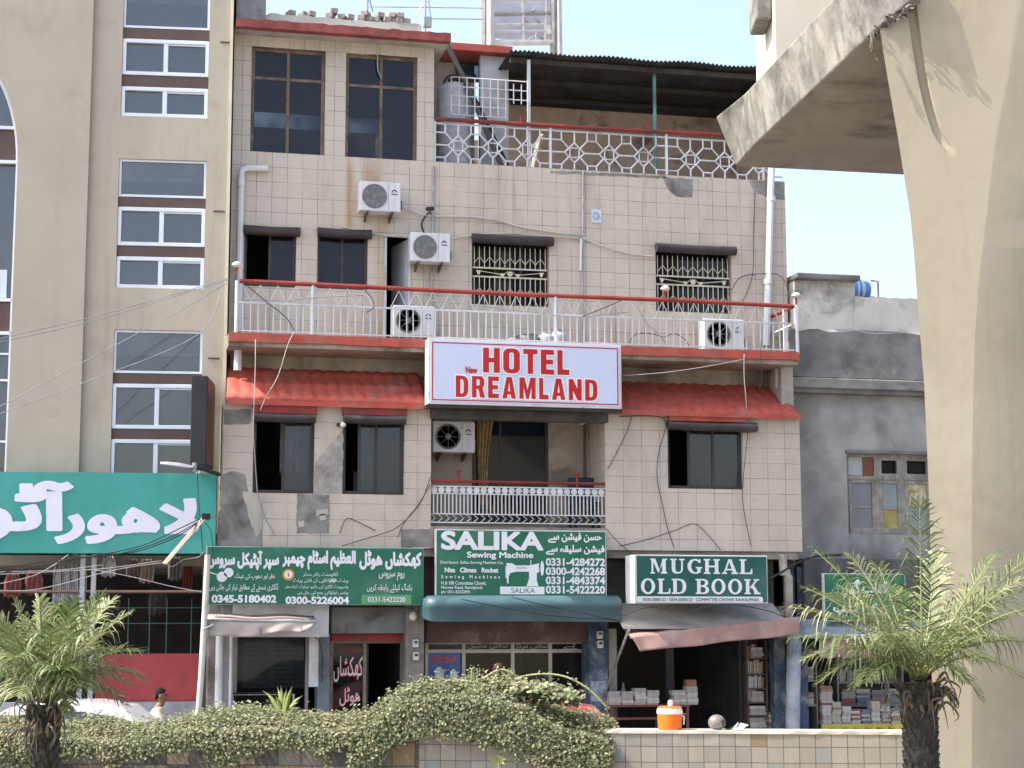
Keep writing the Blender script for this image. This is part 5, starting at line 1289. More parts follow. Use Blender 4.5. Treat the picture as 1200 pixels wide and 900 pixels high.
pipe('dark conduit inside the recessed balcony on its right', [(685, 497, YB-.03), (685, 570, YB-.03)], .02, M('dark_conduit', (.09, .08, .08), .6), 'conduit', n=6)
pipe('diagonal dark pipe leaning behind the terrace railing', [(524, 52, YB+.35), (545, 95, YB+.35), (588, 195, YB+.25)], .045, M('dark_conduit', (.09, .08, .08), .6), 'leaning_pipe', n=8)
pipe('second thinner pipe leaning close beside the dark diagonal one', [(530, 62, YB+.45), (552, 105, YB+.45), (596, 195, YB+.35)], .025, black, 'leaning_pipe', n=6)
pipe('pale wooden plank leaning inside the terrace railing', [(624, 200, YB+.6), (632, 165, YB+.7), (636, 158, YB+.7)], .05, M('pale_plank', (.42, .36, .28), .8, .2), 'plank', 'plank', n=4)
# white AC hoses on the wall
def cable(label, pts, r, mat, fr=F0, cat='cable', name='cable', group=None, sm=6):
    P = cat_rom([fr.hit(*p) for p in pts], sm)
    o = MB().tube(P, r, 5).obj(name, mat, smooth='all', loc=tuple(P[0]), fr=fr)
    return finish(o, label, cat, group)
hose = M('hose_white', (.5, .48, .43), .6, .12, 4, dirt=(.34, .3, .24), dirt_amt=.4)
blk = M('cable_black', (.022, .022, .024), .6, .2); gry = M('cable_grey', (.25, .25, .27), .6, .2); wht_c = M('cable_white', (.38, .37, .37), .6, .1)
yk_ = YB-.04
cable('white hose from the topmost air conditioner drooping to the conduit', [(472, 243, yk_), (490, 250, yk_), (507, 254, yk_)], .014, hose, name='hose')
cable('white hose crossing above the middle grilled window towards the conduit', [(509, 253.5, yk_), (545, 254, yk_), (575, 257, yk_), (620, 268, yk_), (655, 273, yk_), (682, 276, yk_)], .016, hose, name='hose')
cable('white hose from the wall unit passing just over the middle window hood', [(528, 279.5, yk_), (555, 276, yk_), (585, 273.5, yk_), (625, 276, yk_), (682, 279, yk_)], .013, hose, name='hose')
cable('white hose falling from the conduit to the right grilled window', [(683, 279, yk_), (705, 288, yk_), (735, 297, yk_), (768, 301, yk_)], .014, hose, name='hose')
cable('white hose sloping above the balcony door to the wall unit', [(401, 266, yk_), (425, 271, yk_), (455, 276, yk_-.02), (481, 278.5, yk_-.05)], .017, hose, name='hose')
cable('black cable hooped between the camera and the wall unit', [(497, 273, yk_), (494, 262, yk_), (500, 252, yk_), (505, 247, yk_)], .014, blk)
cable('thin loose wire hanging down the tiles left of the right drain pipe', [(885, 224, yk_), (883, 270, yk_), (882, 320, yk_), (872, 350, yk_), (864, 356, yk_-.1)], .006, blk)
cable('wire arching from the right grilled window over to the balcony end', [(857, 340, yk_), (868, 325, yk_), (890, 321, yk_-.05), (912, 322, yk_-.1), (921, 333, yk_-.2), (925, 350, yk_-.5)], .007, blk)
cable('white cord dangling over the right roof room window', [(442, 50, YB-.1), (442.5, 70, YB-.02), (443, 82, YB+.0), (447, 92, YB+.03)], .009, wht_c)
for i, (lab, pts) in enumerate((('loose black wire trailing along the left half of the balcony railing', [(290, 335, -.1), (310, 352, -.1), (335, 372, -.1), (345, 388, -.1)]), ('grey wire strung low across the left balcony rail towards the door', [(285, 350, -.1), (330, 352, -.1), (380, 348, -.1), (425, 346, -.1)]),
    ('loop of wire hanging in the railing below the dark window pair', [(427, 340, -.1), (436, 350, -.1), (438, 360, -.1), (430, 366, -.1)]), ('long sagging wire along the railing below the middle grilled window', [(505, 352, -.1), (560, 358, -.1), (625, 366, -.1), (680, 371, -.1), (735, 366, -.1)]),
    ('thin wire crossing the railing right of the conduit', [(682, 371, -.1), (705, 362, -.1), (728, 352, -.1)]), ('wire dropping through the right part of the balcony railing', [(745, 355, -.1), (757, 378, -.1), (772, 392, -.1), (780, 402, -.1)]),
    ('wire tangled along the balcony floor behind the right balusters', [(737, 402, .1), (745, 392, .1), (762, 391, .12), (778, 395, .1), (790, 391, .1), (803, 398, .1), (808, 407, .1)]), ('black wire falling beside the unit on the right balcony floor', [(870, 358, -.1), (876, 375, -.1), (874, 390, -.1), (880, 410, -.1)]))):
    cable(lab, pts, .007, blk if i % 2 == 0 else gry)
cable('white strap hanging off the left balcony end across the red awning', [(345, 388, -.16), (337, 405, -.2), (326, 440, -.25), (312, 465, -.25), (305, 481, -.2)], .0065, wht_c, cat='strap', name='strap')
cable('white cord running down the bay front past the far left window', [(299.5, 398, -.18), (299, 440, -.25), (297, 500, -.22), (299, 540, -.12), (301.5, 577, -.05)], .008, wht_c)
cable('thin grey wire running from the far left window down the bay front', [(302, 578, -.05), (310, 605, -.04), (322, 627, -.04)], .006, gry)
for i, (lab, pts) in enumerate((('outer dark wire curving down the bay front left of the recessed balcony', [(505, 558, -.03), (495, 585, -.04), (480, 605, -.05), (462, 620, -.06), (440, 628, -.06), (400, 640, -.1)]), ('inner dark wire curving down the bay front left of the recessed balcony', [(504, 568, -.03), (490, 592, -.04), (474, 612, -.05), (466, 630, -.06)]),
    ('short kinked wire on the lower bay front above the long green sign', [(398, 625, -.03), (406, 608, -.03), (420, 612, -.03), (440, 622, -.03)]), ('long wire bowing down the bay front left of the right dark window', [(726, 488, -.03), (770, 488, -.03), (780, 498, -.03), (772, 530, -.03), (770, 560, -.03), (776, 590, -.03), (782, 618, -.03), (790, 642, -.03)]),
    ('straight wire slanting down the right bay front from the awning corner', [(742, 484, -.03), (735, 505, -.03), (723, 530, -.03), (712, 550, -.03)]), ('wire falling from the right window hood past its edge to the sign', [(877, 500, -.05), (873, 540, -.04), (870, 575, -.04), (872, 600, -.04), (880, 640, -.04)]),
    ('long drooping wire at the bottom of the right bay front', [(726, 640, -.03), (760, 632, -.03), (790, 622, -.03), (812, 614, -.03), (825, 622, -.03), (845, 645, -.05)]), ('dark cable crossing above the bookshop sign from the recessed balcony', [(711, 620, -.25), (725, 636, -.25), (745, 652, -.4)]),
    ('thick black cable running right from the bookshop sign to the grey building', [(900, 680, -.2), (920, 668, -.2), (940, 657, -.1), (958, 652, .1), (990, 650, .3)]), ('pale twisted wire under the right end of the balcony edge', [(730, 440, -.2), (775, 437, -.2), (825, 430, -.2), (872, 421, -.2)]),
    ('wire falling over the right red awning from the balcony', [(892, 398, -.2), (891, 425, -.22), (893, 445, -.22), (890, 455, -.22)]), ('white spotted cord hanging across the right red awning', [(872, 415, -.2), (872, 440, -.25), (874, 465, -.3), (875, 480, -.25)]))):
    cable(lab, pts, .006 if i not in (8,) else .018, wht_c if i in (9, 11) else blk)
for i, (lab, pts) in enumerate((('upper wire crossing the teal barrel awning from the sign', [(540, 702, -.6), (590, 712, -.62), (650, 722, -.62), (722, 726, -.55)]), ('lower wire crossing the teal barrel awning diagonally', [(600, 700, -.6), (650, 712, -.62), (700, 722, -.6), (726, 728, -.5)]), ('wire drooping across the grey hood under the bookshop sign', [(728, 722, -.6), (760, 712, -.75), (800, 716, -.8), (850, 708, -.78), (900, 716, -.6), (930, 728, -.4)]),
    ('black cable hooped over the shop pillar by the display window', [(366, 744, .35), (374, 752, .33), (378, 770, .33), (377, 800, .35)]), ('tangle of wire above the beige canvas blind', [(262, 718, -.0), (280, 725, -.0), (300, 722, 0), (322, 731, 0), (340, 723, 0), (360, 733, 0)]))):
    cable(lab, pts, .007, blk)
# overhead wires at the left
for i, (lab, pts) in enumerate((('upper of two close overhead wires sagging left across the tan block', [(268, 326, -.1), (180, 352, -.9), (90, 376, -1.8), (-20, 401, -3)]), ('lower of two close overhead wires sagging left across the tan block', [(268, 328, -.1), (180, 355, -.9), (90, 381, -1.8), (-20, 405, -3)]),
    ('steep overhead wire slanting down across the tan windows', [(268, 331, -.1), (200, 370, -.9), (100, 423, -1.8), (-20, 487, -3)]), ('overhead wire slanting from the hotel corner past the tan sliding windows', [(262, 334, -.1), (232, 392, -.7), (100, 448, -1.8), (-20, 492, -3)]))):
    cable(lab, pts, .006, gry, group=None)
for i, (lab, pts) in enumerate((('top strand of the black cable bundle sweeping under the teal sign', [(238, 606, -.9), (205, 622, -1.1), (170, 638, -1.2), (130, 648, -1.3), (60, 660, -1.6), (-20, 676, -2)]), ('middle strand of the black cable bundle sweeping under the teal sign', [(238, 608, -.9), (205, 627, -1.1), (170, 641, -1.2), (130, 651, -1.3), (90, 654, -1.6), (-20, 668, -2)]), ('lowest strand of the black cable bundle sweeping under the teal sign', [(238, 609, -.9), (205, 630, -1.1), (165, 645, -1.2), (135, 650, -1.25), (100, 652, -1.3)]))):
    cable(lab, pts, .008, blk)
for i, (lab, pts) in enumerate((('white wire drooping from the tube light across the tan shop', [(194, 659, -.9), (150, 665, -1), (110, 674, -1.1), (70, 685, -1.3), (30, 692, -1.5), (-20, 691, -1.8)]), ('white wire slanting down from the teal sign at the far left', [(80, 650, -.9), (60, 664, -1), (35, 676, -1.2), (-20, 688, -1.6)]), ('upper pale wire level across the tan shop front', [(120, 662, -.9), (70, 668, -1.1), (-20, 671, -1.7)]), ('lower pale wire level across the tan shop front', [(190, 657, -.9), (125, 666, -1), (60, 670, -1.1), (-20, 674, -1.7)]),
    ('pale wire slanting right from the grey posts to the white pole', [(112, 668, -.8), (150, 675, -.7), (200, 687, -.6), (238, 694, -.5)]), ('white lead looping from the tube light up to the sign corner', [(194, 660, -.95), (202, 664, -.95), (215, 656, -.95), (232, 653, -.9), (239, 646, -.8)]), ('black cable hanging down from the street lamp over the teal sign end', [(231, 547, -1), (233, 590, -1), (236, 625, -.95), (238, 647, -.9)]), ('dark cable coil hanging beside the white pole top', [(240, 612, -.7), (246, 620, -.6), (249, 635, -.5), (250, 650, -.4)]))):
    cable(lab, pts, .0055, wht_c if i < 6 else blk)
# fluorescent batten dangling from the cables
a, b = F0.hit(240.5, 605, -.95), F0.hit(192, 661, -.95); d = (b-a).normalized()
tl = thing('tube_light', 'old brown tube light batten dangling slantwise from the cables over the teal sign', 'lamp', tuple(b))
MB().tube([a, b], .028, 4).obj('batten', M('batten_tan', (.34, .24, .16), .6, .2, 4), tl)
MB().tube([a+Vector((.03, -.035, 0)), b+Vector((.03, -.035, 0))], .014, 8).obj('tube', M('tube_glass', (.5, .46, .4), .3), tl, smooth=True)
MB().box(a.x-.05, a.x+.07, a.y-.05, a.y+.03, a.z-.05, a.z+.04).obj('holder', black, tl, bevel=.01)
MB().tube([a, F0.hit(259, 608, -.1)], .012, 5).obj('stay', steel, tl)
# LED street lamp on a dark arm
lm = thing('street_lamp', 'flat white lamp head on a dark arm reaching over the teal sign', 'lamp', tuple(F0.hit(258, 550, -.5)))
a, b, c = F0.hit(188, 543, -1.2), F0.hit(228, 548, -1.0), F0.hit(257, 556, -.3)
m = MB(); ax = (a-b).normalized(); m.loft([[p+Vector((0, y, z)) for y, z in ((-.07*k, -.01), (-.05*k, .035*k), (.05*k, .035*k), (.07*k, -.01))] for p, k in ((a, .55), (a-ax*.1, .9), (a-ax*.3, 1), (b+ax*.02, .6))]); m.obj('lamp_head', M('lamp_white', (.7, .71, .73), .4, .06), lm, bevel=.006)
m = MB(); m.tube([b+ax*.05, b-ax*.1, c], .03, 8); m.obj('arm', black, lm, smooth=True)
MB().tube([b+Vector((0, 0, -.06)), b+Vector((0, 0, .07))], .035, 8).obj('joint', steel, lm)
# small lamps on the balcony rail
def rail_lamp(px, py, y, label):
    p = F0.hit(px, py, y); t = thing('rail_lamp', label, 'lamp', (p.x, p.y, p.z-.12), group=None)
    MB().lathe([(.012, -.14), (.02, -.03), (.035, -.01)], p, 8).obj('stem', redd, t)
    MB().lathe([(.03, -.03), (.075, .0), (.07, .03), (.03, .055), (.002, .06)], p, 16).obj('lamp_shade', M('lamp_cream', (.72, .7, .62), .4, .05), t, smooth=True)
rail_lamp(277.5, 311, -.06, 'white mushroom lamp at the left end of the balcony rail'); rail_lamp(779.5, 339, -.06, 'white mushroom lamp on the balcony rail before the right grilled window'); rail_lamp(933, 397-50, -.06, 'white mushroom lamp at the right end of the balcony rail')
# CCTV camera and lamp bits
cc_ = thing('security_camera', 'small black security camera beside the grey conduit above the wall unit', 'camera', tuple(F0.hit(505, 247, YB-.1)))
p = F0.hit(504, 245, YB-.16); MB().tube([p+Vector((-.06, -.08, -.02)), p+Vector((.05, .04, .02))], .035, 10).obj('body', black, cc_, smooth=True); MB().tube([p, p+Vector((.04, .14, -.03))], .015, 6).obj('mount', steel, cc_)
cl_ = thing('spot_lamp', 'small white spot lamp in the notch between the two left bay windows', 'lamp', tuple(F0.hit(402, 497, -.05)))
p = F0.hit(402, 497.5, -.08); MB().ball(p, .045).obj('bulb', M('lamp_white', (.7, .71, .73), .4, .06), cl_, smooth=True); MB().box(p.x-.09, p.x-.02, p.y, -.013, p.z-.02, p.z+.02).obj('socket', black, cl_)
t = thing('tube_lamp', 'slim white tube lamp at the top right of the recessed balcony', 'lamp', tuple(F0.hit(688, 494, .3)))
MB().tube([F0.hit(680, 497, .3), F0.hit(700, 491.5, .3)], .016, 6).obj('tube', M('lamp_white', (.7, .71, .73), .4, .06), t); MB().box(F0.X(698, 491, .3), F0.X(702, 491, .3), .3, YB, F0.Z(700, 492, .3)-.02, F0.Z(700, 492, .3)+.02).obj('holder', steel, t)
# railing of the recessed balcony: part of the hotel
zr1, zr2, zr3 = F0.Z(607, 565), F0.Z(607, 571), F0.Z(607, 613)
rb = MB().tube([(xr0, .04, zr1), (xr1, .04, zr1)], .022, 8)
for px, up in ((538, .14), (677, .12), (609, -.06), (625, -.06)):
    x = F0.X(px, 566); rb.tube([(x, .04, zr1-.06), (x, .04, zr1+up)], .018, 6)
    if up > 0: rb.lathe([(.02, -.01), (.045, .02), (.045, .035)], (x, .04, zr1+up), 8)
rb = rb.obj('recess_railing', redd, hotel)
iron = M('grey_white_iron', (.62, .63, .65), .6, .15, 5, dirt=(.25, .22, .2), dirt_amt=.35)
m = MB()
for z_ in (zr2, zr2-.11, zr3+.13, zr3): m.box(xr0, xr1, .03, .05, z_-.009, z_+.009)
m.obj('rail_bars', iron, rb)
n = 25; m2 = MB(); m = MB()
for i in range(n):
    x = xr0+.06+(xr1-xr0-.12)*i/(n-1); m.lathe([(.04, -.006), (.05, -.006), (.05, .006), (.04, .006)], (x, .04, zr2-.055), 10, 'y')
    m2.tube([(x-.045, .04, zr3+.12), (x+.02, .04, zr3+.065), (x-.045, .04, zr3+.01)], .007, 4)
m.obj('ring_band', iron, rb); m2.obj('chevron_band', iron, rb)
nb = 46; pr = MB().box(-.009, .009, -.009, .009, 0, zr2-.11-zr3-.13).obj('baluster', iron, rb)
for i in range(nb):
    c = pr if i == 0 else pr.copy()
    if i: COL.objects.link(c); c.parent = rb
    c.location = (xr0+.05+(xr1-xr0-.1)*i/(nb-1), .04, zr3+.13)
# things standing in the recessed balcony
t = thing('plastic_chair', 'dark blue chair behind the right end of the recessed balcony railing', 'chair', (F0.X(685, 600, .5), .5, zRec))
bp_ = M('navy_plastic', (.02, .03, .07), .5); x = OFF[t.name].x
MB().box(x-.22, x+.22, .3, .7, zRec+.4, zRec+.44).obj('seat', bp_, t, bevel=.01); MB().box(x-.22, x+.22, .68, .72, zRec+.44, zRec+.85).obj('backrest', bp_, t, bevel=.01)
for sx in (-.19, .19):
    for sy in (.33, .67): MB().box(x+sx-.02, x+sx+.02, sy-.02, sy+.02, zRec, zRec+.4).obj('leg', bp_, t)
# clutter on the long balcony
random.seed(5)
for i, (px, py, w_, h_, lab) in enumerate(((604, 394, .12, .16, 'small grey bucket on the balcony floor left of the glass jars'), (618, 395, .16, .2, 'larger grey bucket on the balcony floor left of the glass jars'), (640, 395, .14, .22, 'pale jar on the balcony floor below the middle grilled window'), (654, 395, .14, .26, 'taller pale jar on the balcony floor near the conduit'))):
    p = F0.hit(px, 398, .35); t = thing('bucket' if i < 2 else 'jar', lab, 'bucket' if i < 2 else 'jar', (p.x, p.y, zBal))
    MB().lathe([(w_*.8, .0), (w_, h_*.75), (w_*.97, h_*.8), (w_*.6 if i > 1 else w_*.9, h_)], (p.x, p.y, zBal), 14).obj('body', M('bucket_grey', (.24, .25, .27), .6) if i < 2 else M('jar_pale', (.45, .48, .52), .25), t, smooth=True)
    MB().lathe([(.002, h_), (w_*.6, h_), (w_*.58, h_+.03), (.002, h_+.04)] if i > 1 else [(w_*.98, h_*.95), (w_*1.03, h_*.98), (w_*1.03, h_*1.02), (w_*.98, h_)], (p.x, p.y, zBal), 14).obj('lid' if i > 1 else 'rim', steel, t)
# water tank on the terrace, gas cylinder like drum
tk = thing('water_tank', 'pale grey ribbed water tank behind the left end of the terrace railing', 'water tank', (F0.X(533, 150, YB+.5), YB+.6, zTer))
x = F0.X(532, 150, YB+.6); zt_ = F0.Z(532, 98, YB+.5); R0 = .27
prof = [(.001, zTer+.03), (R0, zTer+.03)]
for k in range(9): z_ = zTer+.1+(zt_-zTer-.25)*k/8; prof += [(R0, z_), (R0+.015, z_+.03), (R0+.015, z_+.06), (R0, z_+.09)]
prof += [(R0*.8, zt_), (R0*.35, zt_+.05), (.001, zt_+.06)]
MB().lathe(prof, (x, YB+.62, 0), 24).obj('body', M('tank_pale', (.46, .47, .5), .5, .1, 3, streak=.3), tk, smooth=True)
MB().lathe([(.001, zt_+.12), (.1, zt_+.11), (.1, zt_+.04)], (x, YB+.62, 0), 14).obj('lid', black, tk)
MB().tube(cat_rom([(x-.2, YB+.5, zt_), (x-.1, YB+.45, zt_+.12), (x+.1, YB+.5, zt_+.1), (x+.22, YB+.55, zt_-.1)], 5), .018, 6).obj('hose', black, tk)
# blue tank on the grey building
tb = thing('water_tank', 'blue water tank lying on the roof of the grey building', 'water tank', tuple(F0.hit(1014, 349, 1.6)))
a = F0.rect(1001, 326, 1027, 350, 1.6); rz_ = (a[3]-a[2])/2; zc = (a[2]+a[3])/2+.02
MB().lathe([(.001, 0), (rz_*.8, .02), (rz_, .1), (rz_, a[1]-a[0]-.12), (rz_*.85, a[1]-a[0]-.03), (.001, a[1]-a[0])], (a[0], 1.9, zc), 24, 'x').obj('body', M('tank_blue', (.08, .25, .60), .4, .1, 3, dirt=(.3, .45, .65), dirt_amt=.4), tb, smooth=True)
for k in (.35, .55, .6): MB().lathe([(rz_+.003, -.015), (rz_+.012, -.015), (rz_+.012, .015), (rz_+.003, .015)], (a[0]+(a[1]-a[0])*k, 1.9, zc), 24, 'x').obj('strap', M('strap_pale', (.55, .58, .62), .5), tb)
m = MB(); xq = F0.X(1032, 340, 1.6); m.tube([(a[1]-.05, 1.7, zc+rz_*.8), (xq, 1.7, zc+rz_*.75), (xq, 1.7, zc-rz_-.1)], .018, 6); m.obj('pipe', steel, tb)
for k in (.2, .8): MB().box(a[0]+(a[1]-a[0])*k-.05, a[0]+(a[1]-a[0])*k+.05, 1.6, 2.2, zc-rz_-.2, zc-rz_*.85).obj('cradle', conc, tb)
# bricks lying on the roof parapet
bm_ = [M('brick_grey_pink', (.26, .225, .21), .9, .2, 8), M('brick_grey', (.25, .23, .22), .9, .2, 8)]
bk = [(340.5, 0), (355.5, 0), (363, 0), (387, 0), (391, 1), (401, 0), (409, 0), (424, 0), (429, 1), (434, 0), (441, 0), (445, 1), (452, 0), (460.5, 0), (461, 1), (467, 0), (469, 1), (476, 0)]
zpar = F0.Z(400, 21.5, YB+.7)
for i, (px, lv) in enumerate(bk):
    x = F0.X(px, 20, YB+.8); o = MB().box(-.06, .06, -.1, .1, 0, .085).obj('loose_brick', bm_[i % 2], bevel=.012)
    o.location = (x, YB+.8+random.uniform(-.03, .03), zpar+.005+lv*.088); o.rotation_euler = (0, random.uniform(-.08, .08), random.uniform(-.5, .5))
    finish(o, 'loose grey brick lying on the white parapet on top of the hotel', 'brick', 'loose bricks on the hotel roof parapet')
# aerial masts on the roof
def mast(label, px, y, top, r=.02, extra=()):
    p = F0.hit(px, 40, y); t = thing('antenna_mast', label, 'antenna', (p.x, y, zr+.08)); MB().tube([(p.x, y, zr+.08), (p.x, y, F0.Z(px, top, y))], r, 6).obj('pole', steel, t)
    for e in extra: MB().tube([F0.hit(*q) for q in e], .01, 5).obj('crossbar', steel, t)
    return t
mast('thin pipe mast left above the hotel roof bricks', 430, YB+2, -40, extra=(((431, -10, YB+2), (437, 14, YB+2), (430, -4, YB+2)),))
t = mast('thin pipe mast at the right end of the hotel roof parapet carrying two long bars', 498, YB+1.2, -40, .022, (((431, 8, YB+1.9), (566, 9.5, YB+1.9)), ((503, 22, YB+1.3), (566, 22.5, YB+1.9)), ((487, 20, YB+1.2), (495, 5, YB+1.2)), ((501, -10, YB+1.2), (505, 24, YB+1.2))))
x = F0.X(500, 30, YB+1); MB().box(x-.06, x+.08, YB+.95, YB+1.05, F0.Z(500, 32, YB+1), F0.Z(500, 20, YB+1)).obj('junction_box', steel, t, bevel=.01)
# billboard frame behind the roof
yb_ = 40.0
bf = thing('billboard_frame', 'bare pale steel billboard frame with a torn sheet standing above the hotel roof', 'billboard frame', (F0.X(610, 60, yb_), yb_, 0))
fs = M('frame_pale_steel', (.5, .48, .48), .6, .15, 3); fd = M('frame_dark_steel', (.24, .22, .22), .6, .2)
zb_ = zTer
def fb(px0, py0, px1, py1, r, mat=fs, y=yb_, y1=None, name='bar'): MB().tube([F0.hit(px0, py0, y), F0.hit(px1, py1, y1 or y)]+([(F0.hit(px1, py1, y1 or y).x, y, 0)] if py1 > 70 else []), r*2.3, 5).obj(name, mat, bf)
fb(567.5, -40, 567.5, 75, .05, fd, name='upright'); fb(573.5, -40, 573.5, 75, .09, name='upright'); fb(648.5, -40, 648.5, 80, .07, fd, name='upright'); fb(653, -40, 655, 85, .07, y=yb_+1, name='upright')
fb(573, 17.5, 647, 15.5, .04, fd); fb(573, 0.5, 647, -1, .035)
for py, r in ((29, .03), (37, .025), (50.5, .06)): fb(576, py, 640 if py < 40 else 648, py-.5, r)
fb(611.5, -20, 614.5, 48, .035, name='upright'); fb(641, -10, 639, 48, .03, name='upright'); fb(628, 36, 628, 48, .025, name='upright')
fb(574, 55, 580, 20, .03, y1=yb_+1, name='brace'); fb(580, 60, 576, 18, .03, y1=yb_+1, name='brace')
MB().prism([tuple(F0.hit(px, py, yb_+.6)) for px, py in ((576, 2), (646, 0), (645, 46), (600, 48), (578, 44))], (0, .02, 0)).obj('torn_sheet', M('faded_sheet', (.52, .54, .62), .9, .08), bf)
MB().prism([tuple(F0.hit(px, py, yb_-.1)) for px, py in ((637, 27), (645, 30), (647, 40), (639, 39))], (0, .05, 0)).obj('tattered_piece', M('tatter', (.6, .57, .52), .9, .2, 6), bf)
# pigeons on the frame
pg = M('pigeon_pale', (.5, .48, .47), .8, .2, 12); pgd = M('pigeon_grey', (.3, .28, .28), .8, .25, 12)
def pigeon(px, py, face, mat, label):
    p = F0.hit(px, py, yb_-.02); m = MB(); s = face
    m.loft([[p+Vector((s*a*.8, r*math.cos(q*.785), h+r*1.0*math.sin(q*.785))) for q in range(8)] for a, h, r in ((-.26, .02, .008), (-.16, .07, .03), (-.05, .12, .065), (.04, .16, .07), (.09, .21, .042), (.115, .25, .034), (.15, .25, .026), (.18, .24, .006))])
    m.tube([p+Vector((0, .02, .08)), p+Vector((0, .02, 0))], .007, 4); m.tube([p+Vector((0, -.02, .08)), p+Vector((0, -.02, 0))], .007, 4)
    o = m.obj('pigeon', mat, smooth='all', loc=tuple(p)); finish(o, label, 'bird', 'pigeons on the billboard frame')
for a in ((613, 15.5, -1, pg, 'white pigeon on the dark crossbar left of the other white one'), (626, 15.2, 1, pg, 'white pigeon on the dark crossbar towards the right upright'), (616, 28.5, -1, pgd, 'grey pigeon on the middle thin bar left of its neighbour'), (630, 28.3, -1, pgd, 'grey pigeon on the middle thin bar right of its neighbour'), (622, 49, 1, pg, 'white pigeon on the thick lowest bar of the billboard frame'), (634, 48, -1, pgd, 'grey pigeon on the thick lowest bar of the billboard frame')): pigeon(*a)
# switch boxes on shop pillars
for px, py, lab in ((487, 754, 'upper white meter box on the pillar between hotel door and sewing shop'), (487.5, 769, 'lower white meter box on the pillar between hotel door and sewing shop'), (703, 744, 'upper white meter box on the blue pillar right of the sewing shop'), (703.5, 755, 'lower white meter box on the blue pillar right of the sewing shop')):
    p = F0.hit(px, py, .25); t = thing('meter_box', lab, 'meter box', (p.x, .28, p.z-.06))
    MB().box(p.x-.045, p.x+.045, .22, .298, p.z-.06, p.z+.06).obj('case', M('meter_white', (.6, .6, .6), .5, .1), t, bevel=.012); MB().box(p.x-.025, p.x+.025, .214, .221, p.z-.0, p.z+.035).obj('window', alu_dark, t)
p = F0.hit(484, 722, .2); t = thing('wall_lamp', 'small white lamp under the right end of the long green sign', 'lamp', tuple(p)); MB().ball(p, .06, .06, .07).obj('globe', M('lamp_cream', (.72, .7, .62), .4, .05), t, smooth=True); MB().box(p.x-.03, p.x+.03, p.y, .3, p.z-.03, p.z+.03).obj('base', black, t)
q = F0.rect(693, 798, 711, 822, .27); t = MB().box(q[0], q[1], .285, .296, q[2], q[3]).obj('bill', M('torn_bill', (.3, .34, .42), .9, .4, 12, dirt=(.05, .08, .14), dirt_amt=.5, dirt_scale=6), loc=(q[0], .29, q[2])); finish(t, 'torn pale paper bill pasted low on the blue pillar', 'poster')

# ================================================================== books
random.seed(33)
BC = [(.42, .38, .34), (.36, .34, .33), (.3, .18, .13), (.14, .16, .22), (.42, .4, .3), (.2, .22, .22), (.5, .48, .46), (.3, .1, .08)]
CN = ['cream', 'grey', 'brown', 'navy', 'straw yellow', 'slate', 'white', 'dull red']
pgm = M('book_pages', (.5, .46, .38), .9, .1, 20)
BK = []
for i, c in enumerate(BC):
    m = MB(); m.m = 0; m.box(0, .03, 0, .17, 0, .24); m.m = 1; m.box(.003, .027, .006, .1735, .004, .2435)   # lies/stands with its spine to the front
    o = m.obj('book', (M('book_'+CN[i].replace(' ', '_'), c, .6, .2, 12), pgm), merge=False); BK.append(o)
used = set()
def book(i, p, rot, scale, label, group):
    o = BK[i] if i not in used else BK[i].copy()
    if i in used: COL.objects.link(o)
    used.add(i); o.location = p; o.rotation_euler = rot; o.scale = scale; finish(o, label, 'book', group)
def upright(x0, x1, y, z, lab, fill=1.0, hmax=1.0, cols=range(8)):
    x = x0
    while x < x0+(x1-x0)*fill-.03:
        k = random.choice(list(cols)); s = random.uniform(.7, 1.5); h = random.uniform(.8, 1.05)*hmax; w = .03*s
        if x+w > x1: break
        book(k, (x, y+random.uniform(0, .03), z), (0, random.uniform(.0, .06) if random.random() > .15 else .22, 0), (s, 1, h), f'{CN[k]} book standing upright {lab}', 'books '+lab); x += w+.004+.01*random.random()
def pile(x, y, z, n, lab, w=.24, cols=range(8), th=1.0, ry=0):
    zz = z
    for _ in range(n):
        k = random.choice(list(cols)); s = random.uniform(.8, 1.5)*th
        book(k, (x-w/2+random.uniform(-.012, .012), y+random.uniform(-.015, .015), zz+.03*s), (0, math.pi/2, 0), (s, 1, w/.24), f'{CN[k]} book lying flat {lab}', 'books '+lab); zz += .03*s+.001
    return zz
shm = M('dark_shelf_wood', (.10, .07, .055), .8, .25, 5); shs = M('shelf_steel_grey', (.2, .2, .21), .6, .2)
def shelf(name, label, px0, px1, y, dep, pys, ztop_py, mat=shm, uw=.025, back=True, pxm=None):
    x0, x1 = F0.X(px0, 800, y), F0.X(px1, 800, y); t = thing(name, label, 'bookcase', ((x0+x1)/2, y+dep/2, G)); zt_ = F0.Z((px0+px1)/2, ztop_py, y)
    for x in (x0, x1) + ((F0.X(pxm, 800, y),) if pxm else ()): MB().box(x-uw/2, x+uw/2, y, y+dep, G, zt_).obj('upright', mat, t)
    zs = []
    for py in pys: z_ = F0.Z((px0+px1)/2, py, y); zs.append(z_); MB().box(x0+uw/2, x1-uw/2, y+.003, y+dep-.003, z_-.025, z_).obj('shelf', mat, t)
    if back: MB().box(x0, x1, y+dep, y+dep+.015, G, zt_).obj('back', mat, t)
    return x0+uw/2+.01, x1-uw/2-.01, zs
a, b, zs = shelf('bookcase', 'narrow dark bookcase packed with old books at the right side of the bookshop', 876, 899, .45, .26, (771, 789.5, 806.5, 822.5, 838, 853), 750)
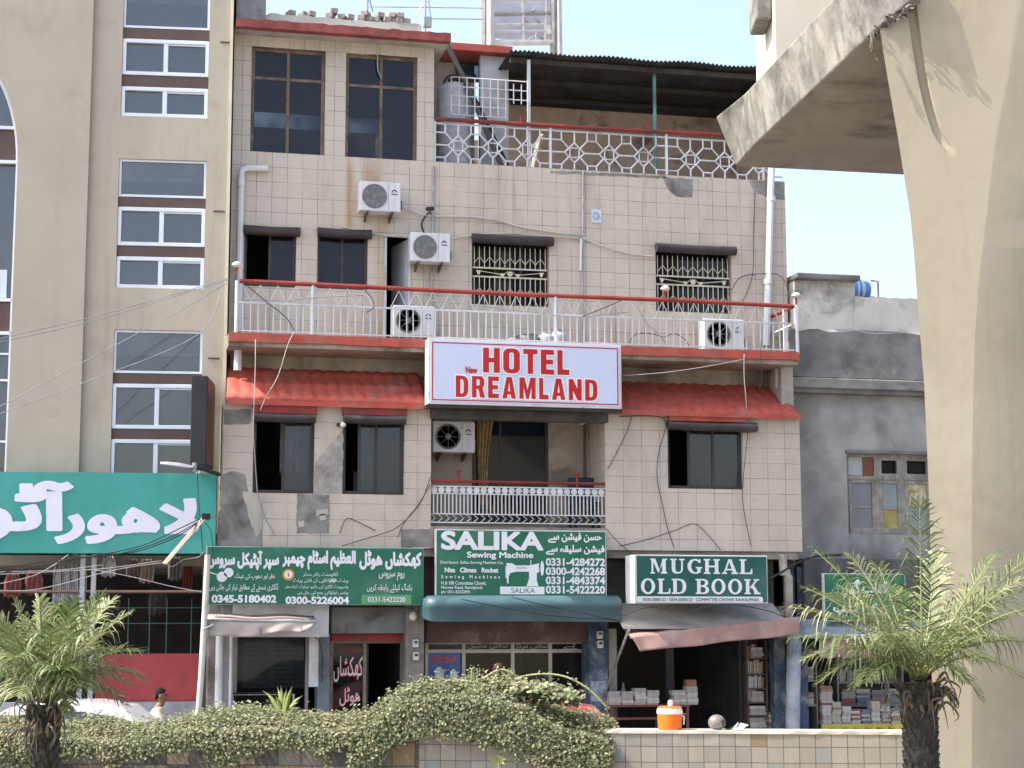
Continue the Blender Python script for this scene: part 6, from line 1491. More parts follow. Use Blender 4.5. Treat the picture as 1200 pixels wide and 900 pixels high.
for i, z_ in enumerate(zs):
    nm = ['top', 'second', 'third', 'fourth', 'fifth', 'lowest'][i]
    if i in (0, 1, 2, 3): upright(a, b, .47, z_, f'on the {nm} shelf of the bookshop bookcase', .5 if i in (0, 3) else 1, .9, (0, 1, 6, 4, 2) )
    if i in (0, 3): pile(b-.13, .47, z_, 5, f'on the {nm} shelf of the bookshop bookcase', .2, (0, 1, 6))
    if i in (4, 5): pile(a+.14, .47, z_, 4, f'on the {nm} shelf of the bookshop bookcase', .26, (0, 6, 1)); pile(b-.07, .47, z_, 4, f'on the {nm} shelf of the bookshop bookcase', .14, (0, 6, 1))
x = fx(904, .45); pile(x, .46, G+.0, 22, 'in the tall stack right of the bookshop bookcase', .17, (0, 1, 6, 7, 3, 2), 1.1)
# dark inner posts of the book shop
w = MB().box(fx(781, .6), fx(790, .6), .6, .7, G, zF1-.13); w.box(fx(866, .6), fx(870, .6), .6, .66, G, zF1-.13); w.obj('shop_post', M('dark_post', (.045, .045, .05), .8, .2), hotel)
def low_table(px0, px1, label, y=.1):
    x0, x1 = F0.X(px0, 830, y), F0.X(px1, 830, y); t = thing('book_table', label, 'table', ((x0+x1)/2, y+.25, G)); zt_ = F0.Z((px0+px1)/2, 826, y)
    red_ = M('table_red_brown', (.16, .05, .045), .7, .2, 5)
    MB().box(x0, x1, y, y+.5, zt_-.03, zt_).obj('table_top', red_, t); zl = F0.Z((px0+px1)/2, 841, y); MB().box(x0+.02, x1-.02, y+.02, y+.48, zl-.03, zl).obj('shelf', red_, t)
    for x in (x0+.02, x1-.06):
        for yy in (y+.01, y+.45): MB().box(x, x+.04, yy, yy+.04, G, zt_-.03).obj('leg', red_, t)
    return x0, x1, zt_, zl
x0, x1, zt_, zl = low_table(714, 782, 'low red brown table stacked with pale books at the bookshop entrance')
k = 0
x = x0+.1
while x < x1-.08: pile(x, .13, zt_, 6, 'in the pale piles on the left bookshop table', .19, (0, 6, 1), 1.05); x += .205
x = x0+.12
while x < x1-.1: pile(x, .15, G+.0, 9, 'in the piles on the floor under the left bookshop table', .2, (6, 1, 5), 1.05) if (k % 4) else None; x += .21; k += 1
x0, x1, zt_, zl = low_table(789, 809, 'small red brown table with a few books right of the dark post')
x = x0+.12; pile(x, .13, zt_, 6, 'in the pale piles on the small bookshop table', .22, (0, 6, 1)); z_ = pile(x+.2, .13, zt_, 8, 'in the pale piles on the small bookshop table', .18, (0, 6, 1)); pile(x-.0, .15, zl, 2, 'on the lower board of the small bookshop table', .22, (3, 5, 7))
t = thing('carton', 'small brown box on top of the small bookshop table', 'box', (x+.2, .2, z_)); MB().box(x+.12, x+.28, .14, .3, z_+.002, z_+.1).obj('carton_body', M('carton_brown', (.25, .14, .08), .9), t, bevel=.006)
t = thing('bottle', 'grey bottle standing among the books on the left bookshop table', 'bottle', (F0.X(735, 810, .4), .5, F0.Z(745, 826, .1))); p = OFF[t.name]; MB().lathe([(.045, 0), (.045, .2), (.02, .27), (.02, .33), (.001, .33)], p+Vector((0, .12, 0)), 12).obj('glass_body', M('bottle_grey', (.25, .27, .3), .2), t, smooth=True)
# right hand stall: steel rack and stacks
a, b, zs = shelf('steel_rack', 'tall narrow grey steel rack with books left of the pink cloth stall', 942, 957, .35, .3, (768, 797, 826), 748, shs, .02, False)
for i, z_ in enumerate(zs): pile((a+b)/2-.03, .37, z_, 6 if i else 3, f'on the {["upper","middle","lower"][i]} board of the narrow steel rack', .2, (5, 1, 0, 2))
a, b, zs = shelf('steel_rack', 'wide grey steel rack full of books behind the pink cloth stall', 982, 1058, .75, .35, (799, 826), 752, shs, .03, True, 1041)
x = a+.02; upright(a+.02, a+.45, .78, zs[0], 'on the upper board of the wide steel rack', 1, .95, (1, 5, 0, 4)); pile(a+.62, .78, zs[0], 6, 'on the upper board of the wide steel rack', .24, (4, 5, 0)); upright(a+.78, b-.05, .78, zs[0], 'on the upper board of the wide steel rack', 1, 1, (3, 3, 5, 7, 2))
for k in range(4): pile(a+.17+.26*k, .78, zs[1], 7, 'on the lower board of the wide steel rack', .24, ((1, 0, 2, 7), (5, 3, 0), (5, 3, 2), (3, 5, 4))[k])
zst = pile(F0.X(970, 850, .3), .3, G+.45, 18, 'in the tall brown stack left of the yellow cloth', .2, (2, 0, 7, 2, 0), 1.15)
yt = .22
x0, x1 = F0.X(963, 850, yt), F0.X(1060, 850, yt); t = thing('book_stall', 'low stall table covered with yellow printed cloth and pale books', 'table', ((x0+x1)/2, yt+.2, G)); zt_ = F0.Z(1010, 848, yt)
MB().box(x0, x1, yt, yt+.5, zt_-.03, zt_-.004).obj('table_top', shm, t)
for x in (x0+.02, x1-.07): MB().box(x, x+.05, yt+.05, yt+.45, G, zt_-.03).obj('leg', shm, t)
MB().box(x0-.01, x1+.01, yt-.02, yt-.005, G+.05, zt_).obj('cloth', M('yellow_cloth', (.5, .42, .08), .8, .12, 3, dirt=(.35, .22, .06), dirt_amt=.4, dirt_scale=5), t)
m = MB(); random.seed(9)
for k in range(6):
    cx = x0+.15+k*.2; cz = zt_-.1; m.tube(cat_rom([(cx-.05, yt-.026, cz-.03), (cx, yt-.026, cz+.04), (cx+.04, yt-.026, cz-.01), (cx+.08, yt-.026, cz+.03)], 4), .006, 4); m.lathe([(.02, 0), (.028, 0), (.028, .003), (.02, .003)], (cx+.02, yt-.028, cz), 10, 'y')
m.obj('cloth_print', M('print_brown', (.2, .12, .04), .8), t)
xx = [964+11.5*k for k in range(8)]
for k, px in enumerate(xx):
    x = F0.X(px+5.5, 845, yt+.05); 
    if k == 0: pile(x, yt+.05, zt_, 8, 'in the pale blue pile at the left of the yellow cloth', .15, (6, 3, 1, 6)); continue
    n_ = (10, 8, 7, 6, 9, 9, 6)[k-1]; pile(x, yt+.05, zt_, n_, 'in the pale stacks standing on the yellow cloth', .15, ((4, 0, 2), (6, 1, 0), (6, 7, 1), (6, 3), (6, 1, 4), (0, 1, 5), (6, 2, 1))[k-1])
# ================================================================== the median: tiled wall, creeper, palms
zW = FW.Z(890, 856.5)
xw0, xw1 = FW.X(491, 880), FW.X(1062, 880)
wtile = tile_mat('median_tile', (.27, .25, .21), (.25, .235, .2), (.10, .09, .075), .167, .167, .006, 0, None, .3, .3,
    [(0, (.26, .245, .21)), (.3, (.24, .23, .2)), (.55, (.275, .26, .225)), (.72, (.225, .22, .205)), (.84, (.2, .15, .09)), (.87, (.21, .23, .235)), (.93, (.29, .28, .26))], False)
wl = thing('tiled_wall', 'low wall of square beige tiles with a pale coping in front of the bookshop', 'wall', ((xw0+xw1)/2, .2, 0), FW)
MB().box(xw0, xw1, 0, .35, 0, zW-.035).obj('tile_face', wtile, wl)
rings = []
for k in range(61):
    x = xw0-.01+(xw1-xw0+.02)*k/60; j = random.uniform(-.004, .004); rings.append([(x, -.012+j, zW-.033), (x, -.012, zW+j), (x, .36, zW+.004), (x, .36, zW-.033)])
MB().loft(rings).obj('coping', M('coping_cement', (.46, .43, .37), .9, .15, 3, .3, 30, dirt=(.3, .27, .23), dirt_amt=.4), wl)
btile = tile_mat('planter_tile', (.3, .25, .2), (.2, .18, .16), (.06, .055, .05), .255, .255, .008, .5, None, .3, .3,
    [(0, (.22, .19, .15)), (.2, (.05, .055, .06)), (.42, (.24, .17, .10)), (.6, (.17, .165, .15)), (.78, (.06, .06, .06)), (.88, (.28, .25, .2))], False)
xq0 = FW.X(-40, 890)
pl_ = thing('planter_wall', 'low planter wall of mixed brown and black tiles under the creeper hedge', 'wall', ((xq0+xw0)/2, .3, 0), FW)
zP = FW.Z(250, 864, .1)
MB().box(xq0-.6, xw0-.003, .06, .3, 0, zP).obj('tile_face', btile, pl_)
MB().box(xq0-.6, xw0-.003, .95, 1.1, 0, zP).obj('back_face', btile, pl_)
m = MB(); m.box(xq0-.6, xw0-.003, .3, .95, 0, zP-.06); o = m.obj('soil', M('dry_soil', (.12, .09, .06), 1, .3, 5, .5, 20), pl_)
# ---- creeper
leafm = leaf_mat('creeper_leaf', [(0, (.085, .10, .06)), (.15, (.14, .155, .09)), (.42, (.21, .225, .135)), (.65, (.285, .285, .19)), (.85, (.345, .325, .215)), (1, (.40, .37, .25))], .6, .3)
def leaf_quad(vs, fs, p, n, size, rnd):
    n = n.normalized(); t = n.cross(Vector((rnd.uniform(-1, 1), rnd.uniform(-1, 1), rnd.uniform(-1, 1))))
    if t.length < 1e-3: return
    t.normalize(); s = n.cross(t); b = len(vs); L = size; w = size*.42; up = n*(size*.12)
    vs += [p, p+t*L*.35+s*w+up, p+t*L, p+t*L*.35-s*w+up, p+t*L*.75+s*w*.55, p+t*L*.75-s*w*.55]
    fs += [(b, b+1, b+4, b+2), (b, b+2, b+5, b+3)]
def creeper(name, label, prof, N, depth, drape, seed, size=(.021, .045), amp=1.0, hl=.25, sl=.9, sn=4):
    rnd = random.Random(seed); vs, fs = [], []
    P = [(FW.hit(px, py, depth*.4)) for px, py in prof]
    x0, x1 = P[0].x, P[-1].x
    def top(x):
        for a, b in zip(P, P[1:]):
            if x <= b.x: t = (x-a.x)/(b.x-a.x); return a.z+(b.z-a.z)*t
        return P[-1].z
    bumps = [(rnd.uniform(x0, x1), rnd.uniform(-.1, depth), rnd.uniform(.05, .2), rnd.uniform(-.1, .09)*amp) for _ in range(int((x1-x0)*16))]
    strands = [(rnd.uniform(x0, x1), rnd.uniform(.05, .17), rnd.uniform(.35, 1.0)) for _ in range(int((x1-x0)*sn))]
    def surf(x, y):
        u = (y-depth*.45)/(depth*.62); z = top(x)-.17*u*u*(1 if u < 0 else .6)
        for bx, by, br, bh in bumps:
            d = ((x-bx)**2+(y-by)**2)/(br*br)
            if d < 4: z += bh*math.exp(-d)
        return z
    for _ in range(N):
        x = rnd.uniform(x0, x1); r = rnd.random()
        edge = min(1, (x-x0+.05)/.25, (x1-x+.05)/.25)
        if r < .48:
            y = rnd.uniform(-.16, depth); z = surf(x, y)-abs(rnd.gauss(0, .05))+(abs(rnd.gauss(0, .05)) if rnd.random() < .18 else 0); n = Vector((rnd.gauss(0, .45), rnd.gauss(-.25, .5), 1))
        else:
            dl = drape(x)
            if not dl: continue
            h = rnd.random()**1.35; 
            if h > 1: continue
            sd = min(abs(x-s[0])/s[1] for s in strands); ln = max(s[2] for s in strands if abs(x-s[0])/s[1] < sd+.01)
            if h > hl+.25*rnd.random() and (sd > sl or h > ln or rnd.random() < .35*h): continue
            z = surf(x, -.16)-h*dl; y = -.17-.06*math.sin(h*3)+rnd.gauss(0, .03)+.1*h; n = Vector((rnd.gauss(0, .5), -1, rnd.gauss(.5, .5)))
        p = Vector((x+rnd.gauss(0, .015), y, z))
        leaf_quad(vs, fs, p, n, rnd.uniform(*size), rnd)
    root = thing(name, label, 'creeper', ((x0+x1)/2, .4, 0), FW)
    m = MB(); m.v = vs; m.f = fs; m.mi = [0]*len(fs); m.obj('foliage', leafm, root, merge=False)
    # woody runners inside, and a dark core of stems so that it is not hollow
    m = MB()
    for _ in range(int((x1-x0)*26)):
        x = rnd.uniform(x0, x1); y = rnd.uniform(.0, depth*.85); z = surf(x, y)-.09; a = Vector((x, y, z)); pts = [a]
        for k in range(4): a = a+Vector((rnd.uniform(-.15, .15), rnd.uniform(-.12, .1), rnd.uniform(-.09, .02))); pts.append(Vector((a.x, a.y, min(a.z, surf(a.x, a.y)-.05))))
        m.tube(pts, .007, 4)
    for s in strands:
        z0 = surf(s[0], -.15); m.tube([(s[0], -.12, z0-.03), (s[0]+.03, -.2, z0-.12), (s[0]+.01, -.12, z0-s[2]*drape(s[0]))], .005, 4)
    finish(m.obj('stems', M('creeper_stem', (.16, .12, .07), .9, .3), root), kind='stuff')
    return root, surf
c1, surf1 = creeper('creeper_hedge', 'long flat dusty creeper hedge draped over the brown planter wall', [(-40, 838), (60, 842), (150, 847), (185, 846), (215, 840), (240, 834), (310, 831), (400, 837), (455, 831)], 40000, 1.0, lambda x: .44, 4, amp=.5, hl=.28, sl=.95)
mound = [(425, 845), (445, 824), (480, 803), (515, 796), (550, 795), (600, 800), (625, 807), (640, 822), (665, 833), (690, 837), (712, 844), (722, 857)]
c2, surf2 = creeper('creeper_mound', 'big rounded creeper mound bulging over the left end of the beige tiled wall', mound, 44000, .95, lambda x: .82, 9, amp=.9, hl=.34, sl=1.0, sn=7.5)
# bulk of the mound: twigs filling the inside
m = MB(); rnd = random.Random(2)
tips = []
for pts in ([(545, 800), (562, 797), (585, 785), (600, 789), (612, 800)], [(590, 803), (612, 793), (640, 790), (665, 794), (690, 808), (713, 831)], [(552, 803), (553, 786), (552.5, 783)], [(558, 804), (559.5, 790), (559, 783)], [(575, 802), (582, 790), (584, 781)], [(535, 800), (545, 798), (556, 800)]):
    P = cat_rom([FW.hit(a, b, .35) for a, b in pts], 6); tips += P; m.tube(P, .011, 5)
m.obj('bare_shoots', M('pale_shoot', (.33, .34, .17), .7, .2), c2, smooth='all')
vs, fs = [], []
for p in tips:
    for _ in range(2): leaf_quad(vs, fs, p+Vector((rnd.gauss(0, .02), rnd.gauss(0, .02), rnd.gauss(0, .02))), Vector((rnd.gauss(0, 1), -1, rnd.gauss(.5, .6))), rnd.uniform(.02, .035), rnd)
for _ in range(900):
    a = rnd.random(); p = FW.hit(600+75*a+rnd.gauss(0, 5), 806+14*a*a+rnd.gauss(0, 4.5), .1+rnd.gauss(0, .12)); leaf_quad(vs, fs, p, Vector((rnd.gauss(0, .5), -.6, 1)), rnd.uniform(.045, .08), rnd)
m = MB(); m.v = vs; m.f = fs; m.mi = [0]*len(fs); m.obj('shoot_leaves', leafm, c2, merge=False)
# agave like tuft in the hedge
ag = thing('agave_plant', 'small pale green agave tuft rising from the creeper hedge before the display window', 'plant', tuple(FW.hit(333, 852, .5)), FW)
o_ = FW.hit(333, 846, .5); rnd = random.Random(6)
for tx_, ty_ in ((308, 809), (325, 805), (329, 803), (336, 807), (343, 803), (355, 815), (350, 823), (306, 832), (312, 838), (318, 826), (347, 830), (353, 833), (339, 812), (322, 815), (330, 822), (313, 845), (345, 840)):
    tip = FW.hit(tx_, ty_, .5+rnd.uniform(-.25, .2)); mid = o_.lerp(tip, .55)+Vector((0, 0, .05)); P = cat_rom([o_, mid, tip], 5); m = MB(); rings = []
    for i, p in enumerate(P):
        t = i/(len(P)-1); w_ = .03*(math.sin(math.pi*min(1, t*.75+.25)))*(1-t**3)+.001; d = (P[min(i+1, len(P)-1)]-P[max(0, i-1)]).normalized(); s_ = d.cross(Vector((0, 1, 0))).normalized(); rings.append([p-s_*w_, p+Vector((0, -.006, 0)), p+s_*w_, p+Vector((0, .008, 0))])
    m.loft(rings).obj('leaf', leaf_mat('agave_leaf', [(0, (.16, .22, .06)), (1, (.36, .38, .18))], .5, .2) if 'agave_leaf' not in MATS else MATS['agave_leaf'], ag, smooth='all')
# small sprout at the foot of the mound
sp_ = thing('seedling', 'small bright green sprout low in front of the creeper mound', 'plant', tuple(FW.hit(583, 905, -.25)), FW)
o_ = FW.hit(584, 902, -.25); vs, fs = [], []
m = MB(); m.tube([o_, FW.hit(585, 886, -.27)], .008, 5); m.obj('stem', MATS['pale_shoot'], sp_)
m = MB()
for a, b in ((573, 892), (577, 887), (583, 884), (590, 885), (594, 889), (575, 896), (592, 896), (584, 890)):
    tip = FW.hit(a, b, -.3); base_ = FW.hit(585, 893, -.26); s_ = (tip-base_).cross(Vector((0, 1, 0))).normalized()*.014; mid = base_.lerp(tip, .5)+Vector((0, 0, .008)); m.add([base_, mid-s_, tip, mid+s_], [(0, 1, 2, 3)])
m.obj('leaves', leaf_mat('sprout_leaf', [(0, (.2, .26, .06)), (1, (.34, .38, .14))], .5, .25), sp_, merge=False)

# ---- palms
frm = leaf_mat('palm_leaf', [(0, (.07, .105, .04)), (.4, (.13, .175, .07)), (.75, (.2, .235, .11)), (1, (.33, .34, .2))], .42, .28)
frm2 = leaf_mat('palm_leaf_pale', [(0, (.17, .2, .085)), (.5, (.27, .29, .16)), (1, (.42, .41, .27))], .42, .25)
rach = M('palm_rachis', (.24, .25, .10), .6, .15); trk = M('palm_bark', (.055, .046, .038), .95, .45, 9, .8, 40, dirt=(.10, .083, .068), dirt_amt=.5, dirt_scale=8); boot = M('palm_boot', (.065, .053, .043), .9, .4, 12)
def frond(root, O, tip, droop, seed, mat, nl=46, ll=.36, name='frond', wid=1.0):
    rnd = random.Random(seed); O, tip = Vector(O), Vector(tip); L = (tip-O).length
    ctrl = O.lerp(tip, .5)+Vector((0, 0, droop))
    P = [O*(1-t)**2+ctrl*2*t*(1-t)+tip*t*t for t in [i/18 for i in range(19)]]
    vs, fs = [], []
    for i in range(nl):
        t = .16+.84*i/(nl-1); k = min(17.999, t*18); a = P[int(k)].lerp(P[int(k)+1], k % 1); d = (P[int(k)+1]-P[int(k)]).normalized()
        side = d.cross(Vector((0, 0, 1)))
        if side.length < .05: side = Vector((1, 0, 0))
        side.normalize(); up = side.cross(d).normalized()
        ln = ll*L*(math.sin(math.pi*min(1, .16+t*.8))**.6)*rnd.uniform(.85, 1.1)
        for s in (-1, 1):
            ang = rnd.uniform(.75, 1.15)*(1-.35*t); dr = (d*math.cos(ang)+side*s*math.sin(ang)+up*rnd.uniform(.12, .4)).normalized()
            w_ = .0068*wid*rnd.uniform(.8, 1.2); wv = dr.cross(up).normalized()*w_; b = len(vs); e = a+dr*ln
            mid = a+dr*ln*.5; sagv = Vector((0, 0, -ln*ln*1.7*rnd.uniform(.3, 1.7)))
            mid2 = a+dr*ln*.8+sagv*.5
            vs += [a-wv*.5, a+wv*.5, mid-wv+sagv*.12, mid+wv+sagv*.12, mid2-wv*.7, mid2+wv*.7, e+sagv]
            fs += [(b, b+1, b+3, b+2), (b+2, b+3, b+5, b+4), (b+4, b+5, b+6)]
    m = MB(); m.v = vs; m.f = fs; m.mi = [0]*len(fs); o = m.obj(name, mat, root, merge=False)
    MB().tube(P, [.014*(1-i/18*.75) for i in range(19)], 5).obj('midrib', rach, o, smooth='all')
def palm(label, depth, tpx, tw, ttop, tips, seed, ll=.34, boots=60, wid=1.0):
    rnd = random.Random(seed); c = FC.hit(tpx[1], ttop, depth); b0 = FC.hit(tpx[0], 900, depth)
    root = thing('palm_tree', label, 'palm tree', (b0.x-(c.x-b0.x)*.5, depth, 0), FC)
    r = tw/2*depth/FPX; prof = []; n = 26; rings = []
    for k in range(n+1):
        t = k/n; z = c.z*t; x = b0.x+(c.x-b0.x)*(t-.3); rr_ = r*(1+.06*math.sin(t*60)+rnd.uniform(-.05, .05))*(1.05 if t < .9 else 1.05+.35*math.sin((t-.9)*31)); rings.append([(x+rr_*math.cos(q*2*math.pi/16)*(1+rnd.uniform(-.05, .05)), depth+rr_*math.sin(q*2*math.pi/16)*(1+rnd.uniform(-.05, .05)), z) for q in range(16)])
    MB().loft(rings).obj('trunk', trk, root, smooth=False)
    m = MB()
    for k in range(boots*4):
        t = .25+.75*k/(boots*4); a = k*2.399; z = c.z*t; x = b0.x+(c.x-b0.x)*(t-.3); top = max(0, (t-.86)/.14); L = .05+.14*top**2*rnd.uniform(.3, 1.3); w_ = .022+.012*top; rr_ = r*(.97+.3*top)
        o = Vector((x+rr_*math.cos(a), depth+rr_*math.sin(a), z)); d = Vector((math.cos(a+rnd.uniform(-.4, .4)), math.sin(a), .0))*(.25+.9*top*rnd.random())+Vector((0, 0, .8)); d.normalize(); s = Vector((-math.sin(a), math.cos(a), 0))
        e = o+d*L+Vector((0, 0, -.07*top*rnd.random())); q = Vector((math.cos(a), math.sin(a), 0))*.022
        m.add([o-s*w_-Vector((0, 0, .03)), o+s*w_-Vector((0, 0, .03)), e+s*w_*.35, e-s*w_*.35, o-s*w_*.6+q, o+s*w_*.6+q, e+s*w_*.2+q, e-s*w_*.2+q], [(0, 3, 2, 1), (4, 5, 6, 7), (0, 1, 5, 4), (1, 2, 6, 5), (2, 3, 7, 6), (3, 0, 4, 7)])
    m.obj('leaf_stubs', boot, root)
    m = MB()
    for k in range(26):
        a = rnd.uniform(math.pi*.9, math.pi*2.1); z = c.z-rnd.uniform(-.02, .26); rr_ = r*1.1
        p = Vector((c.x+rr_*math.cos(a), depth+rr_*math.sin(a), z)); d = Vector((math.cos(a), math.sin(a)*.6, 0)); L = rnd.uniform(.08, .2)
        m.tube(cat_rom([p, p+d*L*.5+Vector((0, 0, rnd.uniform(.03, .12))), p+d*L+Vector((rnd.uniform(-.04, .04), 0, rnd.uniform(-.06, .06))), p+d*L*rnd.uniform(.7, 1.2)+Vector((0, 0, -rnd.uniform(.05, .16)))], 4), [.017*(1-q/14) for q in range(13)], 5)
    m.obj('dead_stalks', M('dead_stalk', (.2, .16, .12), .85, .4, 14, dirt=(.09, .07, .055), dirt_amt=.5), root, smooth='all')
    for i, (px, py, dd, droop) in enumerate(tips):
        tip = FC.hit(px, py, depth+dd); O = Vector((c.x+rnd.uniform(-.04, .04), depth+rnd.uniform(-.04, .04), c.z+.02))
        frond(root, O, tip, droop, seed*50+i, frm2 if (i % 3 == 0) else frm, 33, ll, wid=wid)
    return root
palm('palm tree with wide feathery crown in front of the flyover pier', 15.6, (1079, 1078), 35, 800,
     [(926, 712, -.2, .26), (930, 748, -.5, .3), (955, 645, .3, .2), (1000, 655, .5, .2), (1078, 594, .0, .0), (1165, 652, .3, .14), (1208, 672, .1, .2), (1222, 640, .5, .2), (1226, 712, -.3, .3), (1205, 800, -.2, .42), (1185, 748, -.6, .3), (1150, 775, -.9, .35), (990, 750, -.8, .25), (975, 768, -.4, .3), (1015, 800, -.7, .3), (975, 698, -.7, .22), (1130, 800, -.6, .32), (1050, 690, .9, .2), (1150, 690, .9, .2), (990, 690, .9, .2), (1180, 725, .6, .22), (1040, 745, -1.0, .25), (960, 800, -.1, .4), (945, 690, .2, .22), (938, 775, .1, .36), (1000, 805, -.3, .36), (1200, 692, .5, .26), (1150, 820, -.3, .4), (1120, 740, -1.0, .2), (1055, 755, -1.0, .22), (1098, 650, .5, .08), (1030, 665, .7, .12), (1225, 760, .2, .36)], 3, .325)
palm('palm tree with shaggy bright crown at the left end of the hedge', 15.2, (52, 54), 27, 826,
     [(152, 720, .2, .2), (164, 764, -.2, .28), (170, 796, .3, .32), (128, 706, .5, .16), (116, 700, -.2, .1), (60, 712, .2, .06), (18, 706, 0, .06), (85, 706, -.5, .06), (-30, 722, .2, .14), (-60, 760, -.3, .25), (-70, 712, .4, .2), (8, 735, -.8, .12), (115, 742, -.9, .15), (60, 738, -1.0, .14), (-30, 800, -.7, .3), (20, 815, -.9, .28), (95, 805, -.9, .3), (145, 825, -.2, .35), (152, 805, .2, .34), (-10, 790, .8, .3), (125, 785, .8, .25), (35, 728, .9, .1), (92, 738, .8, .1), (70, 785, -1.1, .25), (15, 770, -1.0, .22), (112, 778, -.7, .22), (-25, 755, .6, .2), (46, 702, -.1, .03), (-50, 790, .3, .3), (130, 760, .3, .2), (-10, 712, -.3, .1), (100, 720, .4, .1), (0, 828, .1, .35), (80, 835, -.5, .33)], 5, .36, 50, 1.3)
# light poles and bits on the tiled wall
zWc = zW+.006
def onwall(px, d=.15): return FW.hit(px, 850, d)
p = onwall(785); p.z = zWc
ck = thing('water_cooler', 'orange water cooler with white lid standing on the beige tiled wall', 'water cooler', (p.x, .15, p.z), FW)
r = 14.5*19.4/FPX; C_ = Vector((p.x, .15, p.z)); h = FW.Z(785, 827.5, .15)-p.z
MB().lathe([(.001, 0), (r*.93, .0), (r*.95, .01), (r, h*.6), (r*.98, h*.66)], C_, 28).obj('body', M('cooler_orange', (.72, .15, .015), .35, .05, 3), ck, smooth=True)
MB().lathe([(r*.985, h*.655), (r*1.04, h*.68), (r*1.04, h*.8), (r*.98, h*.9), (r*.8, h*.97), (.001, h*.98)], C_, 28).obj('lid', M('cooler_white', (.75, .73, .7), .4, .05), ck, smooth=True)
MB().lathe([(r*.9, h*.93), (r*1.0, h*.95), (r*.8, h*1.0), (.001, h*1.01)], C_, 28).obj('lid_band', M('cooler_orange', (.72, .15, .015)), ck, smooth=True)
MB().lathe([(.025, h*.98), (.03, h*1.12), (.022, h*1.25), (.001, h*1.27)], C_+Vector((.01, 0, 0)), 12).obj('spout_cap', MATS['cooler_white'], ck, smooth=True)
MB().tube([C_+Vector((r*.95, -.02, h*.6)), C_+Vector((r*1.15, -.02, h*.55)), C_+Vector((r*1.12, -.02, h*.2))], .008, 5).obj('handle', MATS['cooler_white'], ck)
p = onwall(840); hm = thing('helmet', 'dusty grey motorcycle helmet resting on the tiled wall', 'helmet', (p.x, .15, zWc), FW)
r = 9.6*19.4/FPX; C_ = Vector((p.x, .15, zWc+r*.82)); m = MB(); rings = []
for k in range(12):
    t = -.95+2.5*k/11; rings.append([C_+Vector((r*1.05*math.cos(t)*math.cos(q*math.pi/12), r*1.1*math.cos(t)*math.sin(q*math.pi/12), r*.95*math.sin(t))) for q in range(24)])
m.loft(rings).obj('shell', M('helmet_grey', (.20, .185, .175), .35, .25, 8, dirt=(.4, .37, .33), dirt_amt=.3), hm, smooth=True)
m = MB(); rings = []
for k in range(5):
    t = -.35+.75*k/4; rings.append([C_+Vector((r*1.09*math.cos(t)*math.cos(a), r*1.14*math.cos(t)*math.sin(a), r*.98*math.sin(t))) for a in [-.9+1.5*j/10 for j in range(11)]])
o = m.loft(rings, caps=False, closed=False).obj('visor', M('visor_dark', (.03, .03, .035), .15), hm, smooth='all'); o.modifiers.new('t', 'SOLIDIFY').thickness = .004
MB().tube(cat_rom([C_+Vector((r*.8, -.02, -r*.6)), C_+Vector((r*1.5, -.05, -r*.78)), C_+Vector((r*1.9, -.04, -r*.6)), C_+Vector((r*1.3, 0, -r*.75))], 5), .006, 5).obj('chin_strap', black, hm)
p = onwall(866); m = MB(); z_ = zWc; m.add([(p.x-.05, .05, z_+.01), (p.x+.02, .02, z_+.004), (p.x+.1, .12, z_+.05), (p.x+.02, .16, z_+.07)], [(0, 1, 2, 3)]); m.add([(p.x-.04, .05, z_+.012), (p.x+.0, .1, z_+.08), (p.x-.06, .16, z_+.02)], [(0, 1, 2)])
o = m.obj('paper_scrap', M('paper_blue_white', (.55, .58, .68), .8), fr=FW, loc=(p.x, .1, z_)); o.modifiers.new('t', 'SOLIDIFY').thickness = .003; finish(o, 'crumpled bluish white paper scrap on the tiled wall right of the helmet', 'paper')

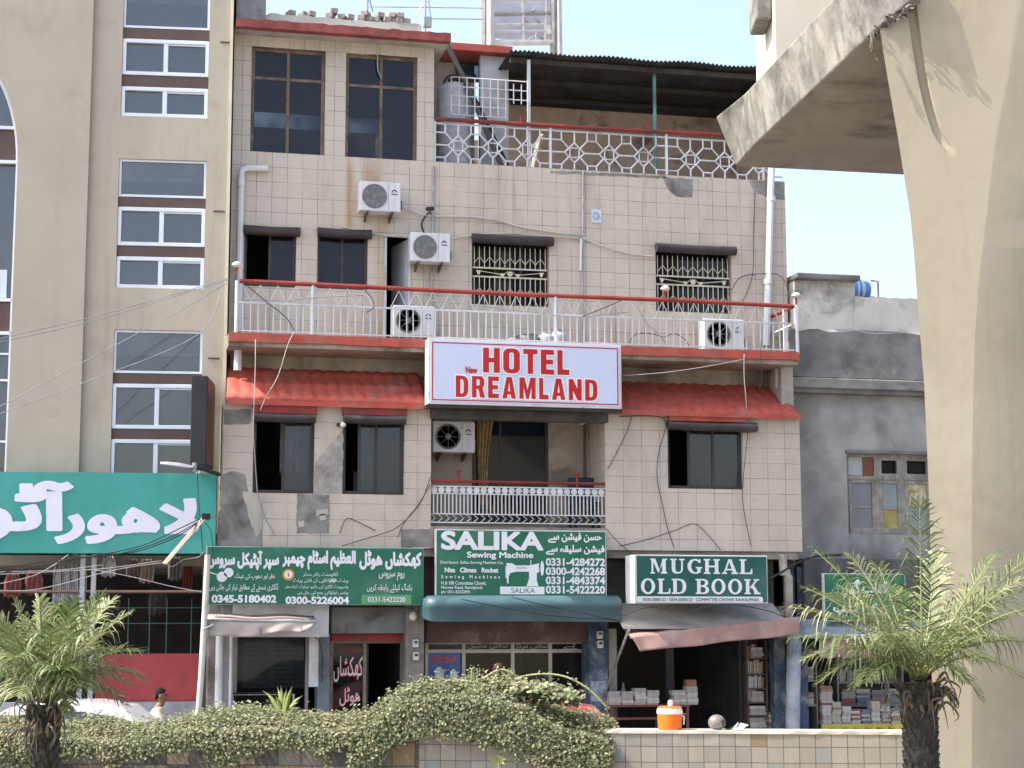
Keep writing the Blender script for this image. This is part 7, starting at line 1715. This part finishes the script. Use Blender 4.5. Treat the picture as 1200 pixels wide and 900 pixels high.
# ================================================================== cars and people in the service lane
def car(label, loc, paint, rz=0.0):
    t = thing('parked_car', label, 'car', loc, FC, rz=rz); o = Vector(loc)
    # side profile along x, nose to the left, 3.5 m long; sheet by sheet with tumblehome
    H = [(-1.75, .30), (-1.74, .62), (-1.6, .76), (-.85, .9), (-.2, 1.28), (.1, 1.355), (.75, 1.365), (1.2, 1.29), (1.62, .94), (1.7, .85), (1.74, .5), (1.72, .30)]
    wsec = lambda z: .76 if z < .8 else .76-(z-.8)*.34
    m = MB(); rings = []
    for y in (-1, -.96, -.6, 0, .6, .96, 1):
        k = 1 if abs(y) < .98 else .985
        rings.append([o+Vector((a*k, y*wsec(b), b if abs(y) < .97 else b-.015)) for a, b in H])
    m.loft(rings).obj('body', paint, t, smooth=True, bevel=.02)
    gm = M('car_glass', (.02, .025, .03), .06, .1, spec=.8)
    def slab(pts, name):
        for s in (-1, 1):
            P = [o+Vector((a, s*(wsec(b)+.006), b)) for a, b in pts]; MB().prism(P, (0, s*.006, 0)).obj(name, gm, t)
    slab([(-.62, .93), (-.18, 1.17), (.22, 1.24), (.22, .93)], 'side_window'); slab([(.30, .93), (.30, 1.24), (.78, 1.24), (.95, .93)], 'side_window'); slab([(1.02, .93), (.86, 1.22), (1.14, 1.18), (1.4, .95)], 'side_window')
    P = [(-.80, -.62, .905), (-.80, .62, .905), (-.24, .55, 1.215), (-.24, -.55, 1.215)]; MB().prism([o+Vector(p) for p in P], (-.012, 0, .016)).obj('windscreen', gm, t)
    P = [(1.56, -.6, .98), (1.56, .6, .98), (1.24, .54, 1.21), (1.24, -.54, 1.21)]; MB().prism([o+Vector(p) for p in P], (.012, 0, .012)).obj('rear_window', gm, t)
    for x in (-1.1, 1.1):
        for s in (-1, 1):
            w_ = MB().lathe([(.13, -.07), (.25, -.08), (.275, -.05), (.275, .05), (.25, .08), (.13, .07)], o+Vector((x, s*.7, .275)), 24, 'y').obj('wheel', black, t, smooth=True)
            MB().lathe([(.001, -.06), (.14, -.075), (.14, .075), (.001, .06)], o+Vector((x, s*.7, .275)), 16, 'y').obj('rim', steel, w_)
    for s in (-1, 1):
        MB().ball(o+Vector((-1.68, s*.55, .66)), .06, .12, .07).obj('headlight', M('lamp_glass', (.6, .6, .6), .1), t, smooth=True); MB().box(*(o.x+1.7, o.x+1.75), o.y+s*.6-.1, o.y+s*.6+.1, .7, .85).obj('tail_light', M('tail_red', (.3, .02, .02), .2), t, bevel=.02)
        MB().ball(o+Vector((-.55, s*.83, .95)), .05, .09, .06).obj('mirror', paint, t, smooth=True)
    MB().box(o.x-1.3, o.x+1.3, o.y-.6, o.y+.6, .2, .32).obj('underbody', black, t)
p = FC.hit(40, 900, 23.2); car('small white hatchback behind the hedge beside the left palm', (p.x, 23.2, 0), M('car_white', (.72, .73, .75), .25, .02, coat=.6))
p = FC.hit(583, 900, 22.6); car('faded red car whose roof shows behind the creeper mound', (p.x, 22.6, 0), M('car_red', (.34, .07, .06), .35, .1, 2, dirt=(.5, .4, .36), dirt_amt=.3, coat=.4))

def skinbody(name, joints, edges, mat, parent, off, sub=2):
    me = bpy.data.meshes.new(name); me.from_pydata([tuple(Vector(j[0])-off) for j in joints], edges, []); me.materials.append(mat)
    o = bpy.data.objects.new(name, me); COL.objects.link(o); o.parent = parent
    sk = o.modifiers.new('skin', 'SKIN'); sk.use_smooth_shade = True
    for v, j in zip(me.skin_vertices[0].data, joints):
        r = j[1]; v.radius = r if isinstance(r, tuple) else (r, r)
    me.skin_vertices[0].data[0].use_root = True
    s = o.modifiers.new('sub', 'SUBSURF'); s.levels = s.render_levels = sub
    return o
skin = M('skin_brown', (.22, .12, .075), .55, .08, 6); hairm = M('hair_black', (.01, .009, .008), .8, .3, 20, spec=.15)
def person(label, loc, H, pose, shirt, trousers, rz, hair=hairm):
    """faces local -x before rz... stands or sits; sizes follow the height H"""
    t = thing('person', label, 'person', loc, FC, rz=rz); o = Vector((0, 0, 0)); OFF[t.name] = Vector((0, 0, 0)); k = H/1.7
    hip = .92*k if pose == 'stand' else .80*k
    V = lambda x, y, z: Vector((x*k, y*k, z))
    sh = hip+.525*k; nk = hip+.57*k; hd = hip+.672*k
    lean = .06 if pose == 'stand' else .12
    if pose == 'stand':
        legs = [((.0, s*.1, hip-.08*k), (.02, s*.1, .48*k), (-.03, s*.1, .08*k), (.12, s*.11, .03*k)) for s in (-1, 1)]
        arms = [((lean, s*.19, sh-.03*k), (lean-.02, s*.24, sh-.3*k), (lean+.06, s*.24, sh-.54*k), (lean+.08, s*.235, sh-.62*k)) for s in (-1, 1)]
    else:
        legs = [((.0, s*.1, hip-.03*k), (.4, s*.2, hip-.06*k), (.28, s*.2, .32*k), (.38, s*.2, .27*k)) for s in (-1, 1)]
        arms = [((lean, s*.19, sh-.03*k), (lean+.12, s*.26, sh-.27*k), (lean+.38, s*.28, sh-.3*k), (lean+.45, s*.28, sh-.29*k)) for s in (-1, 1)]
    J = [((0, 0, hip), (.11*k, .15*k)), ((lean*.5*k, 0, hip+.25*k), (.1*k, .14*k)), ((lean*k, 0, sh-.06*k), (.1*k, .16*k)), ((lean*1.1*k, 0, nk), .058*k), ((lean*1.3*k, 0, nk+.05*k), .055*k), ((lean*1.3*k+.015*k, 0, hd-.03*k), (.078*k, .066*k)), ((lean*1.3*k+.0, 0, hd+.055*k), (.088*k, .075*k)), ((lean*1.3*k-.005, 0, hd+.11*k), (.06*k, .05*k))]
    E_ = [(0, 1), (1, 2), (2, 3), (3, 4), (4, 5), (5, 6), (6, 7)]
    for a in arms:
        b = len(J); J += [(V(*a[0][:2], a[0][2]), .055*k), (V(*a[1][:2], a[1][2]), .042*k), (V(*a[2][:2], a[2][2]), .032*k), (V(*a[3][:2], a[3][2]), (.034*k, .02*k))]; E_ += [(2, b), (b, b+1), (b+1, b+2), (b+2, b+3)]
        h = V(*a[3][:2], a[3][2]); dr = (h-V(*a[2][:2], a[2][2])).normalized()
        for f_ in range(4):
            q = len(J); s_ = Vector((0, 1, 0))*(.018*k*(f_-1.5)); L = (.07, .08, .075, .06)[f_]*k; J += [(h+s_+dr*.03*k, .009*k), (h+s_*1.2+dr*(.03*k+L*.5)+Vector((0, 0, -.006)), .008*k), (h+s_*1.2+dr*(.03*k+L*.85)+Vector((0, 0, -.03*k)), .007*k)]; E_ += [(b+3, q), (q, q+1), (q+1, q+2)]
        q = len(J); J += [(h+Vector((.0, .03*k, 0)), .01*k), (h+dr*.035*k+Vector((0, .045*k, -.01)), .008*k)]; E_ += [(b+3, q), (q, q+1)]
    for l in legs:
        b = len(J); J += [(V(*l[0][:2], l[0][2]), .085*k), (V(*l[1][:2], l[1][2]), .058*k), (V(*l[2][:2], l[2][2]), .04*k), (V(*l[3][:2], l[3][2]), (.035*k, .03*k))]; E_ += [(0, b), (b, b+1), (b+1, b+2), (b+2, b+3)]
    skinbody('body', J, E_, skin, t, o)
    J2 = [((0, 0, hip-.06*k), (.135*k, .18*k)), ((lean*.5*k, 0, hip+.25*k), (.125*k, .17*k)), ((lean*k, 0, sh-.05*k), (.12*k, .18*k)), ((lean*1.1*k, 0, nk-.03*k), .08*k)]; E2 = [(0, 1), (1, 2), (2, 3)]
    for a in arms:
        b = len(J2); m_a = V(*a[0][:2], a[0][2]); m_b = V(*a[1][:2], a[1][2]); J2 += [(m_a, .072*k), (m_a.lerp(m_b, .85), .062*k)]; E2 += [(2, b), (b, b+1)]
    skinbody('shirt', J2, E2, shirt, t, o)
    for l in legs:
        J3 = [(V(*l[0][:2], l[0][2]+.03*k), .1*k), (V(*l[1][:2], l[1][2]), .075*k), (V(*l[2][:2], l[2][2]+.02*k), .058*k)]; skinbody('trouser_leg', J3, [(0, 1), (1, 2)], trousers, t, o)
    hx = lean*1.3*k; hz = hd+.04*k
    m = MB(); rings = []
    for q in range(9):
        tt = -.15+1.7*q/8; rr_ = max(.002, math.cos(tt)); rings.append([Vector((hx-.012*k+(.085*k*rr_)*math.cos(a)*(1 if math.cos(a) < .2 else .9), .079*k*rr_*math.sin(a), hz+.045*k+.083*k*math.sin(tt)-(.095*k*max(0, .35-math.cos(a))/1.35*(1.0 if q == 0 else .62 if q == 1 else .3 if q == 2 else 0))+(.04*k*max(0, math.cos(a)) if q < 2 else 0)+rnd.uniform(-.006, .006)*k)) for a in [j*math.pi/10 for j in range(20)]])
    m.loft(rings).obj('hair', hair, t, smooth='all')
    fx_ = hx+.095*k
    MB().loft([[Vector((fx_-.02*k, -.008*k, hz+.03*k)), Vector((fx_-.02*k, .008*k, hz+.03*k)), Vector((fx_+.004*k, 0, hz+.028*k))], [Vector((fx_-.02*k, -.018*k, hz-.02*k)), Vector((fx_-.02*k, .018*k, hz-.02*k)), Vector((fx_+.028*k, 0, hz-.014*k))]]).obj('nose', skin, t, smooth='all')
    for s in (-1, 1):
        MB().ball((fx_-.022*k, s*.032*k, hz+.025*k), .013*k, .014*k, .008*k, 8, 6).obj('eye', M('eye_dark', (.04, .03, .03), .3), t, smooth=True); MB().ball((hx-.0*k, s*.084*k, hz+.0*k), .022*k, .01*k, .034*k, 8, 6).obj('ear', skin, t, smooth=True)
    MB().ball((fx_-.014*k, 0, hz-.048*k), .01*k, .024*k, .007*k, 8, 6).obj('mouth', M('lip_brown', (.16, .06, .05), .5), t, smooth=True)
    return t
# rider on a motorcycle passing behind the hedge
dR = 24.5; p = FC.hit(176, 850, dR); zt_ = FC.hit(181, 808, dR).z
person('man in a pale cream shirt riding behind the hedge, facing right', (p.x, dR, 0), 1.7*(zt_/1.61)*1.0, 'sit', M('cream_shirt', (.62, .57, .48), .8, .06, 4), M('grey_trousers', (.15, .15, .16), .85), 0.0)
mc = thing('motorcycle', 'small motorcycle under the man in the pale shirt, behind the hedge', 'motorcycle', (p.x+.2, dR, 0), FC); OFF[mc.name] = Vector((0, 0, 0)); mp = M('bike_paint', (.25, .02, .02), .3)
for x in (-.62, .62):
    w_ = MB().lathe([(.22, -.035), (.27, -.03), (.29, 0), (.27, .03), (.22, .035)], (x, 0, .29), 24, 'y').obj('wheel', black, mc, smooth=True); m = MB()
    for a in range(8): m.tube([(x, 0, .29), (x+.22*math.cos(a*.785), 0, .29+.22*math.sin(a*.785))], .006, 4)
    m.obj('rim', steel, w_)
MB().loft([[(x, y*w_, z+(h if i else 0)) for y, i in ((-1, 0), (1, 0), (1, 1), (-1, 1))] for x, w_, z, h in ((-.75, .08, .68, .05), (-.4, .12, .68, .1), (.0, .11, .68, .08))]).obj('seat', black, mc, bevel=.02)
MB().loft([[(x, y*w_, z+(h if i else 0)) for y, i in ((-1, 0), (1, 0), (1, 1), (-1, 1))] for x, w_, z, h in ((.0, .08, .66, .08), (.15, .13, .64, .2), (.38, .08, .68, .12))]).obj('fuel_tank', mp, mc, bevel=.03)
m = MB(); m.tube([(.62, 0, .29), (.42, 0, .85)], .025, 8); m.tube([(.4, 0, .75), (-.1, 0, .62), (-.62, 0, .29)], .022, 6); m.tube([(.4, 0, .7), (.1, 0, .3), (-.62, 0, .29)], .02, 6); m.box(-.15, .2, -.12, .12, .28, .55); m.obj('frame', steel, mc)
MB().tube([(.3, -.34, .98), (.4, -.2, .98), (.42, 0, .9), (.4, .2, .98), (.3, .34, .98)], .014, 6).obj('handlebar', steel, mc); MB().ball((.52, 0, .82), .08).obj('headlight', MATS['lamp_glass'], mc, smooth=True)
# someone standing behind the mound
dR = 24.8; p = FC.hit(582, 850, dR); zt_ = FC.hit(582, 786.5, dR).z
person('person with brown hair and pale blue shirt half hidden behind the creeper mound', (p.x, dR, 0), zt_*1.03, 'stand', M('pale_blue_shirt', (.42, .52, .66), .8, .06, 4), M('grey_trousers', (.15, .15, .16), .85), rad(65), M('hair_brown', (.055, .026, .018), .8, .3, 20, spec=.15))
